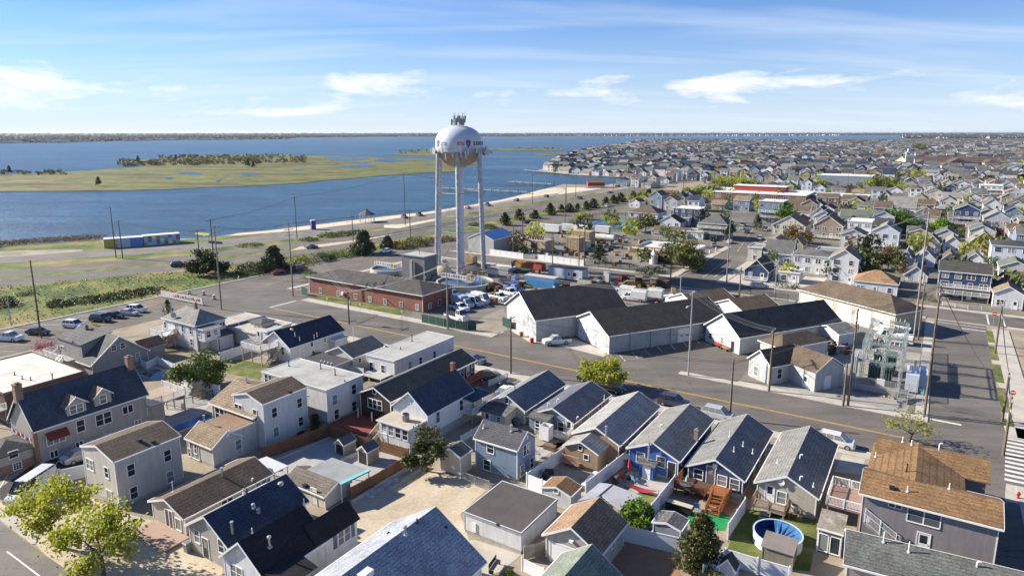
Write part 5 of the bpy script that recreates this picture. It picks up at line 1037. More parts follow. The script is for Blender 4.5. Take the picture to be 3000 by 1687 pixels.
def wire(a,b,sag=0.6,label=None,r=0.022,m=None):
 mb = MB();wire_mb(mb,a,b,sag,0.027 if (Vector(a) + Vector(b)).length < 300 else 0.018);o = mb.build('utility_wire',m or M_WIRE);tag(o,label or 'thin overhead utility wire strung between poles','wire','overhead wires');return o
def upole(label,q=None,top=None,h=None,arms=1,lamp=False,trans=False,m=None,base=None,yaw=None,r=0.16,armw=1.3,group='utility poles'):
 g = P(q) if base is None else Vector(base)
 if top is not None: h = zfit(g,top[1])
 yaw = TH if yaw is None else yaw
 e = thing('utility_pole',label,'utility pole',(g.x,g.y,0),yaw,group)
 MB().tube([(0,0,-0.2),(0,0,h * 0.5),(0,0,h)],[r * 1.15,r,r * 0.72],8).build('shaft',m or POLEW,e)
 for k in range(arms):
  z = h - 0.4 - k * 1.3;mb = MB();mb.box(-0.06,0.06,-armw,armw,z - 0.06,z + 0.06)
  o = mb.build('crossarm',m or POLEW,e)
  for y in (-armw + 0.15,-armw * 0.4,armw * 0.4,armw - 0.15): obj('insulator',shared(PC,'ins',lambda: MB().lathe([(0.03,0),(0.07,0.02),(0.07,0.08),(0.04,0.1),(0.06,0.13),(0.03,0.2),(0,0.2)],7).mesh('insulator',paint((0.5,0.5,0.48),0.4))),o,(0,y,z + 0.06))
 if trans:
  mb = MB();mb.lathe([(0,0),(0.26,0),(0.26,0.75),(0.2,0.82),(0,0.82)],10);mb.tube([(0.1,0.1,0.8),(0.1,0.1,1.0)],0.04,6);mb.build('transformer',paint((0.42,0.44,0.44),0.5),e,(0.1,0.45,h - 3.2))
 if lamp:
  mb = MB();mb.tube([(0,0,h - 2.6 if arms else h - 0.3),(0,-1.0,h - 2.2 if arms else h),(0,-2.2,h - 2.1 if arms else h + 0.05)],0.05,6);o = mb.build('lamp_arm',STEEL,e)
  MB().box(-0.12,0.12,-2.85,-2.1,(h - 2.2) if arms else h - 0.05,(h - 2.02) if arms else h + 0.12).build('lamp_head',paint((0.5,0.51,0.5),0.4),o)
 e['poleh'] = h;del e['poleh']
 return (g,h,yaw)
def pole_pt(pl,y,dz): g,h,yaw = pl;return Vector((g.x - math.sin(yaw) * y,g.y + math.cos(yaw) * y,h + dz))
def string(p1,p2,ys=(-1.15,-0.5,0.5,1.15),dz=-0.15,sag=0.9,lab=None,m=None):
 for y in ys: wire(pole_pt(p1,y,dz),pole_pt(p2,y,dz),sag,lab,m=m)
# --- vehicles
CARC = {}
TYRE = paint((0.018,0.018,0.019),0.85,0.1,key='tyre');RIM = paint((0.45,0.46,0.47),0.3,0.1,0.7,key='rim');LAMPW = paint((0.75,0.76,0.78),0.2,0.03,key='headlight');LAMPR = paint((0.30,0.01,0.012),0.3,0.03,key='taillight')
CARS = {  # length, half width, wheelbase x (front, rear), lower outline (x, z hood line), greenhouse (base front, roof front, roof rear, base rear, belt z, roof z)
 'sedan': (4.7,0.9,1.42,-1.38,[(2.32,0.62),(2.1,0.76),(1.05,0.93),(-1.3,0.98),(-1.75,1.0),(-2.3,0.9)],(1.1,0.35,-1.0,-1.75,0.95,1.42),0.32),
 'suv': (4.65,0.93,1.40,-1.36,[(2.28,0.75),(2.05,0.93),(1.1,1.05),(-1.5,1.08),(-2.2,1.08),(-2.3,0.95)],(1.2,0.5,-1.75,-2.2,1.06,1.70),0.36),
 'pickup': (5.6,0.97,1.75,-1.6,[(2.75,0.85),(2.55,1.05),(1.35,1.14),(-0.75,1.15),(-0.8,1.05),(-2.75,1.05)],(1.35,0.75,-0.35,-0.75,1.12,1.80),0.39),
 'van': (5.9,1.0,1.85,-1.75,[(2.9,0.9),(2.75,1.05),(2.0,1.25),(-2.7,1.3),(-2.85,1.3),(-2.9,1.2)],(2.15,1.35,-2.7,-2.88,1.28,2.35),0.36),
 'box': (6.4,1.02,2.0,-1.9,[(3.1,0.95),(2.9,1.1),(2.2,1.25),(0.7,1.3),(0.6,0.85),(-3.1,0.85)],(2.3,1.7,0.75,0.6,1.28,2.0),0.42),
 'truck': (6.8,1.1,2.3,-2.0,[(3.35,1.1),(3.2,1.45),(2.1,1.6),(0.8,1.6),(0.7,1.0),(-3.3,1.0)],(2.15,1.75,0.85,0.72,1.58,2.5),0.5)}
def car_meshes(kind,c):
 L,W,wf,wr,out,gh,wr_ = CARS[kind];pm = carpaint(c)
 b = MB();n = 0;st = []
 for i,(x,z) in enumerate(out):
  ww = W * (0.86 if i == 0 else 0.93 if i == len(out) - 1 else 0.97 if i in (1,len(out) - 2) else 1.0);zl = 0.22 + (0.14 if i in (0,len(out) - 1) else 0)
  st.append([(x,-ww * 0.92,zl),(x,-ww,zl + 0.2),(x,-ww,z - 0.16),(x,-ww * 0.93,z),(x,0,z + 0.03),(x,ww * 0.93,z),(x,ww,z - 0.16),(x,ww,zl + 0.2),(x,ww * 0.92,zl)])
 k = 9;vs = [p for s_ in st for p in s_]
 fs = [(i * k + j,i * k + (j + 1) % k,(i + 1) * k + (j + 1) % k,(i + 1) * k + j) for i in range(len(st) - 1) for j in range(k)] + [tuple(range(k))[::-1],tuple(range((len(st) - 1) * k,len(st) * k))]
 b.add(vs,fs)
 x0,x1,x2,x3,zb,zr = gh;wi,wt = W * 0.92,W * 0.76
 rf = [(x1 - 0.02,-wt),(x2 + 0.02,-wt),(x2 + 0.02,wt),(x1 - 0.02,wt)]
 b.add([(x,y,zr - 0.03) for x,y in rf] + [(x,y * 0.93,zr + 0.035) for x,y in rf],[(0,1,5,4)[::-1],(1,2,6,5)[::-1],(2,3,7,6)[::-1],(3,0,4,7)[::-1],(4,5,6,7)[::-1]])
 for s_ in (-1,1):                                          # pillars
  mids = [x1 + (x2 - x1) * t for t in ((0.5,) if kind in ('sedan','pickup','box','truck') else (0.33,0.72))]
  for xa,xb in [(x0,x1),(x3,x2)] + [(m_ + 0.02,m_) for m_ in mids]:
   b.add([(xa - 0.05,s_ * (wi + 0.012),zb),(xa + 0.05,s_ * (wi + 0.012),zb),(xb + 0.04,s_ * (wt + 0.012),zr),(xb - 0.04,s_ * (wt + 0.012),zr)],[(0,1,2,3) if s_ < 0 else (3,2,1,0)])
 if kind == 'box': b.box(-3.1,0.5,-W - 0.06,W + 0.06,0.85,2.6)
 if kind == 'van': b.add([(-2.7,s_ * (wi + 0.02 - (0.12 if t else 0)),1.3 + t) for s_ in (-1,1) for t in (0,0.9)] + [(0.2,s_ * (wi + 0.02 - (0.12 if t else 0)),1.3 + t) for s_ in (-1,1) for t in (0,0.9)],[(0,4,5,1),(2,3,7,6)])
 g = MB();g.add([(x0,-wi,zb),(x3,-wi,zb),(x3,wi,zb),(x0,wi,zb),(x1,-wt,zr - 0.02),(x2,-wt,zr - 0.02),(x2,wt,zr - 0.02),(x1,wt,zr - 0.02)],[(0,4,5,1),(1,5,6,2),(2,6,7,3),(3,7,4,0)])
 if kind == 'pickup': bd = MB().box(-2.68,-0.82,-W * 0.84,W * 0.84,1.0,1.085).mesh('bed_liner',BLACK)
 elif kind == 'truck': bd = MB().box(-3.3,0.6,-W,W,1.0,1.15).mesh('flat_bed',DARK)
 else: bd = None
 t = MB().lathe([(wr_ * 0.62,-0.1),(wr_ * 0.95,-0.115),(wr_,-0.06),(wr_,0.06),(wr_ * 0.95,0.115),(wr_ * 0.62,0.1)],14).mesh('tyre',TYRE)
 r_ = MB().lathe([(0,-0.09),(wr_ * 0.3,-0.1),(wr_ * 0.62,-0.07),(wr_ * 0.64,-0.1),(wr_ * 0.64,0.1),(wr_ * 0.62,0.07),(wr_ * 0.3,0.1),(0,0.09)],10).mesh('rim',RIM)
 zf_ = out[0][1] - 0.08;zq = out[-1][1] - 0.12
 hl = MB().box(-0.1,0.06,-0.2,0.2,-0.08,0.07).mesh('headlight',LAMPW);tl = MB().box(-0.05,0.06,-0.14,0.14,-0.13,0.1).mesh('taillight',LAMPR);pl = MB().box(-0.015,0.015,-0.26,0.26,-0.07,0.07).mesh('licence_plate',WHITE)
 return b.mesh('body',pm),g.mesh('windows',GLASS),bd,t,r_,hl,tl,pl,zf_,zq
def car(kind,c,label,q=None,heading=TH,group='parked cars',at=None,name=None,cat=None,z=0.03):
 g = P(q) if at is None else Vector(at);L,W,wf,wr,out,gh,wr_ = CARS[kind]
 b,gl,bd,t,r_,hl,tl,pl,zf_,zq = shared(CARC,(kind,c),lambda: car_meshes(kind,c))
 e = thing(name or {'pickup': 'pickup_truck','van': 'passenger_van','box': 'box_truck','truck': 'flatbed_truck','suv': 'parked_car','sedan': 'parked_car'}[kind],label,cat or {'pickup': 'pickup truck','van': 'van','box': 'truck','truck': 'truck'}.get(kind,'car'),(g.x,g.y,z),heading,group)
 obj('body',b,e);obj('windows',gl,e)
 if bd: obj('bed',bd,e)
 for x in (wf,wr):
  for s_ in (-1,1): w_ = obj('wheel',t,e,(x,s_ * (W - 0.09),wr_),(math.pi / 2,0,0));obj('rim',r_,w_)
 for s_ in (-1,1): obj('headlight',hl,e,(out[0][0] - 0.02,s_ * W * 0.6,zf_));obj('taillight',tl,e,(out[-1][0] - 0.03,s_ * W * 0.72,zq))
 obj('licence_plate',pl,e,(out[-1][0] - 0.02,0,zq - 0.15));return e
# --- trees
LEAF = {'spring': leafmat('spring_leaves',(0.34,0.36,0.04),(0.50,0.50,0.08),0.5),'green': leafmat('green_leaves',(0.085,0.13,0.02),(0.16,0.20,0.035)),'dark': leafmat('dark_leaves',(0.035,0.055,0.018),(0.08,0.09,0.03)),'pine': leafmat('pine_needles',(0.045,0.062,0.022),(0.10,0.105,0.036),0.2),
  'olive': leafmat('olive_leaves',(0.12,0.13,0.03),(0.22,0.21,0.05)),'gold': leafmat('golden_leaves',(0.17,0.12,0.03),(0.26,0.18,0.05)),'pink': leafmat('pink_blossom',(0.36,0.11,0.15),(0.50,0.20,0.25)),'cedar': leafmat('cedar_leaves',(0.075,0.085,0.02),(0.15,0.135,0.035),0.25),'bare': leafmat('budding_twigs',(0.16,0.115,0.06),(0.24,0.18,0.09)),'maroon': leafmat('maroon_leaves',(0.08,0.02,0.02),(0.14,0.04,0.035)),'bright': leafmat('bright_leaves',(0.13,0.23,0.02),(0.22,0.34,0.04),0.35),'reed': leafmat('reed_blades',(0.17,0.11,0.05),(0.26,0.18,0.09))}
BARK = paint((0.10,0.078,0.058),0.95,0.3,key='bark')
def leaf_quad(mb,p,s_,r):
 a = Vector((r.gauss(0,1),r.gauss(0,1),r.gauss(0,0.7))).normalized();b = a.orthogonal().normalized();t = r.random() * 6.283
 b = (b * math.cos(t) + a.cross(b) * math.sin(t));c = a.cross(b)
 mb.add([p - b * s_,p + c * s_ * 0.6,p + b * s_,p - c * s_ * 0.6],[(0,1,2,3)])
def tree_mesh(seed,h,cr,kind='round',n=1600,leaf=0.14,trunk=0.3,tr=0.16,flat=0.62):
 r = random.Random(seed);tb = MB();lb = MB();tips = []
 th = h * trunk;top = Vector((r.uniform(-.2,.2),r.uniform(-.2,.2),h * 0.9 if kind == 'cone' else th))
 if kind == 'cone':
  tb.tube([(0,0,-0.1),(0,0,h * 0.5),top],[tr,tr * 0.6,0.02],6)
  for i in range(int(26 + h * 4)):
   t = r.random() ** 0.8;z = th * 0.5 + (h - th * 0.5) * t;rr = cr * (1 - t) ** 0.75 * r.uniform(0.6,1.12) + 0.08;a = r.uniform(0,6.283);e = Vector((rr * math.cos(a),rr * math.sin(a),z - rr * 0.18))
   if rr > 0.5: tb.tube([(0,0,z),e],[0.04,0.012],4,caps=False)
   for k in range(3): tips.append((Vector((0,0,z)) * (0.62 - 0.28 * k) + e * (0.38 + 0.28 * k),0.20 * cr * (1 - t * 0.6) + 0.12))
 else:
  tb.tube([(0,0,-0.1),(top.x * .5,top.y * .5,th * .6),top],[tr * 1.2,tr,tr * 0.85],7)
  nl = r.randint(5,7)
  for i in range(nl):
   a = 6.283 * i / nl + r.uniform(-.4,.4);el = r.uniform(0.35,1.15);L = cr * r.uniform(0.55,0.8)
   m1 = top + Vector((math.cos(a) * math.cos(el),math.sin(a) * math.cos(el),math.sin(el) * flat * (h - th) / cr)) * L;tb.tube([top - Vector((0,0,th * .12)),(top + m1) / 2 + Vector((0,0,-0.1)),m1],[tr * 0.6,tr * 0.4,tr * 0.25],5,caps=False)
   for j in range(5):
    a2 = a + r.uniform(-1.1,1.1);m2 = m1 + Vector((math.cos(a2),math.sin(a2),r.uniform(-.35,.7))) * cr * r.uniform(0.22,0.5);m2.z = min(m2.z,h * 0.97);tb.tube([m1,m2],[tr * 0.22,0.015],4,caps=False)
    for k in range(3): tips.append((m1 + (m2 - m1) * (0.45 + 0.4 * k) + Vector((r.gauss(0,.18),r.gauss(0,.18),r.gauss(0,.12))) * cr * 0.5,cr * r.uniform(0.12,0.24)))
  for i in range(8): a = r.uniform(0,6.283);tips.append((Vector((math.cos(a) * cr * .4,math.sin(a) * cr * .4,h * r.uniform(0.7,0.92))),cr * 0.24))
 for i in range(n):
  c,s_ = r.choice(tips);lb.v and None
  leaf_quad(lb,c + Vector((r.gauss(0,1),r.gauss(0,1),r.gauss(0,0.75))) * s_ * 0.75,leaf * r.uniform(0.6,1.35),r)
 return tb,lb
TC = {}
def tree(label,leaf,h,cr,q=None,kind='round',n=1600,ls=0.14,seed=None,at=None,name=None,group=None,var=None,cat=None,trunk=0.3,rot=None,scale=None,tr=0.16):
 g = P(q) if at is None else Vector(at);key = (kind,leaf,var) if var is not None else (label,h,cr,g.x)
 def mk(): tb,lb = tree_mesh(seed or rnd.randint(1,99999),h,cr,kind,n,ls,trunk,tr);return tb.mesh('trunk',BARK),lb.mesh('crown',LEAF[leaf]),h
 tm,lm,h0 = shared(TC,key,mk);s_ = (h / h0 if scale is None else scale)
 e = thing(name or ('pine_tree' if kind == 'cone' else 'tree'),label,cat or 'tree',(g.x,g.y,0),rnd.uniform(0,6.28) if rot is None else rot,group);e.scale = (s_,s_,s_)
 obj('trunk',tm,e);obj('crown',lm,e);return e
def bush_mb(mb,c,rx,rz,n,ls,r):
 for i in range(n):
  d = Vector((r.gauss(0,1),r.gauss(0,1),abs(r.gauss(0,1)))).normalized() * r.uniform(0.55,1.05);leaf_quad(mb,Vector((c[0] + d.x * rx,c[1] + d.y * rx,0.05 + d.z * rz)),ls * r.uniform(0.6,1.4),r)
def bush(label,leaf,q=None,rx=1.0,rz=0.9,n=260,ls=0.13,at=None,group=None,name='bush'):
 g = P(q) if at is None else Vector(at);mb = MB();r = random.Random(int(g.x * 31 + g.y * 17));bush_mb(mb,(0,0),rx,rz,n,ls,r);e = thing(name,label,'bush',(g.x,g.y,0),0,group);mb.build('foliage',LEAF[leaf],e)
 st_ = MB()
 for k in range(4): st_.tube([(0,0,0),(r.uniform(-.5,.5) * rx,r.uniform(-.5,.5) * rx,rz * 0.7)],[0.04,0.015],4,caps=False)
 st_.build('stems',BARK,e);return e
# ------------------------------------------------------------------ yards: sheds, shelters, fences, pool
GH = R(57.5)
def head(a,b): d = P(b) - P(a);return math.atan2(d.y,d.x)
def shed(label,right,far,ridge,base=None,left=None,wallm=None,roofm=None,roof='y',h=2.0,name='shed',**k): return House(name,label,'shed',right=right,far=far,ridge=ridge,base=base,left=left,h=h,roof=roof,wallm=wallm,roofm=roofm,oh=0.1,found=0.06,**k)
RES = paint((0.40,0.35,0.27),0.6);RESR = paint((0.075,0.082,0.10),0.6)
for lab,a,b,c,d_ in (('tan resin shed with dark door, nearer the brown fence corner',ZB(887,347),ZB(995,290),ZB(845,292),ZB(888,432)),('tan resin shed with dark door, right of its twin in the grey yard',ZB(1087,407),ZB(1197,350),ZB(1042,350),ZB(1092,517))):
 H = shed(lab,a,b,c,d_,wallm=RES,roofm=RESR,group='resin sheds in the grey yard');H.boxpart('door',BLACK,-H.w / 2 + 0.15,H.w / 2 - 0.15,-H.d / 2 - 0.03,-H.d / 2 + 0.02,0.08,H.h - 0.1)
def canopy(name,label,qs,z,m,edge=None,t=0.12,posts=True,tilt=(0,0,0,0),cat='shelter'):
 ps = [P(q,z + tl) for q,tl in zip(qs,tilt)];c = sum(ps,Vector()) / 4;e = thing(name,label,cat,(c.x,c.y,0));c.z = 0
 MB().slab([p - c for p in ccw(ps)],t).build('roof',m,e)
 if edge:
  a,b = ps[edge[0]] - c,ps[edge[1]] - c;n_ = (b - a).cross(Vector((0,0,1))).normalized() * 0.5;MB().slab([a + Vector((0,0,0.03)),b + Vector((0,0,0.03)),b - n_ + Vector((0,0,0.03)),a - n_ + Vector((0,0,0.03))],0.16).build('edge_board',edge[2],e)
 if posts:
  for p in ps: q = (p - c) * 0.94;MB().box(q.x - 0.06,q.x + 0.06,q.y - 0.06,q.y + 0.06,0,p.z - t).build('post',WHITE,e)
 return e
M_CORR = flatroof((0.27,0.28,0.28),0.8)
canopy('carport','grey corrugated carport roof with turquoise edge in the grey yard',[ZB(870,672),ZB(1118,552),ZB(790,442),ZB(565,547)],2.3,M_CORR,(0,1,paint((0.20,0.52,0.55),0.5)))
canopy('patio_cover','white patio cover on posts behind the long brown bungalow',[ZB(300,570),ZB(420,512),ZB(235,432),ZB(130,470)],2.3,paint((0.55,0.56,0.58),0.5))
canopy('patio_roof','rippled grey sheet roof between orange shed and small green tree, right half',[ZC(1355,880),ZC(1545,770),ZC(1290,672),ZC(1195,765)],2.0,flatroof((0.33,0.34,0.36),0.35));canopy('patio_roof','pale sheet roof leaning beside the white fence, left half',[ZC(1150,780),ZC(1285,668),ZC(1180,655),ZC(985,815)],2.1,flatroof((0.40,0.41,0.43),0.5))
H = shed('white shed with orange-brown tiled roof between two white fences',ZC(935,782),ZC(1022,690),ZC(835,700),None,ZC(680,700),siding((0.62,0.63,0.64)),RF_ORANGE,h=1.75);H.wins('F',[ZC(810,728)],0.5,0.4,'pic')
H = shed('slate-blue garden shed with grey tiled roof inside white lattice fence',ZC(1870,1075),ZC(1965,985),ZC(1720,1005),None,ZC(1615,1010),S_BLGREY,RF_GREY,h=1.7)
H = House('shed','weathered wooden shed with flat board roof beside the blue pool','shed',right=ZD(842,1135),left=ZD(585,1070),far=ZD(872,1045),base=ZD(838,1260),roof='shed',rise=0.35,wallm=siding((0.26,0.23,0.19),0.25),roofm=flatroof((0.20,0.18,0.155),0.9),oh=0.12,found=0.05,trim=DECKG)
H = shed('dark barrel-roofed shed by the curved white fence at bottom',ZD(400,1260),ZD(490,1215),ZD(330,1170),None,ZD(240,1265),siding((0.5,0.52,0.55)),RF_CHAR,h=1.9)
# above-ground pool
g = P(ZD(712,1040));e = thing('swimming_pool','round above-ground pool with white wall and bright blue liner','pool',(g.x,g.y,0));rp = 2.3
MB().lathe([(rp,0),(rp,1.2),(rp - 0.06,1.2),(rp - 0.06,0.02)],28).build('pool_wall',paint((0.62,0.63,0.64),0.5),e);MB().lathe([(rp - 0.07,1.22),(rp - 0.08,0.3),(rp - 0.4,0.12),(0,0.12)],28).build('liner',paint((0.012,0.06,0.22),0.3,0.25),e);MB().lathe([(rp + 0.06,1.2),(rp + 0.06,1.27),(rp - 0.1,1.27),(rp - 0.1,1.2)],28).build('rim',paint((0.45,0.55,0.65),0.4),e)
mb = MB();r = random.Random(3)
for i in range(16):                                             # crumpled winter cover hanging inside the right half
 a0,a1 = -1.5 + i * 0.18,-1.5 + (i + 1) * 0.18;zz = lambda k: 0.55 + 0.25 * ((i + k) % 2)
 mb.add([((rp - 0.09) * math.cos(a0),(rp - 0.09) * math.sin(a0),1.24),((rp - 0.09) * math.cos(a1),(rp - 0.09) * math.sin(a1),1.24),((rp - 1.7) * math.cos(a1),(rp - 1.7) * math.sin(a1),zz(1) - 0.3),((rp - 1.7) * math.cos(a0),(rp - 1.7) * math.sin(a0),zz(0) - 0.3)],[(0,1,2,3)])
mb.build('pool_cover',paint((0.06,0.17,0.36),0.35,0.35),e)
g = P(ZE(1320,715));e = thing('swimming_pool','dark in-ground pool behind the taupe dormer house','pool',(g.x,g.y,0.02),TH);MB().box(-2.6,2.6,-1.8,1.8,0,0.12).build('coping',CONC,e);MB().box(-2.3,2.3,-1.5,1.5,0.12,0.14).build('water',paint((0.012,0.03,0.05),0.1),e)
g = P(ZE(1640,1130));e = thing('swimming_pool','small blue pool between taupe dormer house and cream house','pool',(g.x,g.y,0.02),TH);MB().box(-1.2,1.2,-3.0,3.0,0,0.14).build('coping',CONC,e);MB().box(-1.0,1.0,-2.8,2.8,0.14,0.16).build('water',paint((0.02,0.10,0.25),0.1),e)
F_ = fence
F_('wood_fence','long reddish-brown board fence below tall white house',[P(ZB(205,462)),P(ZB(768,268)),P(ZB(1000,350))],1.7,'wood')
F_('wood_fence','brown board fence along the sand lot, on a pale low wall',[P(ZB(955,815)),P(ZB(1468,508))],1.6,'wood');F_('low_wall','pale low retaining wall along edge of the sand lot',[P(ZB(962,832)),P(ZB(1478,522))],0.45,'wall',cat='wall')
F_('wood_fence','dark board fence behind the two resin sheds',[P(ZB(1010,350)),P(ZB(1205,392)),P(ZB(1440,462))],1.5,'wood');F_('low_wall','low wall between the two resin sheds',[P(ZB(880,480)),P(ZB(1010,420))],0.5,'wall',cat='wall');F_('low_wall','low kerb wall under the long brown fence',[P(ZB(330,470)),P(ZB(770,290))],0.35,'wall',cat='wall')
VF = [('white vinyl fence between blue two-storey house and paver yard',[(560,694),(960,402)]),('white vinyl fence between paver yard and bright blue cottage',[(1060,772),(1402,500)]),('white vinyl fence between bright blue and navy cottages',[(1545,1055),(1810,715)]),('white vinyl fence behind flat-roofed garage',[(560,700),(960,862)]),('white lattice-topped vinyl fence across the red paver yard',[(1385,1152),(1870,1265)])]
for lab,ps in VF: F_('vinyl_fence',lab,[P(ZC(*p)) for p in ps],1.75)
F_('vinyl_fence','white vinyl fence on right of the green carpet yard',[P(ZH(1050,1330)),P(ZH(1335,880))],1.75);F_('vinyl_fence','curved white vinyl fence at bottom beside barrel-roofed shed',[P(ZD(150,1330)),P(ZD(320,1195)),P(ZD(560,1270)),P(ZD(800,1340))],1.6)
F_('vinyl_fence','long white vinyl fence beyond stone fireplace patio',[P(ZE(1430,768)),P(ZE(1870,900))],1.7);F_('vinyl_fence','white vinyl fence enclosing corner of dark pool',[P(ZE(1190,640)),P(ZE(1250,672)),P(ZE(1340,625)),P(ZE(1490,690))],1.3);F_('vinyl_fence','white vinyl fence below white hip-roofed house',[P(ZE(1870,610)),P(ZE(2185,500))],1.7);F_('vinyl_fence','white vinyl fence beside car park drive near leafy tree',[P(ZA(520,655)),P(ZA(745,605))],1.6);F_('vinyl_fence','short white screen hiding machinery beside taupe house',[P(ZE(835,1262)),P(ZE(945,1300))],1.3);F_('vinyl_fence','white vinyl fence by cream bungalow with hose reel',[P(ZF(1190,560)),P(ZF(1350,600))],1.6)
F_('picket_fence','white picket fence along sloping driveway',[P(ZG(528,672)),P(ZG(688,602))],1.0,'picket');F_('picket_fence','grey-white railing fence beside cream shed and cottages',[P(ZB(1885,320)),P(ZB(2060,215))],1.0,'picket');F_('picket_fence','white slatted fence on dark deck left of cream cottage',[P(ZG(475,830)),P(ZG(600,770))],1.1,'picket')
F_('chain_fence','chain link fence at edge of the sand lot by cream shed',[P(ZB(1890,640)),P(ZB(2125,722))],1.2,'chain');F_('wood_fence','grey weathered picket fence left of half-tan garage',[P(ZC(540,1315)),P(ZC(722,1262))],1.5,'greywood');F_('vinyl_fence','short white fence in front of half-tan garage',[P(ZC(520,1400)),P(ZC(700,1490))],1.3)
F_('iron_fence','black iron railing beside stone fireplace patio',[P(ZE(1420,1010)),P(ZE(1640,960)),P(ZE(1810,905))],1.1,'darkchain')
# yard furniture
def umbrella(label,q,c,open_=False):
 g = P(q);e = thing('patio_umbrella',label,'umbrella',(g.x,g.y,0.02));MB().tube([(0,0,0),(0,0,2.3)],0.025,6).build('pole',STEEL,e);MB().lathe([(0.1,0.9),(0.2,1.1),(0.16,1.7),(0.05,2.25),(0,2.3)],9).build('canopy',paint(c,0.8),e);MB().lathe([(0,0),(0.25,0),(0.25,0.08),(0,0.1)],10).build('base',DARK,e)
umbrella('closed red patio umbrella beside bright blue cottage',ZC(1428,600),(0.55,0.02,0.02));umbrella('closed turquoise patio umbrella on red-brown deck',ZH(345,560),(0.25,0.5,0.52))
def chair(label,q,c,rot=0.0,z=0.02):
 g = P(q);e = thing('garden_chair',label,'chair',(g.x,g.y,z),rot);m = paint(c,0.6)
 MB().box(-0.27,0.27,-0.25,0.25,0.36,0.41).build('seat',m,e);b = MB();b.add([(-0.27,0.22,0.4),(0.27,0.22,0.4),(0.27,0.45,1.0),(-0.27,0.45,1.0),(-0.27,0.26,0.4),(0.27,0.26,0.4),(0.27,0.49,1.0),(-0.27,0.49,1.0)],[(0,1,2,3),(7,6,5,4),(0,4,5,1),(3,2,6,7),(1,5,6,2),(0,3,7,4)]);b.build('backrest',m,e)
 for x in (-0.25,0.25):
  for y in (-0.22,0.22): MB().box(x - 0.02,x + 0.02,y - 0.02,y + 0.02,0,0.36).build('leg',m,e)
  MB().box(x - 0.04,x + 0.04,-0.25,0.28,0.6,0.63).build('armrest',m,e)
chair('red-orange garden chair beside bright blue cottage',ZC(1380,640),(0.5,0.06,0.03),0.8);chair('teal garden chair at patio table by blue cottage',ZC(1475,655),(0.15,0.36,0.4),2.2);chair('blue plastic chair at foot of red-brown steps',ZH(535,830),(0.03,0.16,0.5),2.6);chair('white garden chair on stone fireplace patio',ZE(1560,1025),(0.65,0.65,0.64),0.5);chair('white patio chair on grey patio behind blue-grey cottage',ZC(655,440),(0.6,0.6,0.58),1.0)
def table(label,q,m,r=0.55,z=0.02,h=0.72):
 g = P(q);e = thing('patio_table',label,'table',(g.x,g.y,z));MB().lathe([(0,h),(r,h),(r,h + 0.04),(0,h + 0.04)],16).build('table_top',m,e);MB().tube([(0,0,0),(0,0,h)],0.05,6).build('pedestal',BLACK,e);MB().lathe([(0,0),(0.3,0),(0.3,0.04),(0,0.05)],10).build('foot',BLACK,e)
table('round dark patio table under red umbrella',ZC(1430,628),DARK,0.6);table('round grey table on the dark deck',ZH(340,600),paint((0.1,0.11,0.12),0.3),0.75,0.86)
g = P(ZC(1535,735));e = thing('hammock','dark red hammock slung beside small lawn','hammock',(g.x,g.y,0),head(ZC(1450,700),ZC(1625,750)));mb = MB()
for i in range(10): x0,x1 = -1.9 + i * 0.38,-1.9 + (i + 1) * 0.38;f = lambda x: 0.75 - 0.5 * (1 - (x / 1.9) ** 2);wd = lambda x: 0.06 + 0.42 * (1 - (x / 1.9) ** 2);mb.add([(x0,-wd(x0),f(x0)),(x1,-wd(x1),f(x1)),(x1,wd(x1),f(x1)),(x0,wd(x0),f(x0))],[(0,1,2,3)])
mb.build('cloth',paint((0.30,0.02,0.04),0.8),e)
for x in (-2.0,2.0): MB().tube([(x,0,0),(x,0,0.85)],0.04,6).build('stand',BLACK,e)
g = P(ZC(290,1390));e = thing('park_bench','dark bench with pale slats on gravel before white garage','bench',(g.x,g.y,0.02),TH + R(100));MB().box(-0.85,0.85,-0.2,0.2,0.42,0.47).build('seat',DECKG,e);MB().box(-0.85,0.85,0.22,0.27,0.5,0.95).build('backrest',BLACK,e)
for x in (-0.8,0.8): MB().box(x - 0.03,x + 0.03,-0.2,0.27,0,0.42).build('leg',BLACK,e)
e = thing('barbecue_grill','black covered grill and striped towel in the paver yard','grill',P(ZC(750,615)));MB().box(-0.55,0.55,-0.3,0.3,0.5,0.85).build('cabinet',BLACK,e);MB().xprism([(-0.3,0.85),(0.3,0.85),(0.2,1.1),(-0.2,1.1)],-0.5,0.5).build('lid',BLACK,e);MB().box(-0.5,0.5,-0.25,0.25,0.1,0.14).build('shelf',STEEL,e)
for k_,q in enumerate((ZC(1075,700),ZC(1130,640))): g = P(q);e = thing('folding_table',('white folding table nearer the orange-roofed shed','white folding table nearer the bright blue cottage')[k_],'table',(g.x,g.y,0.02),GH);MB().box(-0.9,0.9,-0.4,0.4,0.7,0.75).build('table_top',WHITE,e);[MB().box(x - 0.03,x + 0.03,-0.35,0.35,0,0.7).build('leg',STEEL,e) for x in (-0.7,0.7)]
g = P(ZC(755,375));e = thing('storage_box','brown wicker storage box on grey patio','box',(g.x,g.y,0.02),TH);MB().box(-0.75,0.75,-0.35,0.35,0,0.55).build('body',paint((0.13,0.075,0.05),0.8),e);MB().box(-0.8,0.8,-0.4,0.4,0.55,0.62).build('lid',paint((0.17,0.1,0.07),0.7),e)
g = P(ZH(215,860));e = thing('bar_counter','pale-topped outdoor bar counter on green carpet','counter',(g.x,g.y,0.02),TH);MB().box(-1.5,1.5,-0.35,0.35,0.95,1.02).build('counter_top',paint((0.5,0.45,0.34),0.6),e);MB().box(-1.4,1.4,-0.2,0.3,0,0.95).build('front',BLACK,e)
mb = MB();r = random.Random(5)
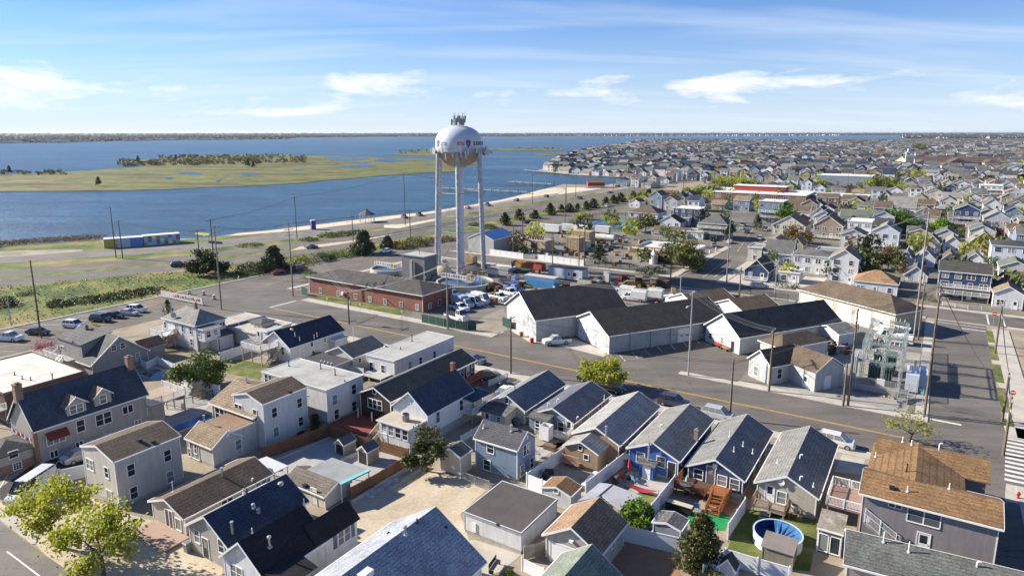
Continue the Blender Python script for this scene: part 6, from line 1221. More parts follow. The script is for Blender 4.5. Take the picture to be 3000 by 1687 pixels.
for i in range(140):
 t = r.random();p = P(ZB(1070 + 250 * t,775 - 150 * t)) + Vector((r.gauss(0,0.35),r.gauss(0,0.35),0));s_ = r.uniform(0.08,0.3);mb.box(p.x - s_,p.x + s_,p.y - s_ * 0.3,p.y + s_ * 0.3,0.0,r.uniform(0.05,0.35))
o = mb.build('rubble_pile',paint((0.50,0.52,0.56),0.8,0.3));tag(o,'pale rubble heap along edge of the sand lot','rubble',kind='stuff')
g = P(ZE(1690,900));e = thing('stone_fireplace','stone outdoor fireplace on patio behind taupe house','fireplace',(g.x,g.y,0),TH);MB().box(-1.3,1.3,-0.4,0.4,0,1.0).build('hearth',brickmat((0.33,0.28,0.2),(0.3,0.27,0.22)),e);MB().box(-0.6,0.6,-0.4,0.4,1.0,2.3).build('chimney',brickmat((0.33,0.28,0.2),(0.3,0.27,0.22)),e);MB().box(-0.7,0.7,-0.5,0.5,2.3,2.45).build('cap',CONC,e)
g = P(ZE(1485,905));e = thing('fire_pit','round brick fire pit on the patio','fire pit',(g.x,g.y,0.02));MB().lathe([(0.9,0),(0.9,0.45),(0.6,0.45),(0.6,0.1),(0,0.1)],16).build('ring',CHIMB,e)
# person standing at the back of the bright blue cottage
def person(label,g,rot):
 e = thing('person',label,'person',(g.x,g.y,0.25),rot)
 J = [(0,0,0.92,.15),(0,0.02,1.12,.15),(0,0.0,1.36,.17),(0,-0.04,1.5,.065),(0,-0.08,1.60,.09),(0,-0.09,1.68,.085),(-.19,0,1.40,.065),(-.27,-.1,1.15,.05),(-.2,-.34,1.08,.035),(.19,0,1.40,.065),(.27,-.1,1.15,.05),(.2,-.34,1.08,.035),(-.1,0,.86,.1),(-.12,-.03,.48,.07),(-.12,.03,.08,.05),(-.12,-.14,.04,.04),(.1,0,.86,.1),(.12,-.05,.48,.07),(.13,.0,.08,.05),(.13,-.17,.04,.04)]
 E_ = [(0,1),(1,2),(2,3),(3,4),(4,5),(2,6),(6,7),(7,8),(2,9),(9,10),(10,11),(0,12),(12,13),(13,14),(14,15),(0,16),(16,17),(17,18),(18,19)]
 def skin(name,js,es,m):
  me = bpy.data.meshes.new(name);idx = {j: i for i,j in enumerate(js)};me.from_pydata([J[j][:3] for j in js],[(idx[a],idx[b]) for a,b in es],[]);me.materials.append(m);o = obj(name,me,e);md = o.modifiers.new('s','SKIN');sd = me.skin_vertices[0].data
  for j in js: sd[idx[j]].radius = (J[j][3],J[j][3])
  sd[0].use_root = True;o.modifiers.new('d','SUBSURF').levels = 1;return o
 skin('body',list(range(20)),E_,paint((0.05,0.055,0.065),0.8,0.1));MB().lathe([(0,1.56),(0.075,1.58),(0.095,1.65),(0.088,1.72),(0.0,1.76)],10,c=(0,-0.09)).build('head',paint((0.42,0.26,0.19),0.6),e);MB().lathe([(0.105,1.69),(0.1,1.75),(0.0,1.8)],10,c=(0,-0.085)).build('cap',paint((0.4,0.03,0.03),0.7),e);MB().lathe([(0.165,1.02),(0.185,1.2),(0.2,1.38),(0.12,1.47)],10).build('shirt',paint((0.30,0.08,0.09),0.8),e)
person('person in red cap and dark trousers behind bright blue cottage',P(ZC(1712,590)),2.4)
# ------------------------------------------------------------------ vehicles
WH,SILV,BLK,NVY,GRY,REDC,OLV = (0.72,0.72,0.72),(0.42,0.43,0.44),(0.015,0.015,0.018),(0.02,0.03,0.07),(0.12,0.12,0.13),(0.25,0.02,0.02),(0.10,0.085,0.055)
car('suv',SILV,'silver estate SUV parked behind navy cottage on main street',ZK(475,762));car('suv',NVY,'dark navy SUV parked on main street beyond bright blue cottage',ZK(170,675));car('suv',(0.66,0.65,0.62),'white hatchback with sunroof parked behind cream clapboard cottage',ZK(1285,948));car('sedan',BLK,'black car parked under the leafy street tree',ZG(1555,712));car('sedan',BLK,'black car half hidden by trunk of leafy street tree',ZG(1400,640))
car('sedan',OLV,'bronze sedan in driveway beside white picket fence',ZG(515,608),head(ZG(450,595),ZG(585,570)));car('sedan',WH,'white car on driveway beside cream cottage roof',ZG(675,745),GH);car('sedan',GRY,'grey car parked beyond dark-shingled house',ZG(400,470),TH);car('pickup',WH,'white crew-cab pickup in front of white garage doors',ZG(1105,312),head(ZG(1205,290),ZG(1000,308)))
car('van',(0.62,0.63,0.65),'white van parked behind leafy street tree on the drive',ZA(280,760),head(ZA(430,640),ZA(150,830)));car('sedan',WH,'white car with red tail lamp at left photo edge',ZA(-15,575),head(ZA(60,560),ZA(-120,610)));car('sedan',SILV,'silver car tucked behind tall beige house',ZA(700,455),GH)
PK = 'cars in the angled parking lot'
for kind,c,lab,a,b in (('pickup',WH,'white pickup at left photo edge in angled parking',(0,1438),(172,1446)),('sedan',BLK,'black sedan beside tall wooden pole in angled parking',(250,1378),(475,1392)),('suv',WH,'white SUV standing alone in angled parking',(602,1312),(800,1326)),('suv',BLK,'black SUV nearest the solitary white SUV',(855,1256),(1058,1268)),('sedan',(0.02,0.022,0.03),'black sedan between black SUV and silver sedan',(985,1222),(1180,1234)),('sedan',SILV,'silver sedan second from the end of the parked row',(1130,1196),(1302,1208)),('suv',WH,'white car at far end of the parked row',(1205,1165),(1378,1178))):
 car(kind,c,lab,None,head(ZL(*a),ZL(*b)),PK,at=(P(ZL(*a)) + P(ZL(*b))) / 2)
SV = R(57.5)
car('suv',(0.09,0.04,0.035),'dark maroon SUV parked by big pine on back street',ZM(650,876),SV);car('sedan',REDC,'red car in shade of big pine on back street',ZM(425,915),SV);car('sedan',WH,'white sports car with black roof on back street',ZM(1565,688),SV + math.pi);car('suv',WH,'white SUV driving on back street beyond the pine row',ZN(1738,203),SV);car('sedan',BLK,'black car in shade of pine row on back street',ZN(880,375),SV)
car('suv',(0.06,0.06,0.055),'dark SUV driving on bay road beside grassy median',ZL(1685,742),head(ZL(1500,762),ZL(1850,725)),'cars on the bay road');car('sedan',(0.09,0.09,0.09),'grey car driving on bay road by sandy median',ZM(770,642),head(ZM(600,665),ZM(900,625)),'cars on the bay road');car('suv',(0.05,0.08,0.11),'blue-grey SUV driving along bay road past beach entrance',ZN(1445,118),SV,'cars on the bay road');car('sedan',(0.05,0.06,0.07),'dark car farther along the bay road beyond blue-grey SUV',ZN(1765,58),SV,'cars on the bay road')
BP = 'cars parked at the beach'
for kind,c,lab,q in (('pickup',(0.16,0.03,0.02),'dark red pickup parked by the beach bins',ZM(1755,322)),('pickup',(0.02,0.025,0.04),'black pickup parked on beach front right of red pickup',ZM(1915,298)),('sedan',REDC,'bright red car parked behind water tower leg',ZN(255,222)),('pickup',(0.02,0.03,0.06),'navy pickup on beach front seen past the tower leg',ZN(465,192)),('suv',(0.02,0.022,0.02),'black open car on beach front',ZN(770,142)),('suv',BLK,'black car at far end of beach parking',ZN(1088,102))): car(kind,c,lab,q,SV + R(60),BP)
YG = 'town trucks in the works yard';hy_ = head(ZV(130,900),ZV(330,960))
for kind,c,lab,q,a in (('truck',WH,'white cab truck nearest the green screen fence',(200,960),0),('pickup',(0.66,0.68,0.7),'white utility pickup behind the cab truck',(240,820),0),('box',(0.45,0.52,0.66),'pale blue box truck with white cab in works yard',(290,760),0),('van',(0.42,0.50,0.66),'pale blue service van beside white minibus',(440,740),0),('van',WH,'white high-roof minibus in works yard',(560,700),0),('pickup',WH,'white pickup with long bed, right of minibus',(830,660),0),('pickup',(0.6,0.61,0.63),'white crew pickup second from the dark warehouse',(985,590),0),('pickup',(0.08,0.13,0.35),'white and blue dump pickup beside yellow backhoe',(1065,530),0),('truck',(0.10,0.16,0.42),'blue tipper truck in front of cinder-block building',(1010,425),0.2)): car(kind,c,lab,ZV(*q),hy_ + a,YG)
for i,(q,lab) in enumerate(((ZN(1895,1160),'white garbage truck leftmost behind the dark warehouse'),(ZN(2020,1200),'white garbage truck middle of three behind warehouse'),(ZN(2190,1190),'white garbage truck rightmost behind the dark warehouse'))): 
 e = car('box',(0.66,0.66,0.63),lab,q,R(150),'garbage trucks',name='garbage_truck');MB().xprism([(-1.06,2.6),(1.06,2.6),(0.8,2.95),(-0.8,2.95)],-3.2,0.4).build('hopper',paint((0.6,0.6,0.57),0.5,0.2),e)
for kind,c,lab,q,hd in (('suv',SILV,'silver SUV parked opposite blue porch cottage',ZO(1175,1068),head(ZO(1090,1062),ZO(1260,1070))),('suv',WH,'white SUV at kerb of school street',ZO(992,440),SV + .12),('suv',(0.05,0.04,0.07),'dark violet SUV beyond white SUV on school street',ZO(1008,408),SV + .12),('sedan',NVY,'navy car at kerb of school street',ZO(1045,482),SV + .12),('suv',SILV,'silver car by tan gabled houses',ZO(1185,552),SV),('pickup',WH,'white pickup in driveway beside dark conifers',ZO(1245,455),SV),('suv',BLK,'black SUV under brown veranda house',ZO(670,560),SV + .5),('sedan',(0.25,0.27,0.3),'grey car below veranda house at kerb',ZO(690,625),SV + .4),('sedan',WH,'white car parked between small cottages behind golden shrubs',ZQ(965,665),SV),('sedan',(0.2,0.24,0.3),'blue-grey car parked beyond white car between cottages',ZQ(975,620),SV)): car(kind,c,lab,q,hd,'cars in the right-hand streets')
def bin_(label,q,c):
 g = P(q);e = thing('trash_bin',label,'bin',(g.x,g.y,0.02),TH);m = paint(c,0.5,0.15);b = MB();b.add([(-.26,-.28,0),(.26,-.28,0),(.26,.28,0),(-.26,.28,0),(-.32,-.36,.95),(.32,-.36,.95),(.32,.34,.95),(-.32,.34,.95)],[(3,2,1,0),(0,1,5,4),(1,2,6,5),(2,3,7,6),(3,0,4,7)]);b.build('body',m,e);MB().xprism([(-.4,.95),(.38,.95),(.34,1.03),(-.3,1.06)],-.34,.34).build('lid',m,e);[MB().lathe([(0,-.04),(.11,-.04),(.11,.04),(0,.04)],8).build('wheel',DARK,e,(x,.3,.11),(0,math.pi / 2,0)) for x in (-.25,.25)]
for lab,q,c in (('black bin at rear corner of taupe dormer house',ZE(1355,1080),(.02,.02,.022)),('black bin beside covered grill',ZC(720,640),(.03,.03,.03)),('green bin behind cream cottage lean-to',ZG(730,1000),(.03,.09,.05)),('grey bin next to green bin behind cream cottage',ZG(770,1010),(.15,.15,.16)),('brown barrel bin left of patio chairs by blue cottage',ZC(1312,665),(.10,.07,.05)),('blue bin beside white van drive',ZA(480,620),(.03,.10,.3)),('dark bin on driveway by picket fence',ZG(620,690),(.04,.045,.05)),('green bin beside small grey bungalow door',ZK(1195,505),(.03,.08,.05)),('black bin in gap right of cream clapboard cottage',ZD(1130,700),(.03,.03,.03)),('grey bin left of navy-roofed bungalow door',ZA(1600,1240),(.2,.2,.2))): bin_(lab,q,c)
# ------------------------------------------------------------------ works yard, water tower, substation
DR = R(-65.5)
S_DEPOT = siding((0.42,0.44,0.43),0.25);S_DEPW = siding((0.60,0.61,0.60),0.25)
def gable_white(H): MB().add([(-H.w / 2,-H.d / 2 - 0.02,H.h - 0.25),(H.w / 2,-H.d / 2 - 0.02,H.h - 0.25),(H.w / 2,-H.d / 2 - 0.02,H.h),(0,-H.d / 2 - 0.02,H.h + H.rise * 0.96),(-H.w / 2,-H.d / 2 - 0.02,H.h)],[(0,1,2,3,4)]).build('gable',paint((0.64,0.65,0.65),0.5),H.e)
H = House('warehouse','depot warehouse with black gable roof nearest the works yard gate','warehouse',right=ZV(1378,975),base=ZG(917,300),ridge=ZV(1135,545),d=21.6,rot=DR,wallm=S_DEPOT,roofm=RF_CHAR,oh=0.45,found=0);gable_white(H)
for q in (ZV(1150,1000),ZV(1290,1080)): H.garage('F',q,2.7,3.1)
MB().box(-H.w / 2 + 0.4,0.2,-H.d / 2 - 0.03,-H.d / 2 + 0.05,0,H.h - 0.3).build('front_cladding',S_DEPW,H.e)
H = House('warehouse','middle depot warehouse with long black roof and three white doors','warehouse',right=ZG(1545,247),base=ZG(1540,403),ridge=ZG(1385,40),d=28.4,rot=DR,wallm=S_DEPOT,roofm=roofing((0.052,0.05,0.047)),oh=0.45,found=0);gable_white(H)
for q in (ZG(1322,215),ZG(1400,255),ZG(1485,300)): H.garage('F',q,2.6,2.8)
for i in range(5): H.boxpart('pilaster',S_DEPOT,H.w / 2,H.w / 2 + 0.18,-H.d / 2 + 4.6 + i * 4.6,-H.d / 2 + 5.1 + i * 4.6,0,H.h - 0.1)
H.garage('R',ZK(245,205),2.8,2.6)
H = House('warehouse','right depot warehouse with black roof, bench and small office door','warehouse',right=ZK(627,212),base=ZK(617,332),ridge=ZK(505,48),d=26.4,rot=DR,wallm=S_DEPW,roofm=RF_CHAR,oh=0.4,found=0);gable_white(H)
H.door('F',ZK(577,275),0.9,2.0,m=BLACK);H.wins('F',[ZK(505,228),ZK(425,195)],0.8,1.1)
for i,q in enumerate((ZK(465,270),ZK(520,295))): g = P(q);e = thing('park_bench',('red bench at warehouse wall','brown wooden bench at warehouse wall')[i],'bench',(g.x,g.y,0),DR);m_ = paint(((0.4,0.03,0.03),(0.3,0.12,0.05))[i],0.7);MB().box(-0.9,0.9,-0.2,0.2,0.42,0.47).build('seat',m_,e);MB().box(-0.9,0.9,0.2,0.25,0.5,0.9).build('backrest',m_,e);[MB().box(x - 0.04,x + 0.04,-0.2,0.25,0,0.42).build('leg',BLACK,e) for x in (-0.75,0.75)]
def wh(name,label,apx,far,w,h,rise,roofm,wallm=S_DEPW,cat='warehouse'):
 a = P(apx,h + rise);b = P(far,h + rise);r_ = DR;ay = Vector((-math.sin(r_),math.cos(r_),0));d = max(6,(b - a).dot(ay));c = a + ay * d / 2
 return House(name,label,cat,center=c,w=w,d=d,h=h,rise=rise,rot=r_,wallm=wallm,roofm=roofm,oh=0.3,found=0)
wh('warehouse','brown-roofed shed with white ribbed gable behind the middle warehouse',ZO(350,1122),ZO(800,1070),10,4.0,1.9,RF_BROWN);wh('warehouse','brown-roofed shed with white ribbed gable right of the similar one',ZO(850,1185),ZO(1230,1130),10,4.0,1.9,RF_BROWN);wh('shed','small white gabled shed beside the garbage trucks',ZO(250,1130),ZO(420,1110),6,3.0,1.0,RF_BROWN,cat='shed')
H = House('office_building','low grey office with hipped brown roof behind the substation bungalow','building',right=ZK(918,292),left=ZK(682,240),far=ZK(1250,232),h=3.0,roof='hip',rise=1.5,rot=DR,wallm=S_DEPW,roofm=RF_BROWN,oh=0.4,found=0);H.wins('F',[ZK(715,285)],0.8,1.1)
H = House('shed','small grey-roofed shed among scrap beside the substation','shed',right=ZU(560,215),far=ZU(800,130),h=2.5,w=6,d=5.5,rot=DR,rise=1.1,wallm=S_DEPW,roofm=RF_LTGREY,found=0)
H = House('house','small grey L-shaped bungalow with brown roof beside the substation',right=ZK(842,412),left=ZK(660,347),base=ZK(815,542),ridge=ZK(745,296),d=7.5,rot=DR,wallm=S_DEPOT,roofm=RF_BROWN,oh=0.3,found=0.1);gable_white(H)
hx,hy = H.w / 2,H.d / 2;H.wins('F',[ZK(738,438)],0.9,1.5);H.wins('R',[ZK(898,455)],0.9,1.6)
H.wing(hx - 1.5,hx + 5.0,-hy + 4.2,-hy + 10.5,H.h,'gable',H.rise,axis='x');add_door(H.e,(hx + 3.2,-hy + 4.2,0.1),0,0.9,2.0);add_door(H.e,(hx + 5.0,-hy + 7,0.1),math.pi / 2,1.2,2.1,VINYL,False)
H = House('garage','long tan service garage with hipped brown roof and tall white doors','garage',right=ZK(1698,54),left=ZO(1575,1080),far=ZK(1908,17),base=ZK(1690,197),roof='hip',rise=2.6,rot=R(-64.5),wallm=paint((0.42,0.36,0.27),0.9,0.1),roofm=RF_BROWN,oh=0.5,found=0)
for q in (ZO(1690,1190),ZO(1880,1240),ZO(2080,1300),ZK(1470,75),ZK(1600,100)): H.garage('F',q,3.4,3.5,6,0)
H = House('brick_building','long red brick building with grey shingle roof below the water tower','building',right=ZM(1950,1152),left=ZM(700,948),far=ZM(2292,1045),base=ZM(1945,1337),roof='hip',rise=1.7,wallm=BRICK,roofm=roofing((0.085,0.08,0.075)),oh=0.5,found=0)
H.wins('F',[ZM(868,1092),ZM(1055,1122),ZM(1240,1155),ZM(1392,1182),ZM(1552,1210),ZM(1722,1240),ZM(1893,1267)],0.9,1.2,'grid');H.wins('R',[ZM(2025,1255),ZM(2130,1220)],0.9,1.2);H.vents([ZM(1065,845),ZM(1365,870),ZM(1980,965)],'stack',0.5);H.boxpart('roof_hatch',STEEL,-3,-1.5,1,2.2,H.h + 0.9,H.h + 1.6);H.boxpart('air_conditioner',WHITE,-7,-6.2,-H.d / 2 - 0.5,-H.d / 2,0.9,1.6)
g = GUV(-120.5,141);H = House('pump_house','dark metal-clad pump house with white roof vents behind brick building','building',center=g,w=8.5,d=6,h=6.6,roof='flat',rise=0.1,wallm=siding((0.16,0.165,0.17),0.5),roofm=FR_GREY,found=0,trim=STEEL);H.vents([ZM(1775,740),ZM(1918,760)],'stack',0.9);H.boxpart('duct',STEEL,-0.5,0.3,-3.6,-3.0,0,5.5)
def tank(label,c,r,h=1.5):
 e = thing('clarifier_tank',label,'tank',(c.x,c.y,0),TH);MB().lathe([(r,0),(r,h),(r - 0.45,h),(r - 0.45,h - 0.7)],40).build('tank_wall',CONC,e);MB().lathe([(r - 0.46,h - 0.5),(0,h - 0.5)],40).build('water',paint((0.06,0.10,0.15),0.08),e);mb = MB();mb.box(-r,0.6,-0.4,0.4,h + 0.1,h + 0.25);o = mb.build('bridge',STEEL,e);rb = MB();rail_mb(rb,(-r,-0.4,h + 0.25),(0.6,-0.4,h + 0.25),1.0,0.6);rail_mb(rb,(-r,0.4,h + 0.25),(0.6,0.4,h + 0.25),1.0,0.6);rail_mb(rb,(0.6,-1.6,h + 0.25),(0.6,1.6,h + 0.25),1.0,0.6);rail_mb(rb,(3.2,-1.6,h + 0.25),(3.2,1.6,h + 0.25),1.0,0.6);rb.build('railing',WHITE,o);MB().box(0.6,3.2,-1.6,1.6,h + 0.05,h + 0.2).build('platform',STEEL,e);MB().box(1.3,2.2,-0.5,0.5,h + 0.2,h + 1.1).build('motor',paint((0.4,0.2,0.06),0.6),e)
tank('round concrete clarifier tank at foot of the water tower',Vector((-12.5,173.0,0)),7.6);tank('round clarifier tank half hidden left of pump house',P(ZM(1600,900)),5.5)
# water tower
TX,TY = -15.2,195.0
e = thing('water_tower','tall white water tower with domed tank, antennas and SEASIDE lettering','water tower',(TX,TY,0));M_TANK = paint((0.52,0.55,0.60),0.4,0.1,key='tank_white');M_BOWL = paint((0.40,0.33,0.23),0.6,0.3,key='tank_bowl');M_LEG = paint((0.42,0.45,0.48),0.45,0.35,key='leg_paint')  # bowl's tan is warm reflected light put into the colour, with weathered mottling
up = [(6.72,34.6),(6.85,35.6),(6.84,36.8),(6.68,38.0),(6.2,39.2),(5.3,40.3),(4.0,41.15),(2.3,41.7),(0,41.9)]
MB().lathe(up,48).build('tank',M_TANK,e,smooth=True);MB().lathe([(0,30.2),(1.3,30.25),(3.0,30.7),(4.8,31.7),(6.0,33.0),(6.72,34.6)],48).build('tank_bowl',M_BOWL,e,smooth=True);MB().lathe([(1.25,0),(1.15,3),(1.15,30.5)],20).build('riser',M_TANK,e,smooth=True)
la = [R(a) for a in (30,90,150,210,270,330)]
def lp(k,z): r_ = 7.9 - 1.25 * z / 34.6;return Vector((r_ * math.cos(la[k % 6]),r_ * math.sin(la[k % 6]),z))
for k in range(6): MB().tube([lp(k,0),lp(k,34.4)],[0.55,0.5],10).build('leg',M_LEG,e);MB().box(-1,1,-1,1,0,0.6).build('footing',CONC,e,lp(k,0))
for z in (12,23):
 for k in range(6): MB().tube([lp(k,z),lp(k + 1,z)],0.13,6).build('strut',M_LEG,e)
for z0,z1 in ((0.6,12),(12,23),(23,34)):
 for k in range(6): MB().tube([lp(k,z0),lp(k + 1,z1)],0.035,4).build('tie_rod',STEEL,e);MB().tube([lp(k + 1,z0),lp(k,z1)],0.035,4).build('tie_rod',STEEL,e)
MB().lathe([(6.7,34.5),(7.7,34.5),(7.7,34.62),(6.7,34.62)],40).build('balcony',STEEL,e);rb = MB()
for k in range(30): a0,a1 = 2 * math.pi * k / 30,2 * math.pi * (k + 1) / 30;rail_mb(rb,(7.65 * math.cos(a0),7.65 * math.sin(a0),34.6),(7.65 * math.cos(a1),7.65 * math.sin(a1),34.6),1.0,0.4)
rb.build('railing',STEEL,e);r = random.Random(11);M_ANT = paint((0.52,0.55,0.56),0.5);M_RRU = paint((0.14,0.14,0.14),0.6)
for k in range(26):
 a = r.uniform(0,6.283) if k > 13 else R(180 + k * 14 + r.uniform(-4,4));z = r.uniform(32.6,34.4);rr = r.uniform(7.9,8.5);L_ = r.uniform(1.5,2.3)
 o = MB().box(-0.12,0.12,-0.19,0.19,0,L_).build('panel_antenna',M_ANT,e,(rr * math.cos(a),rr * math.sin(a),z),a);MB().tube([(-0.28,0,-0.3),(-0.28,0,L_ + 0.2)],0.045,5).build('mount_pipe',STEEL,o)
 if k % 2: MB().box(-0.62,-0.36,-0.2,0.2,0.3,0.95).build('radio_unit',M_RRU,o)
for k in range(30):
 a = 2 * math.pi * k / 18;rr = 1.25 + 0.8 * ((k * 7) % 5) / 4;MB().box(-0.12,0.12,-0.36,0.36,0,1.1 + 0.6 * (k % 3 == 0)).build('panel_antenna',paint((0.25,0.29,0.30),0.5),e,(rr * math.cos(a),rr * math.sin(a),42.0 + 0.75 * (k % 3)),a)
mb = MB()
for k in range(8): a = 2 * math.pi * k / 8;mb.tube([(1.4 * math.cos(a),1.4 * math.sin(a),41.6),(1.5 * math.cos(a),1.5 * math.sin(a),45.4)],0.06,5);a2 = a + math.pi / 4;mb.tube([(1.45 * math.cos(a),1.45 * math.sin(a),43.0),(1.45 * math.cos(a2),1.45 * math.sin(a2),44.4)],0.05,4)
mb.tube([(1.7,0,42),(1.9,0,46.0)],0.04,5);mb.build('antenna_frame',paint((0.3,0.27,0.22),0.7),e)
def tank_r(z):
 for (r0,z0),(r1,z1) in zip(up,up[1:]):
  if z0 <= z <= z1: return r0 + (r1 - r0) * (z - z0) / (z1 - z0)
 return 6.8
def decal(name,pts,az,z,m):                                # pts in metres (right, up) wrapped round the tank
 vs = []
 for x,y in pts: rr = tank_r(z + y) + 0.05;a = R(-90) + R(az) + x / 6.82;vs.append((rr * math.cos(a),rr * math.sin(a),z + y))
 MB().poly(vs).build(name,m,e)
M_LB,M_LR = paint((0.03,0.06,0.25),0.5),paint((0.50,0.03,0.04),0.5)
def shield(az,z=36.9):
 decal('logo_shield',[(-.75,.35),(-.7,.75),(-.35,1.0),(.35,1.0),(.7,.75),(.75,.35),(.55,-.35),(.2,-.95),(0,-1.05),(-.2,-.95),(-.55,-.35)],az,z,M_LB)
 for p in ([(-.62,.35),(-.55,.7),(-.25,.85),(-.05,.5),(-.3,.15),(-.55,.0)],[(.1,-.75),(.45,-.3),(.6,.15),(.25,.05),(-.1,-.25)]): decal('logo_patch',[(x,y) for x,y in p],az,z + 0.001,M_LR) if False else MB().poly([((tank_r(z + y) + 0.07) * math.cos(R(az - 90) + x / 6.82),(tank_r(z + y) + 0.07) * math.sin(R(az - 90) + x / 6.82),z + y) for x,y in p]).build('logo_patch',M_LR,e)
shield(27);shield(-55)
for az,m_ in ((8,M_LR),(-35,paint((0.05,0.16,0.36),0.5))):
 decal('logo_banner',[(-.95,-.42),(-.3,-.44),(.3,-.44),(.95,-.42),(1.0,0),(.95,.42),(.3,.44),(-.3,.44),(-.95,.42),(-1.0,0)],az,36.9,m_)
 for i in range(6): x = -0.78 + i * 0.29;MB().poly([((tank_r(36.9 + y) + 0.07) * math.cos(R(az - 90) + xx / 6.82),(tank_r(36.9 + y) + 0.07) * math.sin(R(az - 90) + xx / 6.82),36.9 + y) for xx,y in ((x,-.25),(x + 0.09,-.25),(x + 0.16,.25),(x + 0.05,.25))]).build('logo_stroke',WHITE,e)
def letter(ch,size,m,parent,loc,rot):
 cu = bpy.data.curves.new('t','FONT');cu.body = ch;cu.size = size;cu.align_x = 'CENTER';cu.align_y = 'CENTER';cu.extrude = 0.02;cu.offset = 0.02 * size;to = bpy.data.objects.new('t',cu);me = bpy.data.meshes.new_from_object(to);bpy.data.objects.remove(to);me.materials.append(m)
 return obj('letter',me,parent,loc,rot)
for word,a0,da in (('SEASIDE',43,8.2),('HEIGHTS',-128,8.6)):
 for i,ch in enumerate(word): a = R(a0 + i * da - 90);letter(ch,1.5,BLACK,e,((tank_r(36.9) + 0.05) * math.cos(a),(tank_r(36.9) + 0.05) * math.sin(a),36.9),(math.pi / 2,0,a + math.pi / 2))
# yard objects
def block(name,label,cat,g,w,d,h,m,rot=TH,roofm=None,z=0.0,ribs=0,group=None):
 e = thing(name,label,cat,(g.x,g.y,0),rot,group);MB().box(-w / 2,w / 2,-d / 2,d / 2,z,h).build('body',m,e);MB().box(-w / 2 - 0.06,w / 2 + 0.06,-d / 2 - 0.06,d / 2 + 0.06,h,h + 0.1).build('roof',roofm or m,e)
 for i in range(ribs): x = -w / 2 + w * (i + 0.5) / ribs;MB().box(x - 0.06,x + 0.06,-d / 2 - 0.04,-d / 2,z + 0.1,h - 0.1).build('rib',m,e)
 if z: 
  for x in (-w / 2 + 0.8,w / 2 - 0.8): MB().box(x - 0.3,x + 0.3,-d / 2 + 0.2,d / 2 - 0.2,0,z).build('support',DARK,e)
 return e
CONT = paint((0.06,0.24,0.48),0.5,0.12)
block('shipping_container','bright blue shipping container beside yellow backhoe','container',GUV(-86,149.5),9.0,2.6,2.9,CONT,ribs=14,roofm=paint((0.45,0.43,0.4),0.7));e = block('office_trailer','pale grey office trailer with dark roof behind blue container','trailer',GUV(-84,160.5),10.5,3.4,3.6,paint((0.45,0.47,0.52),0.5),z=0.7,roofm=DARK);add_door(e,(1.2,-1.7,0.75),0,0.9,2.0);add_window(e,(3.0,-1.7,1.6),0,1.1,1.2,'pic')
for k,(c,u) in enumerate((((0.40,0.06,0.04),-99),((0.45,0.22,0.05),-103.5))): e = thing('skip_container',('red open skip by the far yard fence','orange open skip left of the red one')[k],'skip',GUV(u,168),TH);m_ = paint(c,0.6,0.2);[MB().box(*a,0.1,2.0).build('side',m_,e) for a in ((-3,3,-1.3,-1.2),(-3,3,1.2,1.3),(-3,-2.9,-1.2,1.2),(2.9,3,-1.2,1.2))];MB().box(-2.9,2.9,-1.2,1.2,0.1,0.3).build('floor',m_,e)
e = thing('skip_container','rust-stained white open skip beside green tractor','skip',GUV(-76.5,158.5),TH);m_ = paint((0.48,0.44,0.36),0.7,0.35);[MB().box(*a,0.1,1.5).build('side',m_,e) for a in ((-2.9,2.9,-1.2,-1.1),(-2.9,2.9,1.1,1.2),(-2.9,-2.8,-1.1,1.1),(2.8,2.9,-1.1,1.1))];MB().box(-2.8,2.8,-1.1,1.1,0.1,0.9).build('load',DARK,e)
H = House('block_building','unpainted concrete block building with flat roof beside tower legs','building',right=ZV(968,215),left=ZV(680,165),far=ZV(1062,165),base=ZV(1000,352),roof='flat',rise=0.15,wallm=paint((0.30,0.30,0.30),0.95,0.12),roofm=FR_WHITE,oh=0.1,found=0,trim=paint((0.4,0.4,0.4),0.8));H.boxpart('balcony',CONC,H.w / 2,H.w / 2 + 1.0,-H.d / 2,H.d / 2,H.h * 0.48,H.h * 0.53);H.wing(H.w / 2,H.w / 2 + 5.5,-H.d / 2 + 1.0,H.d / 2 + 1,H.h * 0.5,'shed',0.9,roofm=RF_CHAR);H.boxpart('dark_bay',BLACK,0.2,3.2,-H.d / 2 - 0.03,-H.d / 2 + 0.05,0.0,H.h * 0.36);H.wins('R',[ZV(1040,130)],0.8,1.2,'pic')
def tractor(label,g,c,rot,loader=True,s_=1.0,name='tractor',group='yard machines'):
 e = thing(name,label,'tractor',(g.x,g.y,0),rot,group);m_ = paint(c,0.45,0.15);e.scale = (s_,s_,s_)
 MB().box(0.1,1.9,-0.4,0.4,0.7,1.4).build('bonnet',m_,e);MB().box(-1.2,0.1,-0.6,0.6,0.6,1.2).build('chassis',m_,e);MB().box(-1.1,0.1,-0.62,0.62,1.2,2.3).build('cab',GLASS,e);MB().box(-1.25,0.25,-0.75,0.75,2.3,2.45).build('cab_roof',m_,e)
 for x,r_,w_ in ((-0.8,0.8,0.28),(1.5,0.5,0.2)):
  for sd in (-1,1): o = MB().lathe([(0,-w_),(r_ * 0.95,-w_),(r_,-w_ * 0.6),(r_,w_ * 0.6),(r_ * 0.95,w_),(0,w_)],14).build('wheel',TYRE,e,(x,sd * 0.85,r_),(math.pi / 2,0,0));MB().lathe([(0,-w_ - 0.02),(r_ * 0.5,-w_ - 0.02),(r_ * 0.5,w_ + 0.02),(0,w_ + 0.02)],10).build('rim',paint((0.5,0.36,0.03),0.5),o)
 if loader: MB().box(2.6,3.4,-1.0,1.0,0.1,0.75).build('bucket',m_,e);[MB().tube([(0.3,y,1.5),(1.9,y,1.4),(2.8,y,0.6)],0.09,6).build('loader_arm',m_,e) for y in (-0.6,0.6)]
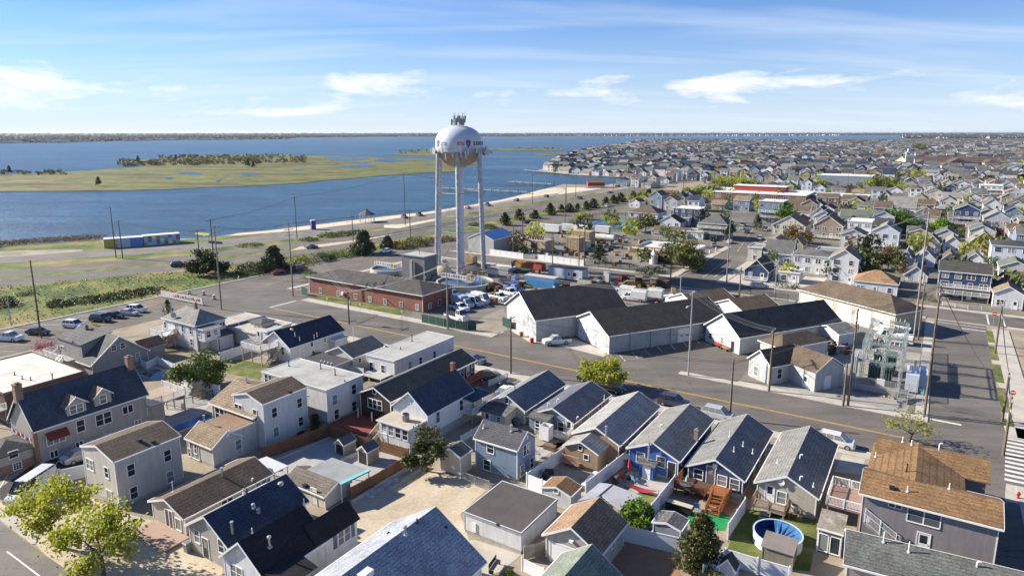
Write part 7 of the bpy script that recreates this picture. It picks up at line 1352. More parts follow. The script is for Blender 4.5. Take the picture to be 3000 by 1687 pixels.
tractor('yellow backhoe loader beside blue container',P(ZV(1215,515)),(0.42,0.30,0.06),R(-30));tractor('green tractor with yellow wheel rims beside blue container',P(ZV(1745,462)),(0.02,0.15,0.04),R(-20),False);tractor('red tractor among machines along yard street fence',P(ZN(1900,1010)),(0.30,0.03,0.03),R(150),False);tractor('large yellow wheel loader left of its twin by the fence',P(ZN(2040,1065)),(0.30,0.19,0.05),R(160),True,1.3);tractor('large yellow wheel loader nearest brown container by fence',P(ZN(2200,1080)),(0.30,0.19,0.05),R(150),True,1.3);tractor('small green tractor in walled yard by tan plant building',P(ZN(865,690)),(0.03,0.12,0.04),R(20),False);tractor('orange compact machine left of blue tipper',P(ZV(740,520)),(0.35,0.12,0.03),R(-30),False,0.9)
block('shipping_container','rusty brown container at end of machine row','container',P(ZN(2310,1075)),4,2.4,2.5,paint((0.12,0.06,0.035),0.7,0.2),ribs=8);block('crate','tall plywood crate between tower legs','crate',P(ZV(415,138)),3.0,2.4,2.8,paint((0.42,0.30,0.17),0.8,0.15),ribs=6);block('pallet_stack','stack of wooden pallets beside minibus','pallets',P(ZV(762,725)),1.5,1.2,1.5,paint((0.30,0.17,0.10),0.8,0.2),ribs=5);block('white_tank','white plastic tank standing by yard street fence','tank',P(ZN(1735,985)),1.6,1.4,2.4,paint((0.6,0.6,0.58),0.5))
def pile(label,q,r_,h,m,name='spoil_heap'):
 g = P(q);mb = MB();rr = random.Random(int(g.x * 7));prof = [(r_,0),(r_ * 0.8,h * 0.3),(r_ * 0.5,h * 0.7),(r_ * 0.2,h * 0.95),(0,h)];mb.lathe(prof,14);mb.v = [(x * rr.uniform(.85,1.15),y * rr.uniform(.85,1.15),z * rr.uniform(.85,1.1)) for x,y,z in mb.v];o = mb.build(name,m,None,(g.x,g.y,0),smooth=True);tag(o,label,'heap')
pile('sand heap at foot of left tower leg',ZT2(390,1240),4.0,2.4,M_SAND);pile('dark soil heap behind clarifier tank',ZT2(790,1215),5.0,2.2,M_DKASPH)
fence('screen_fence','dark green screen fence along the works yard sidewalk',[P(ZV(-330,1005)),P(ZV(0,1078)),P(ZV(360,1132)),P(ZV(490,1118))],1.9,'screen');fence('screen_gate','green screened yard gate standing open by warehouse',[P(ZV(888,1052)),P(ZV(1022,1102))],2.0,'screen',cat='gate');fence('screen_fence','short green screen at left end of brick building',[P(ZM(668,1130)),P(ZM(730,1150))],2.0,'screen')
# second yard across the street
H = House('metal_building','corrugated metal building with bright blue roof behind water tower','building',right=ZN(528,560),left=ZN(256,531),far=ZN(770,505),ridge=ZT2(880,752),h=4.6,wallm=siding((0.45,0.45,0.42),0.5),roofm=paint((0.05,0.16,0.40),0.5),oh=0.15,found=0)
H = House('plant_building','tan concrete plant building with rusty roof pipes','building',right=ZN(1080,580),left=ZN(715,550),far=ZN(1135,550),base=ZN(1085,690),roof='flat',rise=0.2,wallm=paint((0.44,0.35,0.23),0.9,0.15),roofm=FR_GREY,oh=0.1,found=0,trim=paint((0.45,0.36,0.25),0.9));H.boxpart('louvre',BLACK,0.8,3.2,-H.d / 2 - 0.04,-H.d / 2 + 0.05,0.3,3.0)
for i in range(9): MB().tube([(-2 + i * 0.7,-0.6 + 0.3 * (i % 3),H.h),(-2 + i * 0.7,0.4,H.h + 1.2 + 0.3 * (i % 2))],0.28,8).build('pipe',paint((0.10,0.05,0.03),0.8,0.3),H.e)
block('filter_tank','tan filter block with rust streaks, middle of the plant','tank',GUV(-104,204),5,5,4.6,paint((0.40,0.29,0.17),0.9,0.3),ribs=4);block('filter_tank','tall tan filter block behind the middle one','tank',GUV(-106,214),7,5,5.4,paint((0.42,0.31,0.18),0.9,0.3),ribs=5);block('pump_cabin','small cream pump cabin right of filter blocks','building',P(ZN(1480,660)),4,3.5,3.0,paint((0.5,0.46,0.38),0.8))
for i,(q,w_) in enumerate(((ZN(1120,480),10),(ZN(1360,480),9),(ZN(1500,500),7),(ZN(1690,500),6))): block('box_trailer','white box trailer, %s in the row before the tennis court' % ('first','second','third','fourth')[i],'trailer',P(q),w_,2.6,3.4,paint((0.62,0.62,0.60),0.6,0.1),z=0.9)
g = P(ZN(1690,590));e = thing('tanker_trailer','white cylindrical tanker trailer in second yard','trailer',(g.x,g.y,0),TH);MB().tube([(-4.5,0,2.3),(4.5,0,2.3)],1.15,14).build('tank',paint((0.55,0.54,0.5),0.5,0.2),e);MB().box(-4,4,-0.9,0.9,0.7,1.15).build('frame',DARK,e)
c = GUV(-71,205);H = House('service_building','building with brown shingle mansard front and white flat roof','building',center=c,w=19,d=15,h=3.6,roof='flat',rise=0.7,wallm=paint((0.42,0.36,0.29),0.9,0.1),roofm=FR_WHITE,oh=0.2,found=0);MB().slab([(-9.9,-9.2,3.0),(9.9,-9.2,3.0),(9.9,-6.3,4.6),(-9.9,-6.3,4.6)],0.15).build('mansard',roofing((0.17,0.085,0.04)),H.e);H.boxpart('dark_bay',BLACK,-1,4.5,-H.d / 2 - 0.03,-H.d / 2 + 0.02,0.2,2.5)
for i in range(3): H.boxpart('roof_unit',STEEL,-4 + i * 3,-2.6 + i * 3,1,2.4,3.7,4.6)
g = P(ZN(2228,805));e = thing('storage_silo','white cone-topped silo beside leafy tree','silo',(g.x,g.y,0));MB().lathe([(1.3,0),(1.3,2.8),(0.6,3.6),(0.3,4.2),(0,4.2)],14).build('tank',paint((0.6,0.6,0.58),0.5),e);MB().tube([(0,0,4.2),(0,0,4.9)],0.3,8).build('cap',STEEL,e)
VG = 'white fence of the second yard'
fence('vinyl_fence','white vinyl fence left of gateway across yard street',[P(ZN(487,710)),P(ZN(842,757))],1.9);fence('vinyl_fence','white vinyl fence right of gateway across yard street',[P(ZN(1000,768)),P(ZN(1485,832))],1.9);fence('chain_fence','dark chain fence before brown mansard building',[P(ZN(1500,838)),P(ZN(1790,862)),P(ZN(2060,885))],1.7,'darkchain');fence('chain_fence','long dark chain fence along near side of yard street',[GUV(-98,167.6),GUV(-60,167.6),GUV(-28,167.6)],1.8,'darkchain',step=3);fence('chain_fence','tall black chain fence round the nearer tennis court',[P(ZN(1330,420)),P(ZN(1900,470)),P(ZN(2100,345)),P(ZN(1680,322)),P(ZN(1330,420))],3.0,'darkchain',step=3.5);fence('chain_fence','tall black chain fence round the court by the school',[P(ZO(450,215)),P(ZO(940,248)),P(ZO(1140,172))],3.0,'darkchain',step=4);fence('screen_fence','long bright blue screen fence by school courts',[P(ZO(90,195)),P(ZO(300,145))],3.0,'blue',step=4)
# substation
o0 = GUV(-4.6,121);e = thing('substation','electrical substation with lattice steel frame and green transformers','substation',o0,TH);LAT = paint((0.34,0.38,0.36),0.5,0.2);GRN = paint((0.10,0.15,0.13),0.5,0.15)
def lat(p0,p1,w=0.35):
 mb = MB();a,b = Vector(p0),Vector(p1);d = (b - a).normalized();s1 = d.orthogonal().normalized() * w / 2;s2 = d.cross(s1).normalized() * w / 2;L_ = (b - a).length;k = max(2,int(L_ / (w * 1.6)));cs = (s1 + s2,s1 - s2,-s1 - s2,-s1 + s2)
 for c_ in cs: mb.tube([a + c_,b + c_],0.035,4)
 for i in range(k):
  for j in range(4): mb.tube([a + d * (L_ * i / k) + cs[j],a + d * (L_ * (i + 1) / k) + cs[(j + 1) % 4]],0.02,3,caps=False)
 mb.build('lattice_beam',LAT,e)
for x in (-3.0,0.0,2.4):
 for y in (-4,1,7,12): lat((x,y,0),(x,y,7.2))
for z in (4.2,7.0):
 for y in (-4,1,7,12): lat((-3.0,y,z),(2.4,y,z))
 for x in (-3.0,2.4): lat((x,-4,z),(x,12,z))
for y in (-4,1,7,12):
 for x in (-2.4,-1.5,-0.6,0.6,1.2,1.9): MB().lathe([(0.05,0),(0.13,0.05),(0.06,0.15),(0.13,0.25),(0.06,0.35),(0.13,0.45),(0.05,0.55),(0,0.6)],7).build('insulator',paint((0.32,0.30,0.27),0.4),e,(x,y,7.2 if (x > 0) else 4.4))
for x,y,h_ in ((-0.4,-1.6,3.2),(-0.2,4.0,3.6)): o = MB().box(x - 1.7,x + 1.7,y - 1.3,y + 1.3,0.3,h_).build('transformer',GRN,e);[MB().box(x - 1.6 + i * 0.4,x - 1.45 + i * 0.4,y - 1.75,y - 1.3,0.6,h_ - 0.3).build('cooling_fin',GRN,o) for i in range(9)]
for i in range(4): MB().box(-4.6 + i * 0.22,-4.46 + i * 0.22,-4.5,-1.0,0.9,4.6).build('radiator',paint((0.5,0.52,0.54),0.5),e)
for a in ((3.2,5.0,-4.5,0.5,3.1),(4.9,6.1,-2,3,2.6),(-9.5,-5.6,-4.8,-1.5,1.5)): MB().box(*a[:4],0.4,a[4]).build('control_cabinet',paint((0.50,0.53,0.60),0.5,0.08),e)
MB().box(-0.6,0.5,-6.6,-6.3,1.0,2.2).build('junction_box',WHITE,e);MB().box(-3.6,2.4,-7.3,-7.0,0,1.0).build('retaining_wall',CONC,e)
for i in range(60): p_ = Vector((r.uniform(-3.5,2.3),r.uniform(-8.4,-7.35),0));s_ = r.uniform(0.15,0.3);MB().lathe([(0,0),(s_,0.02),(s_ * 0.9,s_ * 0.7),(0,s_)],5).build('riprap_stone',paint((0.26,0.20,0.18),0.9,0.3),e,p_)
mb = MB();stairs_mb(mb,2.5,3.8,-9.6,-7.0,0,1.4,7);rail_mb(mb,(2.5,-9.6,0),(2.5,-7,1.4));rail_mb(mb,(3.8,-9.6,0),(3.8,-7,1.4));mb.build('stairs',STEEL,e)
fence('chain_fence','tall chain link fence round the substation',[GUV(-13.5,124),GUV(-13.5,113.6),GUV(0.2,113.6),GUV(0.2,141)],2.4,'chain',step=3)
e = car('truck',(0.68,0.68,0.66),'white bucket lift truck behind substation',ZU(1380,330),head(ZU(1650,310),ZU(1080,230)),None,name='bucket_truck');MB().tube([(-1.5,0,1.6),(-2.6,0,3.2),(2.8,0.2,3.6)],0.22,6).build('boom',WHITE,e);MB().box(2.6,3.5,-0.4,0.5,3.0,4.0).build('bucket',WHITE,e);MB().box(-3.2,0.3,-1.1,1.1,1.15,1.9).build('tool_body',WHITE,e)
mb = MB()
for i in range(70): p_ = P(ZU(r.uniform(180,700),r.uniform(330,520)));s_ = r.uniform(0.15,0.6);mb.box(p_.x - s_,p_.x + s_,p_.y - s_ * 0.6,p_.y + s_ * 0.6,0,r.uniform(0.3,1.6),r.randint(0,3))
tag(mb.build('scrap_heap',[paint(c_,0.8,0.3) for c_ in ((0.12,0.05,0.03),(0.05,0.05,0.055),(0.25,0.06,0.03),(0.28,0.28,0.3))]),'rusty scrap and parts heaped left of substation','scrap',kind='stuff')
e = thing('trestle_barrier','white trestle barrier beside grey bungalow','barrier',P(ZU(170,990)),TH);MB().box(-0.9,0.9,-0.04,0.04,0.75,0.95).build('board',WHITE,e);[MB().tube([(x,y,0),(x,0,0.9)],0.04,5).build('leg',WHITE,e) for x in (-0.7,0.7) for y in (-0.35,0.35)]
# bayside: mural hut, gazebo, toilet, sign, drums
def seg(name,label,cat,q0,q1,h,d,mats):
 a,b = P(q0),P(q1);L_ = (b - a).length;e = thing(name,label,cat,(a.x,a.y,0),math.atan2(b.y - a.y,b.x - a.x));n_ = len(mats)
 for i,m_ in enumerate(mats): MB().box(L_ * i / n_,L_ * (i + 1) / n_ - 0.01,0,d,0,h).build('painted_wall',m_,e)
 MB().box(-0.1,L_ + 0.1,-0.1,d + 0.1,h,h + 0.15).build('roof',WHITE,e);return e,L_
YL,BL,LB,OR = paint((0.42,0.36,0.05),0.6),paint((0.10,0.22,0.50),0.6),paint((0.42,0.52,0.62),0.6),paint((0.42,0.14,0.04),0.6)
seg('mural_building','long low beach building painted yellow, pale blue and blue','building',ZL(985,575),ZL(1355,550),3.2,4,[YL,LB,BL]);e,L_ = seg('mural_building','beach building with colourful chequered mural','building',ZL(1362,548),ZL(1702,520),3.4,4,[LB])
for i in range(9):
 for j in range(3):
  if (i * 5 + j * 3) % 7 < 5: MB().box(L_ * i / 9 + 0.05,L_ * (i + 1) / 9 - 0.05,-0.03,0.0,0.15 + j * 1.08,1.15 + j * 1.08).build('mural_panel',(YL,BL,WHITE,LB,OR)[(i * 5 + j * 3) % 7],e)
canopy('beach_shelter','yellow and blue beach shelter beside mural building',[ZL(1840,440),ZL(1970,450),ZL(1975,430),ZL(1850,420)],3.0,YL)
g = P(ZM(1360,362));e = thing('gazebo','white gazebo with grey roof on the beach','gazebo',(g.x,g.y,0));MB().lathe([(4.0,3.4),(0.6,5.2),(0.6,5.6),(0,6.2)],8).build('roof',RF_GREY,e);[MB().box(-0.12,0.12,-0.12,0.12,0,3.4).build('post',WHITE,e,(3.4 * math.cos(k * .785),3.4 * math.sin(k * .785),0)) for k in range(8)]
g = P(ZM(790,443));e = thing('portable_toilet','purple portable toilet on beach parking edge','toilet',(g.x,g.y,0),0.6);MB().box(-0.9,0.9,-0.9,0.9,0,3.6).build('cabin',paint((0.07,0.03,0.24),0.5),e);MB().box(-0.95,0.95,-0.95,0.95,3.6,4.0).build('roof',paint((0.5,0.5,0.55),0.5),e)
a,b = P(ZL(1522,1035)),P(ZL(1915,1115));L_ = (b - a).length;e = thing('roadside_sign','long white plank sign with dark red lettering by back street','sign',(a.x,a.y,0),math.atan2(b.y - a.y,b.x - a.x))
for j in range(4): MB().box(0,L_,-0.04,0.0,0.3 + j * 0.4,0.64 + j * 0.4).build('plank',OFFW,e)
for x in (0.2,L_ / 3,2 * L_ / 3,L_ - 0.2): MB().box(x - 0.1,x + 0.1,0.0,0.2,0,2.0).build('post',DECKG,e)
for i in range(16): x = L_ * (0.32 + 0.65 * i / 16);MB().box(x,x + 0.18 + 0.16 * (i % 3),-0.07,-0.04,0.75 + 0.1 * (i % 3),1.25 + 0.12 * (i % 4)).build('letter_stroke',paint((0.22,0.03,0.035),0.7),e)
for i,(q,s_) in enumerate(((ZL(1785,1005),'left'),(ZL(1923,1015),'middle'),(ZL(2022,1055),'right'))):
 g = P(q);e = thing('traffic_drum','orange and white traffic drum, %s of three on back street' % s_,'traffic drum',(g.x,g.y,0.03),0,'traffic drums');[MB().lathe([(0.36 - 0.02 * k,0.08 + k * 0.28),(0.34 - 0.02 * k,0.36 + k * 0.28),(0,0.36 + k * 0.28)],12).build('band',(OR,WHITE)[k % 2],e) for k in range(4)];MB().lathe([(0,0),(0.5,0),(0.5,0.08),(0,0.08)],12).build('base',DARK,e)
fence('guard_rail','steel guard rail along the bay road median',[GUV(-182,182),GUV(-181.9,240),GUV(-181.5,300)],0.8,'guard',step=4,cat='guard rail');fence('parking_rail','low white rail before navy balcony house',[P(ZW(355,145)),P(ZW(475,165)),P(ZW(598,180)),P(ZW(725,190))],0.9,'rail',step=30)
def pier(label,q0,q1,w=3.0):
 a,b = P(q0),P(q1);L_ = (b - a).length;e = thing('pier',label,'pier',(a.x,a.y,0),math.atan2(b.y - a.y,b.x - a.x));MB().box(0,L_,-w / 2,w / 2,0.9,1.2).build('decking',DECKG,e)
 for i in range(int(L_ / 7)):
  for s_ in (-1,1): MB().tube([(i * 7,s_ * w / 2,-1),(i * 7,s_ * w / 2,2.0)],0.2,5).build('pile',POLEW,e)
pier('long wooden pier reaching into the bay behind tower',ZN(900,62),ZT2(395,225));pier('wooden pier beyond the long pier',ZX(410,560),ZX(-30,535));pier('short wooden jetty near houses on the point',ZX(560,455),ZX(130,415))
# ------------------------------------------------------------------ utility poles and wires
PL = {}
PN = {}
def pl(k,lab,q,top,arms=1,**kw): PN[k] = lab;PL[k] = upole(lab,q,top,arms=arms,**kw)
pl('a','tall bare wooden pole rising beside pink tree in the angled parking',ZE(350,405),ZL(278,685),0);pl('b','very tall grey pole at corner of main and back streets',ZM(575,1152),ZM(566,372),3,m=POLEG,lamp=True);pl('c','pole with transformer before red brick building',ZM(1170,1449),ZM(1148,1095),1,trans=True)
pl('d','wooden pole at green screen fence of works yard',ZV(62,1108),ZM(2205,790),1,m=POLEG,lamp=True);pl('e','dark wooden pole beside bronze sedan driveway',ZG(715,567),ZG(745,78),1,lamp=True);pl('f','slim steel lamp pole before middle depot warehouse',ZK(272,470),(2027,853),1,m=STEEL,lamp=True,r=0.13);pl('g','leaning dark pole behind silver estate SUV',ZK(556,765),ZK(612,355),0);pl('h','brown pole with crossarm beside grey L-shaped bungalow',ZK(825,578),ZK(848,148),1)
pl('i','short dark pole stub at substation kerb',ZU(620,1290),ZU(672,640),0);pl('j','tall pole next to short stub at substation kerb',ZU(692,1298),(2502,905),2,trans=True);pl('k','tall leaning brown pole at corner of cross street',ZW(185,1190),ZQ(1290,1000),2);pl('l','tallest pole with many crossarms at service garage corner',ZW(85,470),ZQ(1240,250),3,m=POLEG);pl('m','brown pole right of the tallest pole by service garage',ZW(128,465),ZQ(1085,1000),1)
pl('n','brown pole on right pavement of cross street by stop sign',ZW(920,1238),ZW(1005,780),1);pl('o','pole on grass strip farther up the cross street',ZW(852,600),ZW(910,118),1);pl('p','big dark pole beside zebra crossing at right photo edge',ZW(930,1560),ZW(1060,1005),2,trans=True)
pl('q','very tall pole at mouth of school street',ZO(828,1012),ZO(900,258),2,m=POLEG,lamp=False);pl('r','pole beside leafy tree on yard street',ZO(232,1032),ZO(238,598),1);pl('s','pole with crossarm before blue porch cottage',ZO(963,1165),ZO(975,848),1);pl('t','curved grey street lamp pole by dark hedge',ZO(1340,1130),ZO(1395,812),0,m=STEEL,lamp=True,r=0.1);pl('u','steel pole behind the warehouse roofs',ZO(332,1215),ZO(322,918),0,m=STEEL,lamp=True,r=0.12)
pl('v','tall pole left of a closer pair before dark conifer',ZN(1435,832),ZN(1470,498),1);pl('w','taller pole right of a closer pair before dark conifer',ZN(1490,832),ZN(1535,265),2,trans=True);pl('x','pole before white vinyl fence left of gateway',ZN(738,742),ZN(740,410),0);pl('y','pole before white fence near bare young trees',ZN(1155,822),ZN(1155,480),1);pl('z','pole behind blue-roofed metal building',ZN(835,490),ZN(840,258),1)
pl('aa','tall pole on back street by tennis court fence',ZN(1285,412),ZN(1325,0),1);pl('ab','tall bare pole left of a pair on the bay road verge',ZL(1095,662),ZL(1040,180),0);pl('ac','shorter pole right of a pair on the bay road verge',ZL(1158,668),ZL(1132,305),1);pl('ad','pole with wide crossarm over the round dark tree',ZL(1895,800),ZL(1858,395),1,armw=3.0);pl('ae','tall pole behind round dark tree by bay road',ZL(2030,830),ZL(1975,295),1);pl('af','tall pole with lamp by long plank sign on back street',ZL(2090,1152),ZL(2015,355),2,m=POLEG,lamp=True);pl('ag','thin lamp pole on grass bank at left',ZL(110,1310),ZL(75,970),0,m=STEEL,lamp=True,r=0.1)
pl('ah','very tall pole at beach parking by purple toilet',ZM(617,545),ZM(587,95),1);pl('ai','pole with double lamp on bay road by pines',ZM(1212,572),ZM(1187,298),1,lamp=True);pl('aj','very tall pole by dark red pickup on beach front',ZM(1765,397),ZM(1753,-150),1,lamp=True);pl('ak','slim pole in golden shrubs by bay road',ZM(1820,560),ZM(1817,228),1)
for i,(b,t) in enumerate((((205,745),(218,450)),((545,830),(572,530)),((1225,785),(1270,480)),((1720,690),(1752,360)),((640,690),(648,430)),((1020,615),(1030,400)),((1330,600),(1335,420)),((1560,560),(1565,360)),((2030,570),(2045,380)),((2215,500),(2230,320)),((2380,520),(2395,330)))): pl('f%d' % i,'tall utility pole, number %s from left in the far row along the bay road' % ('one two three four five six seven eight nine ten eleven'.split()[i]),ZX(*b),ZX(*t),1,group='far poles')
for i,(b,t) in enumerate((((60,470),(100,240)),((150,530),(160,380)),((410,560),(420,370)),((680,615),(690,515)),((800,600),(815,430)),((960,400),(970,200)),((1165,415),(1175,235)),((1195,360),(1210,220)))): pl('g%d' % i,'utility pole in the far town, %s from left' % ('first second third fourth fifth sixth seventh eighth'.split()[i]),ZY(*b),ZY(*t),1,group='far town poles')
SN = dict(a='',b='back street corner pole',c='transformer pole',d='green screen pole',e='driveway pole',f='depot lamp pole',g='leaning pole',h='bungalow pole',j='substation pole',k='corner pole',l='tallest pole',m='service garage pole',n='stop sign pole',o='grass strip pole',p='zebra crossing pole',q='school street pole',r='leafy tree pole',s='porch cottage pole',w='conifer pole',x='gateway pole',y='white fence pole',z='metal building pole',aa='tennis court pole',ac='verge pole',ad='wide crossarm pole',ae='evergreen pole',af='plank sign pole',ah='toilet pole',aj='red pickup pole')
def span(a,b,ys,dz,sag,m=None): string(PL[a],PL[b],ys,dz,sag,'overhead wire from %s to %s' % (SN[a],SN[b]),m)
for a,b in ('bc','cd','df','fh','hj','jk'): span(a,b,(-1.15,-0.5,0.5,1.15),-0.15,1.0,M_WIREL if a in 'bcdf' else None)
for a,b in ('eg','gk','kp','ce','eh','de'): span(a,b,(-0.4,0.3),-0.6,1.2)
for ab in 'k m,m l,n o,p n,l q,s l,q r,r w,w y,y x,af b,b aa,ad ae,ae ah,ah aj,aj aa,ac ad,z aa'.split(','): span(*ab.split(),(-1.0,0.0,1.0),-0.2,1.0)
def sign(label,q,h,kind):
 g = P(q);e = thing('street_sign',label,'sign',(g.x,g.y,0.1),TH);MB().tube([(0,0,0),(0,0,h)],0.035,6).build('post',STEEL,e)
 if kind == 'stop': o = MB().lathe([(0,0),(0.38,0),(0.38,0.03),(0,0.03)],8).build('stop_plate',paint((0.45,0.02,0.02),0.5),e,(0,-0.04,h - 0.35),(math.pi / 2,R(22.5),0));[letter(c,0.3,WHITE,e,(-0.24 + 0.16 * i,-0.09,h - 0.35),(math.pi / 2,0,0)) for i,c in enumerate('STOP')]
 elif kind == 'noentry': MB().lathe([(0,0),(0.4,0),(0.4,0.03),(0,0.03)],16).build('plate',paint((0.45,0.02,0.02),0.5),e,(0,-0.04,h - 0.4),(math.pi / 2,0,0));MB().box(-0.28,0.28,-0.1,-0.07,h - 0.47,h - 0.33).build('bar',WHITE,e)
 elif kind == 'name': MB().box(-0.55,0.55,-0.02,0.02,h - 0.35,h - 0.1).build('name_plate',paint((0.02,0.22,0.14),0.5),e);MB().lathe([(0,0),(0.38,0),(0.38,0.03),(0,0.03)],8).build('back_plate',STEEL,e,(0,0.05,h - 0.7),(math.pi / 2,0,0))
 else: MB().box(-0.25,0.25,-0.03,0.0,h - 0.5,h).build('plate',paint((0.4,0.45,0.5),0.5) if kind == 'grey' else WHITE,e)
sign('green street name sign at substation corner',ZW(160,1115),3.0,'name');sign('red stop sign on right pavement of cross street',ZW(1000,1105),2.6,'stop');sign('red and white no entry sign at far end of cross street',ZW(835,330),2.8,'noentry');sign('red stop sign on pole by brick building corner',ZM(568,1185),2.6,'stop')
for i,q in enumerate((ZM(940,1270),ZM(1288,1335),ZM(1732,1415))): sign('small grey parking sign, %s along brick building lawn' % ('first','second','third')[i],q,2.3,'grey')
g = P(ZD(2530,705));e = thing('fire_hydrant','red fire hydrant on right corner pavement','hydrant',(g.x,g.y,0.1));MB().lathe([(0.17,0),(0.17,0.06),(0.12,0.08),(0.12,0.55),(0.16,0.57),(0.14,0.7),(0.05,0.78),(0,0.8)],10).build('barrel',paint((0.5,0.02,0.02),0.5),e);MB().tube([(-0.22,0,0.45),(0.22,0,0.45)],0.07,8).build('nozzle',paint((0.5,0.02,0.02),0.5),e)
for i,q in enumerate((ZG(805,248),ZG(893,300))): g = P(q);e = thing('barrel',('orange-brown planter barrel at warehouse doors','red drum at corner of first depot warehouse')[i],'barrel',(g.x,g.y,0));MB().lathe([(0,0),(0.35,0),(0.4,0.5),(0.38,0.95),(0,0.95)],12).build('shell',paint(((0.25,0.09,0.04),(0.5,0.04,0.03))[i],0.6),e)
# ------------------------------------------------------------------ trees and shrubs
def zt(q,top): return zfit(P(q),top[1])
tree('leafy yellow-green street tree, left of two at bottom left','spring',zt(ZA(460,1190),ZA(0,600)),3.1,ZA(460,1190),n=3800,ls=0.17,seed=21,trunk=0.34,tr=0.2);tree('leafy yellow-green street tree, right of two at bottom left','spring',zt(ZA(885,1480),ZA(0,835)),3.7,ZA(885,1480),n=4600,ls=0.17,seed=34,trunk=0.34,tr=0.2)
tree('large rounded dark green tree behind white fence','green',zt(ZE(1690,830),ZE(0,490)),3.6,ZE(1690,830),n=8000,ls=0.2,seed=5,trunk=0.12);tree('pink blossoming tree beside shop roof','pink',zt(ZE(395,590),ZE(0,385)),1.9,ZE(395,590),n=1300,ls=0.1,seed=6,trunk=0.3,tr=0.1);tree('small dark conifer behind white hip-roofed house','pine',3.2,1.2,ZE(1430,205),'cone',n=700,seed=8);tree('feathery olive cedar beside the sand lot','cedar',zt(ZB(1597,560),ZB(0,185)),2.2,ZB(1597,560),n=5600,ls=0.17,seed=9,trunk=0.16);tree('bronze-green pointed cedar at bottom right of centre','cedar',zt(ZC(2030,1440),ZC(0,945)),2.2,ZC(2030,1440),'cone',n=9000,ls=0.16,seed=10);tree('bright green bushy tree over white lattice fence','bright',2.9,1.6,ZC(1490,1030),n=4200,ls=0.16,seed=12,trunk=0.2,tr=0.08);tree('leafy yellow-green street tree on main street before cottages','spring',zt(ZG(1500,690),ZG(0,430)),3.1,ZG(1500,690),n=5200,ls=0.2,seed=13,trunk=0.36);tree('sparse budding tree behind orange-brown roofs','spring',zt(ZK(1790,930),ZK(0,690)),3.0,ZK(1790,930),n=480,ls=0.16,seed=14,trunk=0.3)
tree('dark shrub-like tree at end of brown fence by tall white house','dark',2.6,1.1,ZF(945,1065),'cone',n=900,seed=15);tree('round dark evergreen on bay road verge under poles','pine',zt(ZL(1950,815),ZL(0,590)),4.2,ZL(1950,815),n=8000,ls=0.36,seed=16,trunk=0.08);tree('broad leafy tree on yard street corner by silo','olive',zt(ZO(370,860),ZO(0,565)),5.6,ZO(370,860),n=9000,ls=0.34,seed=17,trunk=0.2);tree('dark conifer before second yard fence','pine',zt(ZN(1650,790),ZN(0,600)),3.6,ZN(1650,790),'cone',n=2600,ls=0.2,seed=18);tree('big bright green tree behind houses at right','bright',zt(ZQ(790,470),ZQ(0,235)),6.6,ZQ(790,470),n=9000,ls=0.4,seed=19,trunk=0.2);tree('bright green rounded tree beside tallest pole','bright',zt(ZQ(1300,510),ZQ(0,325)),4.2,ZQ(1300,510),n=5780,ls=0.36,seed=20,trunk=0.2);tree('bare twiggy tree right of bright green rounded tree','bare',zt(ZQ(1480,520),ZQ(0,375)),3.6,ZQ(1480,520),n=900,ls=0.2,seed=22)
tree('dark green conifer between golden shrubs at right','pine',zt(ZQ(470,860),ZQ(0,530)),3.2,ZQ(470,860),'cone',n=3000,ls=0.22,seed=23);tree('golden-leaved tree right of dark conifer','gold',zt(ZQ(730,860),ZQ(0,600)),3.6,ZQ(730,860),n=5440,ls=0.26,seed=24,trunk=0.14);tree('golden-brown tree left of dark conifer','bare',zt(ZQ(300,850),ZQ(0,640)),2.4,ZQ(300,850),n=1200,ls=0.16,seed=25);tree('bright leafy tree by blue balcony house on school street','bright',zt(ZO(1420,370),ZO(0,150)),5.2,ZO(1420,370),n=6460,ls=0.36,seed=26,trunk=0.14);tree('dark conifer in front of bright leafy tree on school street','pine',zt(ZO(1150,455),ZO(0,285)),2.6,ZO(1150,455),'cone',n=1400,ls=0.22,seed=27);tree('golden budding tree before orange-roofed house','gold',zt(ZO(1560,590),ZO(0,400)),5.0,ZO(1560,590),n=4420,ls=0.29,seed=28,trunk=0.12);tree('dark rounded tree beside brown veranda house','dark',zt(ZO(815,545),ZO(0,350)),3.6,ZO(815,545),n=4420,ls=0.29,seed=29);tree('olive tree above tennis court fence','olive',zt(ZN(2140,470),ZN(0,290)),4.6,ZN(2140,470),n=4420,ls=0.34,seed=30);tree('pale young tree inside tennis court','spring',zt(ZN(1800,440),ZN(0,300)),2.8,ZN(1800,440),n=900,ls=0.22,seed=31)
PINEV = 'pines and shrubs along the bay road'
for i,(q,tp,cr,lab) in enumerate(((ZM(380,880),ZM(0,640),5.2,'broad dark pine beside maroon SUV on back street'),(ZM(1330,700),ZM(0,465),5.0,'tallest broad pine by white sports car'),(ZM(1580,640),ZM(0,525),2.6,'small pine right of tallest broad pine'))): tree(lab,'pine',zt(q,tp),cr,q,'cone',n=9000,ls=0.36,seed=40 + i,group=PINEV,trunk=0.05)
for i,(q,tp) in enumerate((((650,400),265),((800,345),230),((970,325),240),((1130,290),165),((1250,260),180),((1330,255),170),((1420,245),165),((1510,235),145),((1590,215),120),((1720,190),95),((1800,170),80),((1880,150),60),((2010,140),35),((2100,130),25),((2180,100),20))): tree('dark pine, %s counted from the tower in the row along back street' % ('first second third fourth fifth sixth seventh eighth ninth tenth eleventh twelfth thirteenth fourteenth fifteenth'.split()[i]),'pine',zt(ZN(*q),ZN(0,tp)) * 0.95,3.6,ZN(*q),'cone',n=1500,ls=0.34,seed=50 + i % 3,var=i % 3,group=PINEV,trunk=0.05)
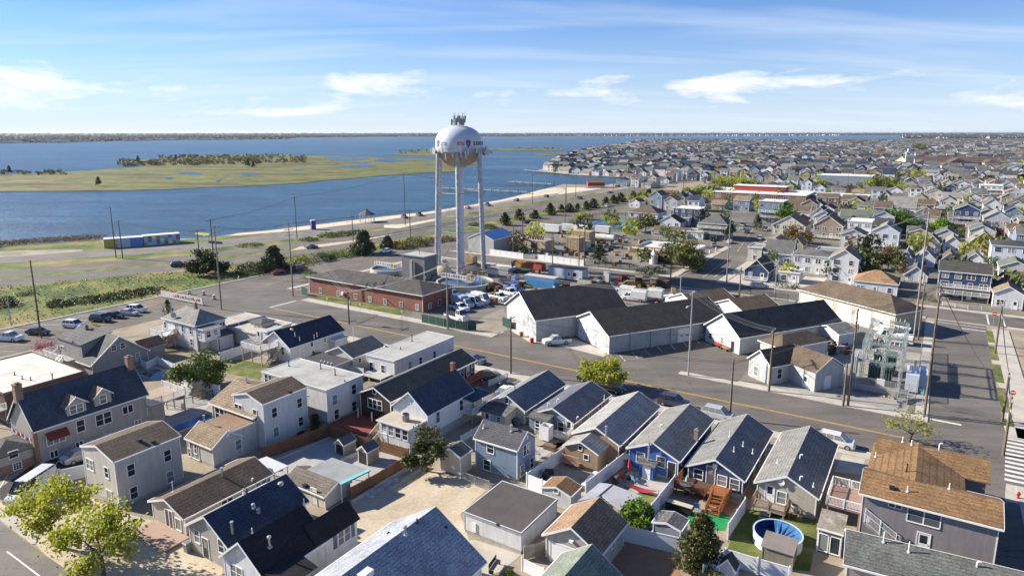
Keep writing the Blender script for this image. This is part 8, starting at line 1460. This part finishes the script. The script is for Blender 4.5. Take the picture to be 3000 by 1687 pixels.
SHP = 'by bay road beside slim pole|right of golden shrub by bay road|before bay road guard rail, left of tower|before bay road guard rail, nearest tower|on verge right of red car|on verge behind maroon SUV|on verge left of white sports car|on sand strip by beach parking, nearest purple toilet|middle of sand strip at beach parking|right end of sand strip at beach parking|left end of sand strip at beach parking|behind mural building road|left of blue-roofed metal building|between tower leg and metal building|on grass bank above white SUV|on grass bank above black SUV|on grass bank above silver sedan|on grass bank left of plank sign|on grass bank nearest plank sign|at left photo edge on grass bank|by thin lamp pole on grass bank|right of round dark evergreen|beside navy-roofed white house|behind taupe dormer house|below navy balcony house|hedge at curved street lamp|right end of hedge by concrete drive|hedge before leafy yard street tree|behind raised white deck|beside bench at bottom centre|at left end of brick building|beside golden tree at right|beside white SUV in parking lot'.split('|')
for i,(q,rx,rz,lf) in enumerate(((ZM(1720,640),4.5,2.6,'gold'),(ZM(1880,610),5,3.0,'olive'),(ZM(2050,580),4,1.8,'bare'),(ZM(2200,560),4,1.8,'bare'),(ZM(900,770),4,2.2,'dark'),(ZM(700,800),5,1.6,'olive'),(ZM(1100,730),5,1.4,'green'),(ZM(950,520),4.5,1.8,'green'),(ZM(1100,505),4,1.7,'olive'),(ZM(1240,485),4,1.5,'dark'),(ZM(740,560),4,1.2,'green'),(ZM(120,620),5,1.0,'green'),(ZN(480,430),4,2.0,'olive'),(ZN(340,410),4,1.8,'green'),(ZL(560,1110),3.0,1.3,'dark'),(ZL(800,1070),4.5,1.0,'dark'),(ZL(1000,1050),4.5,1.0,'dark'),(ZL(1200,1020),4.5,1.2,'dark'),(ZL(1400,985),4.0,1.2,'dark'),(ZL(40,1110),3.0,2.0,'dark'),(ZL(240,1010),2.0,1.0,'dark'),(ZL(2370,800),5.0,3.0,'pine'),(ZF(950,415),1.1,0.9,'green'),(ZE(920,690),1.6,0.8,'dark'),(ZQ(1170,1200),1.6,1.6,'olive'),(ZO(1420,1060),2.4,2.2,'dark'),(ZO(1560,1070),1.2,1.5,'dark'),(ZN(2200,900),4.5,1.6,'dark'),(ZF(500,250),1.6,2.0,'spring'),(ZC(410,1440),0.5,0.5,'green'),(ZM(745,960),2.2,3.0,'bright'),(ZQ(600,860),2.0,1.8,'green'),(ZE(790,310),1.0,0.7,'spring'))): bush('%s shrub %s' % ({'gold': 'golden','bare': 'brown twiggy','dark': 'dark green','pine': 'blackish green','spring': 'yellow-green','bright': 'bright green'}.get(lf,lf),SHP[i]),lf,q,rx,rz,int(120 + 60 * rx * rz),0.13 if rx < 2.5 else 0.26,group='shrub clumps')
for i,(q,h,cr,lf) in enumerate(((ZY(1500,540),11,9,'spring'),(ZY(1040,575),8,7,'spring'),(ZY(1210,570),7,6,'spring'),(ZY(570,560),7,4.5,'spring'),(ZY(1525,235),18,16,'olive'),(ZY(1700,545),9,4.5,'dark'),(ZY(2090,560),9,4.5,'dark'),(ZY(100,800),5,6.5,'bright'),(ZY(400,700),5,5,'spring'),(ZX(2000,680),8,8,'green'),(ZX(1850,670),6,7,'spring'),(ZX(2200,560),6,10,'spring'),(ZX(2330,570),6,8,'spring'),(ZX(1450,740),4,9,'spring'),(ZX(1330,760),4,7,'spring'),(ZX(1100,345),9,8,'green'),(ZX(1280,295),9,8,'spring'),(ZY(800,300),10,8,'green'),(ZY(620,275),9,10,'green'),(ZY(1890,295),9,9,'green'),(ZX(2530,370),9,7,'spring'),(ZN(1480,340),4,3.5,'spring'),(ZQ(1800,500),5,4,'maroon'))): tree('%s tree %s' % ({'spring': 'yellow-green','bright': 'bright green','olive': 'olive'}.get(lf,lf),'largest among houses below supermarket|left of a pair beyond ball field|right of a pair beyond ball field|before dark blue-grey hall|big and round behind supermarket sign tower|rounded, between white gables and supermarket|beside rusty-roofed house at right|beside blue balcony house|right of school roofs|beside left end of school|left of school by back street|beyond school roof, left|beyond school roof, right|low and wide at blue screen fence|low and wide left of blue screen fence|among houses on the point, left|among houses on the point, right|by red diner roofs|left of red diner roofs|behind supermarket roof|beside orange unfinished house|at corner of nearer tennis court|beside grey gabled house with garage'.split('|')[i]),lf,h,cr,q,n=1800,ls=cr * 0.075,seed=100 + i,trunk=0.12,group='yard trees in the town')
mb = MB();r = random.Random(77)
def rq(qs): t = r.random() * (len(qs) - 1);i = int(t);a,b = P(qs[i]),P(qs[i + 1]);return a + (b - a) * (t - i)
for i in range(6000): p = rq([ZL(-300,590),ZL(0,545),ZL(500,508),ZL(960,480)]) + Vector((r.gauss(0,2),r.gauss(0,2.2),0));leaf_quad(mb,p + Vector((0,0,r.uniform(0.1,1.6))),r.uniform(0.12,0.3),r)
tag(mb.build('reeds',LEAF['reed']),'brown reed bed along the bay edge at left','reeds',kind='stuff')
mb = MB()
for i in range(5000):
 u,v = r.uniform(-215,-161),r.uniform(25,165);un = -206.6 + (v - 72.7) * 0.55 if v < 126 else -177 + (v - 146) * 0.18
 if u < un + 1.0: u = un + 1 + r.random() * (-162 - un)
 leaf_quad(mb,GUV(u,v,r.uniform(0.05,0.55)),r.uniform(0.12,0.34),r)
tag(mb.build('dune_grass_tufts',LEAF['olive']),'dry grass tufts on the bank between parking and bay road','grass',kind='stuff')
# ------------------------------------------------------------------ houses of the middle distance
WK = {'w': (S_WHITE,'white'),'b': (S_BEIGE,'beige'),'n': (S_NAVY,'navy'),'u': (S_BLUE,'blue'),'g': (S_LTGREY,'grey'),'c': (S_CREAM,'cream'),'t': (siding((0.33,0.26,0.19)),'tan'),'r': (BRICK,'brick'),'o': (siding((0.14,0.08,0.055)),'brown'),'y': (siding((0.42,0.36,0.16)),'ochre'),'l': (S_BLUEWHT,'pale blue')}
RK = {'g': (RF_GREY,'grey'),'b': (RF_BROWN,'brown'),'c': (RF_CHAR,'charcoal'),'n': (RF_NAVY,'navy'),'l': (RF_LTGREY,'light grey'),'t': (RF_TAN,'tan'),'o': (roofing((0.30,0.19,0.10)),'orange-tan'),'w': (flatroof((0.66,0.65,0.62)),'white'),'e': (RF_GREEN,'grey-green')}
HB = []
def auto_wins(H,k,r_,back=False):
 fl = max(1,round(H.h / 2.7));n = max(1,min(4,int(H.w / 2.5)))
 for f in range(fl):
  z = 0.9 + f * (H.h - 0.3) / fl
  for i in range(n):
   a = (-0.5 + (i + 0.5) / n) * H.w
   if f == 0 and i == n // 2 and n > 1: add_door(H.e,(a,-H.d / 2,0.15),0)
   else: H.win_at('F',a,z,r_.choice((0.9,1.3,1.6)) if H.w > 5 else 0.8,1.25,r_.choice(('dh','pair')))
  if k:
   for i in range(2): H.win_at('R',(-0.25 + 0.5 * i) * H.d,z,0.8,1.2)
def mh(Z,x0,x1,yb,ye,ya,d,roof,wk,rk,lab,side=1,porch=0):
 a,b = P(Z(x0,yb)),P(Z(x1,yb));m = P(Z((x0 + x1) / 2,yb));ay = Vector((-ST,CT,0));w = (b - a).length * 0.93;h = zfit(m,Z(0,ye)[1]);ap = m if roof == 'y' else m + ay * d / 2
 H = House('house',lab,center=m + ay * d / 2,w=w,d=d,h=h,roof=roof,rise=0.25 if roof == 'flat' else max(0.7,zfit(ap,Z(0,ya)[1]) - h),wallm=WK[wk][0],roofm=RK[rk][0],oh=0.25);HB.append((H.c,max(w,d) * 0.62));auto_wins(H,side,random.Random(int(x0 + yb)))
 if porch: H.deck(-H.w / 2,H.w / 2,-H.d / 2 - 1.8,-H.d / 2,porch,'FLR');porch > 1.5 and H.deck(-H.w / 2,H.w / 2,-H.d / 2 - 1.8,-H.d / 2,porch * 1.95,'FLR',posts=False)
 return H
for a in ((ZO,995,1275,985,885,768,10,'y','n','c','blue porch cottage with slate roof and chimney opposite depot',1,.4),(ZO,1365,1600,1015,905,0,6,'flat','w','w','small white flat-roofed annex beside blue porch cottage'),(ZO,1500,1960,925,730,662,11,'hip','w','g','white two-storey house over pale brick base with concrete drive'),(ZO,1205,1520,815,700,555,9,'x','u','g','blue house with big grey roof slope and two skylights'),(ZO,1035,1200,790,640,0,8,'flat','c','l','cream flat-roofed house on school street corner'),(ZO,1490,1640,690,615,540,8,'y','y','g','ochre house behind skylight house'),(ZO,1750,2060,850,690,0,9,'flat','c','l','cream house with pale flat roof and roof aerial'),(ZO,1735,2050,545,405,302,12,'y','t','b','tan gabled house with triple attic window and porch',1,.6),(ZO,1295,1660,515,405,302,14,'y','c','o','cream house with broad orange-tan roof'),(ZO,1150,1420,370,150,0,10,'flat','u','w','blue balcony house with white flat roof on school street',1,2.4),(ZO,1440,1620,240,190,105,10,'x','t','b','brown-roofed house behind blue balcony house'),(ZO,1770,2005,215,105,60,9,'x','o','b','dark brown two-storey house with three white windows'),(ZO,1690,1860,265,190,135,10,'y','l','n','white narrow gable house with navy roof'),(ZO,1700,1905,400,290,208,10,'y','g','n','grey house with navy roof and skylights'),
          (ZO,500,840,545,385,278,10,'hip','t','g','veranda house with grey hip roof on school street',1,2.2),(ZO,235,555,395,225,0,9,'flat','n','w','dark house with white roof terrace before courts'),(ZO,130,440,400,320,0,7,'flat','g','l','low grey flat house beside dark terrace house'),(ZO,80,350,425,370,298,8,'y','l','c','small pale blue house with charcoal gable'),(ZO,0,430,530,490,415,9,'x','g','b','low brown-roofed house with brick chimney behind mansard building'),(ZO,340,590,545,470,425,8,'flat','w','l','white flat house right of brick chimney house'),(ZN,1930,2290,330,270,185,13,'hip','l','b','pale clubhouse with brown hip roof by tennis court'),
          (ZQ,350,815,1140,1010,878,9,'hip','w','o','white house with rusty orange roof behind service garage'),(ZQ,895,1140,1010,935,842,8,'y','w','g','white garage house with grey gable and panel door'),(ZQ,1255,1770,1195,905,790,11,'x','n','c','navy house with white balcony and white lower storey',0,1.6),(ZQ,1840,2140,1295,1130,1055,11,'y','w','t','white cottage with tan gable and row of porch windows',0),(ZQ,1815,2200,900,625,560,11,'hip','l','c','tall pale grey house with charcoal roof at right edge',0),(ZQ,1960,2220,1110,1010,890,9,'x','b','b','beige house with brown roof behind white porch cottage',0),(ZQ,278,535,590,365,0,10,'flat','w','w','white three-storey box house with flat white roof'),(ZQ,545,830,640,470,392,12,'y','l','l','pale house with light grey gable below big green tree',1,.5),(ZQ,205,590,420,340,235,12,'x','y','e','ochre house with grey-green roof behind box house'),(ZQ,715,1010,290,210,95,12,'x','g','l','house with large plain light grey roof slope'),(ZQ,1415,1680,440,240,178,12,'y','n','g','navy house with two white balconies',0,2.3),(ZQ,1730,1910,340,185,115,12,'y','w','g','narrow white house with grey gable right of navy balconies',0),
          (ZQ,1735,2000,490,330,250,11,'y','g','l','grey gabled house with double garage',0),(ZQ,1965,2200,340,205,140,11,'y','w','c','white gabled house at right photo edge',0),(ZQ,1090,1280,690,590,512,10,'y','b','b','beige cottage with porch left of tallest pole',0),(ZQ,1310,1500,700,600,522,10,'y','w','l','white cottage with light grey gable, middle of three',0),(ZQ,1560,1880,730,610,475,11,'y','t','l','tan gabled house with brick lower storey',0),(ZQ,1525,1760,850,790,695,9,'y','w','g','white cottage gable behind navy house',0),(ZQ,1255,1490,870,800,690,9,'y','g','b','brown gabled cottage behind navy house',0),(ZQ,1015,1220,850,755,665,9,'y','l','l','pale blue cottage behind white garage house',0),(ZQ,845,990,860,760,675,9,'y','w','g','small white cottage beside golden tree',0),(ZQ,400,640,280,200,138,10,'hip','g','g','grey hip-roofed house with row of front windows'),(ZQ,232,490,200,132,78,10,'x','b','b','beige house with brown roof left of grey hip house'),(ZQ,118,345,305,240,182,9,'x','c','b','low cream house with brown roof'),(ZQ,608,770,190,110,40,11,'y','w','c','white gabled house with small attic window'),(ZQ,1018,1220,225,180,125,10,'x','c','b','cream brown-roofed house right of large light roof',0),(ZQ,1030,1225,320,265,205,9,'y','l','b','low pale gable house with white windows',0),(ZQ,1312,1530,175,100,50,10,'x','w','l','white house with balcony door beyond dark-shuttered house',0),(ZQ,1240,1420,300,225,175,10,'hip','o','l','dark house with light hip roof and white windows',0),(ZQ,1960,2120,140,50,15,10,'y','e' if 0 else 'g','o','grey house with orange gable at right edge',0),(ZQ,1700,1920,110,-20,0,11,'flat','w','w','white balcony apartment house at right',0,2.5),(ZQ,1985,2200,560,450,385,10,'x','t','b','tan house with brown roof at right edge',0),(ZQ,880,1130,480,330,275,10,'x','c','u' if 0 else 'g','cream house with blue-grey roof behind big green tree',0)): mh(*a)
# landmarks
H = House('school_building','red brick school with white flat roofs and raised red hall','school',center=GUV(-92,425),w=58,d=34,h=4.6,roof='flat',rise=0.4,wallm=BRICK,roofm=RK['w'][0],oh=0.3,found=0);H.boxpart('hall',paint((0.34,0.045,0.03),0.7),-16,14,2,13,4.8,7.6);H.boxpart('hall_roof',RK['w'][0],-16.4,14.4,1.6,13.4,7.6,7.9)
for i in range(9): H.win_at('F',-27 + i * 6.5,1.4,3.0,2.4,'triple')
H.wing(29,58,0,22,4,'flat',roofm=RK['w'][0],wallm=BRICK);HB.append((H.c,48));HB.append((GUV(-45,440),25))
H = House('hall_building','dark blue-grey hall with white flat roof beyond ball field','building',center=GUV(-62,575),w=38,d=20,h=7.5,roof='flat',rise=0.4,wallm=S_BLGREY,roofm=RK['w'][0],oh=0.2,found=0);HB.append((H.c,40));HB.append((GUV(-50,520),32))
H = House('supermarket','long tan supermarket with brown roof and red ACME sign','shop',center=GUV(20,950),w=104,d=30,h=6.5,roof='x',rise=5.5,rot=R(-4),wallm=paint((0.42,0.35,0.25),0.8),roofm=RF_BROWN,found=0);H.e.location = P(ZY(1885,386)) + Vector((0,15,0))
for x in (-38,0,36): H.wing(x - (11 if x == 0 else 7),x + (11 if x == 0 else 7),-21,-10,6,'gable',5.5 if x == 0 else 3.5)
for i,c in enumerate('ACME'): letter(c,4.6,M_LR,H.e,(-5.4 + 3.6 * i,-21.3,7.0),(math.pi / 2,0,0))
HB.append((Vector((H.e.location.x,H.e.location.y,0)),62));HB.append((Vector((H.e.location.x,H.e.location.y - 45,0)),50))
g = P(ZY(1422,402));e = thing('sign_tower','tall cream sign tower with ACME board before supermarket','sign',(g.x,g.y,0));[MB().box(x - 0.6,x + 0.6,-0.6,0.6,0,19).build('post',OFFW,e) for x in (-5,5)];MB().box(-5.5,5.5,-0.5,0.5,12,15).build('panel',OFFW,e);MB().box(-4,4,-0.6,0.6,19,22.5).build('board',WHITE,e);[letter(c,3.0,M_LR,e,(-2.9 + 1.95 * i,-0.7,20.7),(math.pi / 2,0,0)) for i,c in enumerate('ACME')]
H = House('restaurant','red waterside restaurant with red roof sign by the beach','building',center=P(ZX(840,580)),w=13,d=9,h=4,roof='shed',rise=2.2,rot=0,wallm=paint((0.26,0.03,0.022),0.7),roofm=RF_BROWN,found=0);HB.append((H.c,16));H.deck(-9,6,-7,-4.5,0.5,'F')
H = House('unfinished_house','unfinished house clad in orange sheathing in the far town','house',center=P(ZX(2410,405)),w=9,d=10,h=9.5,roof='flat',wallm=paint((0.42,0.20,0.06),0.8,0.2),roofm=RF_BROWN,rot=R(-10),found=0);HB.append((H.c,12));H.wing(-13,-4.5,-4,4,10.5,'flat',wallm=paint((0.35,0.16,0.06),0.8),z0=8)
# ------------------------------------------------------------------ the rest of the town
HB += [(P(ZQ(350,840)),13),(P(ZQ(700,820)),11),(P(ZQ(1000,1080)),6)]
LP = [(p.x,p.y) for p in land_pts]
def inside(x,y):
 c = False;j = len(LP) - 1
 for i in range(len(LP)):
  xi,yi = LP[i];xj,yj = LP[j]
  if (yi > y) != (yj > y) and x < (xj - xi) * (y - yi) / (yj - yi) + xi: c = not c
  j = i
 return c
def usable(u,v,rad):
 g = GUV(u,v);q = pix(g)
 if not (-60 < q[0] < 3060) or not inside(g.x,g.y) or not (inside(g.x - rad,g.y) and inside(g.x,g.y - rad) and inside(g.x,g.y + rad)): return None
 if u < -140 and v < 470 or u < -205 and v < 500 or (-170 - (v - 380) * .1 < u < -150 + max(0,v - 420) * .45 and v < 560): return None
 if v < 480 and u < -40 and abs(u + 56 + max(0,v - 240) * 0.11) < 12 or (u < -52 and v < 330): return None
 if any(abs(u - s_ - 4.5) < 8 for s_ in (70,130,190)) and v < 700 or any(abs(v - s_ - 4) < 7 for s_ in (255,330,410,500)): return None
 if any((g - c).length < r0 + rad * 0.6 for c,r0 in HB): return None
 return g
r = random.Random(99);cand = [];row = 0;v = 200.0
while v < 1500:
 u = -0.75 * v - 60;k = 0;du = 10.6 if v < 900 else 13.5
 while u < 1000:
  uu = u + r.uniform(-1,1);g = usable(uu,v + r.uniform(-1.5,1.5),6.5)
  if g and r.random() < 0.93: cand.append((g.length,g,row))
  u += du
 v += 16.0 if v < 900 else 19;row += 1
cand.sort(key=lambda c: c[0]);near = cand[:205];rest = cand[205:]
ORD = 'first second third fourth fifth sixth seventh eighth ninth tenth eleventh twelfth thirteenth fourteenth fifteenth sixteenth seventeenth eighteenth nineteenth twentieth'.split()
def od(i): return ORD[i] if i < 20 else 'twenty-' + ORD[i - 20] if i < 29 else 'number %d' % (i + 1)
rowi = {};rows = sorted({c[2] for c in near})
for dist,g,rw in sorted(near,key=lambda c: (c[2],c[1].x)):
 i = rowi.get(rw,0);rowi[rw] = i + 1;wk = r.choice('wwwwllggbbctuuny');rk = r.choice('gggbbbcclnteo');rf = r.choice('yyyyxxh');rf = 'hip' if rf == 'h' else rf
 H = House('house','%s house with %s %s roof, %s from left in %s town row' % (WK[wk][1],RK[rk][1],'hip' if rf == 'hip' else 'gable',od(i),od(rows.index(rw))),center=g,w=r.uniform(6.4,8.6),d=r.uniform(8.5,12),h=r.choice((2.8,3.0,3.2,4.8,5.2,5.5,7.0)),roof=rf,rise=r.uniform(1.6,2.6),rot=TH + r.uniform(-.03,.03),wallm=WK[wk][0],roofm=RK[rk][0],oh=0.25,group='town houses');auto_wins(H,0,r)
WL = [WK[k][0] for k in 'wlgbcutn'] + [RK[k][0] for k in 'gbcltn'] + [GLASS]
v = 1500
while v < 3400:                                                  # farthest streets, coarser
 u = -0.8 * v
 while u < 2600:
  g = usable(u + r.uniform(-5,5),v + r.uniform(-5,5),8)
  if g: rest.append((g.length,g,0))
  u += 21
 v += 27
mb = MB()
for dist,g,rw in rest:
 h = r.choice((3,4.5,5,5.5,6,7.5));w = r.uniform(6,9) * (1.35 if dist > 1500 else 1);d = r.uniform(9,13) * (1.35 if dist > 1500 else 1);a = TH + r.choice((0,math.pi / 2)) + r.uniform(-.12,.12);ca,sa = math.cos(a),math.sin(a);wm = r.choice((0,0,0,0,0,1,1,2,3,4,5,7));rm = 8 + r.choice((0,0,0,0,1,2,2,3,3,5,5));rs = r.uniform(1.8,3.2)
 def T(x,y,z): return (g.x + ca * x - sa * y,g.y + sa * x + ca * y,z)
 x,y = w / 2,d / 2;b = [T(-x,-y,0),T(x,-y,0),T(x,y,0),T(-x,y,0),T(-x,-y,h),T(x,-y,h),T(x,y,h),T(-x,y,h),T(0,-y,h + rs),T(0,y,h + rs)]
 mb.add(b,[(0,1,5,8,4),(1,2,6,5),(2,3,7,9,6),(3,0,4,7)],wm);e_ = 0.35;k = h - e_ * rs / x + 0.12
 mb.add([T(-x - e_,-y - e_,k),T(0,-y - e_,h + rs + 0.12),T(0,y + e_,h + rs + 0.12),T(-x - e_,y + e_,k),T(x + e_,-y - e_,k),T(x + e_,y + e_,k)],[(3,2,1,0),(1,2,5,4)],rm)
 if dist < 900:
  for f in range(int(h / 2.7)):
   for i in (-.28,.28): mb.add([T(i * w - .55,-y - .06,1 + f * 2.7),T(i * w + .55,-y - .06,1 + f * 2.7),T(i * w + .55,-y - .06,2.3 + f * 2.7),T(i * w - .55,-y - .06,2.3 + f * 2.7)],[(0,1,2,3)],14)
tag(mb.build('distant_houses',WL),'dense mass of small gabled houses filling the far town','houses',kind='stuff')
def clump(mb,p,rx,rz,r,mi=0):                                # far tree: a low faceted crown
 n = 6;t = r.random() * 6;ring = [(p.x + rx * r.uniform(.7,1.2) * math.cos(t + k * 6.283 / n),p.y + rx * r.uniform(.7,1.2) * math.sin(t + k * 6.283 / n),rz * r.uniform(.3,.6)) for k in range(n)]
 mb.add(ring + [(p.x + r.uniform(-.3,.3) * rx,p.y,rz),(p.x,p.y,0)],[(k,(k + 1) % n,n) for k in range(n)] + [((k + 1) % n,k,n + 1) for k in range(n)],mi)
mb = MB();lf = [LEAF[k] for k in ('spring','green','dark','olive','bare')]
for i in range(2200):
 t = r.random() ** 1.5;vv = 190 + t * 1500;uu = r.uniform(-.75 * vv,900);g = GUV(uu,vv);q = pix(g)
 if not (0 < q[0] < 3000) or not inside(g.x,g.y) or uu < -135 and vv < 500 or abs(uu + 56) < 12 and vv < 480: continue
 sz = r.uniform(1.6,4.0);m = r.choice((0,0,1,1,2,3,4));n = 110 if g.length < 600 else 26
 for k in range(n): dd = Vector((r.gauss(0,1),r.gauss(0,1),r.gauss(0,.8))).normalized() * sz * r.uniform(.5,1);leaf_quad(mb,Vector((g.x,g.y,1 + sz)) + dd,sz * (.2 if n > 30 else .36),r);mb.m[-1] = m
tag(mb.build('town_trees',lf),'scattered yards trees between the far houses','trees',kind='stuff')
mb = MB()
for i in range(640):
 x = r.uniform(600,1540) if i % 3 else r.uniform(760,1300);top = 150 if x > 800 else 175;g = P(ZI(x,r.uniform(top,205 - (x - 600) * 0.02)),-0.2)
 if i > 550: g = P(ZI(r.uniform(-60,330),r.uniform(236,246)),-0.2) if i < 590 else P(ZI(r.uniform(1990,2500),r.uniform(118,140)),-0.2) if i < 620 else P(ZX(r.uniform(30,480),r.uniform(190,205)),-0.2)
 sz = r.uniform(1.2,3.4);m = r.choice((2,2,3,4,4));
 for k in range(34): dd = Vector((r.gauss(0,1),r.gauss(0,1),r.gauss(0,.7))).normalized() * sz * r.uniform(.4,1);leaf_quad(mb,Vector((g.x,g.y,sz * .7)) + dd,sz * .3,r);mb.m[-1] = m
tag(mb.build('island_woods',lf),'brown and dark green scrub wood on the marsh islands','woods',kind='stuff')
for i,(x,y,s_) in enumerate(((1247,205,7),(1275,208,5.5),(497,300,5),(48,240,6),(695,178,6),(885,172,6))): tree('lone dark tree on the marsh island, %s' % ('taller of a close pair','shorter of a close pair','by low scrub near the water','at far left','at left tip of the wood','rising above the wood')[i],'pine',s_ * 1.3,s_ * .5,at=P(ZI(x,y),-.2),kind='cone',n=900,ls=.5,seed=70,var='isl')
mb = MB();hb = MB();SH = [(0,87),(300,84),(560,77),(900,71),(1200,69),(1450,66),(1500,60),(2000,54),(2500,53),(2700,52),(3300,50.5),(3900,49),(4400,47),(4700,44),(5200,42)]
def ysh(x):
 for (a,b),(c,d) in zip(SH,SH[1:]):
  if a <= x <= c: return b + (d - b) * (x - a) / (c - a)
 return 87
for i in range(9000):
 x = r.uniform(-60,5200);y0 = ysh(max(0,x));y = y0 - 1.5 - (y0 - 37.4) * r.random() ** 1.3 * 0.97;g = P(ZI(x,y));s_ = r.uniform(4,8) * (1 + g.length / 9000);clump(mb,g,s_ * 1.2,s_ * 1.25,r,r.choice((1,2,2,2,2,4)))
for i in range(620):
 x = r.uniform(-20,1450) if i < 330 else r.uniform(2000,4300);y0 = ysh(max(0,x));g = P(ZI(x,y0 - r.random() ** 2 * (9 if i < 330 else 3) - .6));s_ = r.uniform(5,9) * (1.3 if i > 330 else 1);hb.prism([(g.x - s_,g.y - s_),(g.x + s_,g.y - s_),(g.x + s_,g.y + s_),(g.x - s_,g.y + s_)],0,s_ * r.uniform(.7,1.3),r.choice((0,0,0,1,2,3)),8 + r.choice((0,1,2,3)))
for i in range(5000):
 g = P((r.uniform(2640,3060),392 + 14 * r.random() ** 1.4))
 if not inside(g.x,g.y): continue
 s_ = r.uniform(4,8) * (1 + g.length / 9000)
 if i % 5: clump(mb,g,s_ * 1.2,s_,r,r.choice((1,2,2,2)))
 else: s_ *= 0.7;hb.prism([(g.x - s_,g.y - s_),(g.x + s_,g.y - s_),(g.x + s_,g.y + s_),(g.x - s_,g.y + s_)],0,s_ * r.uniform(.7,1.2),r.choice((1,2,3,4,6)),8 + r.choice((0,2,5)))
FW = [paint(x,0.9,0.3) for x in ((0.03,0.042,0.022),(0.045,0.055,0.028),(0.025,0.035,0.022),(0.06,0.055,0.03),(0.05,0.05,0.03))]
tag(mb.build('far_shore_woods',FW),'dark band of woods along the far shore','woods',kind='stuff');tag(hb.build('far_shore_houses',WL),'tiny pale houses dotted along the far shore','houses',kind='stuff')
mb = MB()
for i in range(420):
 u,v = (r.uniform(-124,-62),r.uniform(184,240)) if i < 190 else (r.uniform(-98,-30),r.uniform(131,166)) if i < 330 else (r.uniform(-137,-100),r.uniform(128,166))
 g = GUV(u,v)
 if (g - Vector((-12.5,173,0))).length < 9 or (g - Vector((TX,TY,0))).length < 3: continue
 s_ = r.uniform(.25,1.3);a = r.random() * 3;ca,sa = math.cos(a) * s_,math.sin(a) * s_;hh = r.uniform(.2,1.7);mb.prism([(g.x + ca,g.y + sa),(g.x - sa * .6,g.y + ca * .6),(g.x - ca,g.y - sa),(g.x + sa * .6,g.y - ca * .6)],0,hh,r.randint(0,6))
tag(mb.build('yard_clutter',[paint(x,.8,.3) for x in ((.35,.27,.17),(.12,.06,.035),(.45,.45,.43),(.04,.04,.045),(.3,.16,.05),(.2,.21,.2),(.06,.12,.2))]),'scattered crates, pipes and spoil in the works yards','clutter',kind='stuff')
for i,(q,k,c_,lab) in enumerate(((ZY(1090,800),'sedan',BLK,'black car between houses below big light grey roof'),(ZY(860,590),'suv',GRY,'grey SUV by ball field'),(ZY(940,585),'suv',BLK,'black SUV by ball field, right of grey one'),(ZQ(690,500),'sedan',SILV,'silver car below big bright green tree'),(ZQ(1020,480),'suv',WH,'white SUV by cream blue-grey-roofed house'),(ZQ(1580,460),'sedan',WH,'white car before navy balcony house'),(ZQ(1840,520),'pickup',GRY,'grey pickup before grey gabled garage house'),(ZQ(1180,720),'sedan',NVY,'navy car behind beige porch cottage'),(ZO(1590,420),'suv',NVY,'navy SUV beside orange-tan roof house'),(ZO(860,590),'sedan',WH,'white car on school street by veranda house'),(ZO(1640,860),'suv',BLK,'black SUV under white two-storey house'),(ZQ(2050,950),'suv',REDC,'red SUV below tall pale grey house'),(ZX(1060,575),'pickup',BLK,'black pickup beside red restaurant'),(ZX(985,640),'sedan',GRY,'grey car on bay road before restaurant'),(ZX(1930,540),'suv',SILV,'silver SUV on far bay road'))): car(k,c_,lab,q,SV + (i % 3) * 1.57,'cars in the far streets')
# ------------------------------------------------------------------ air
m = bpy.data.materials.new('haze_air');m.use_nodes = True;nt = m.node_tree;nt.nodes.clear();out = nd(nt,'ShaderNodeOutputMaterial');pv = nd(nt,'ShaderNodeVolumePrincipled');pv.inputs['Color'].default_value = (0.80,0.88,1.0,1);pv.inputs['Density'].default_value = 2.2e-5;pv.inputs['Anisotropy'].default_value = 0.3;lk(nt,pv.outputs[0],out.inputs['Volume'])
tag(MB().box(-46000,46000,-46000,46000,-1.6,60).build('haze',m),'thin pale air between camera and far shore','haze',kind='stuff')
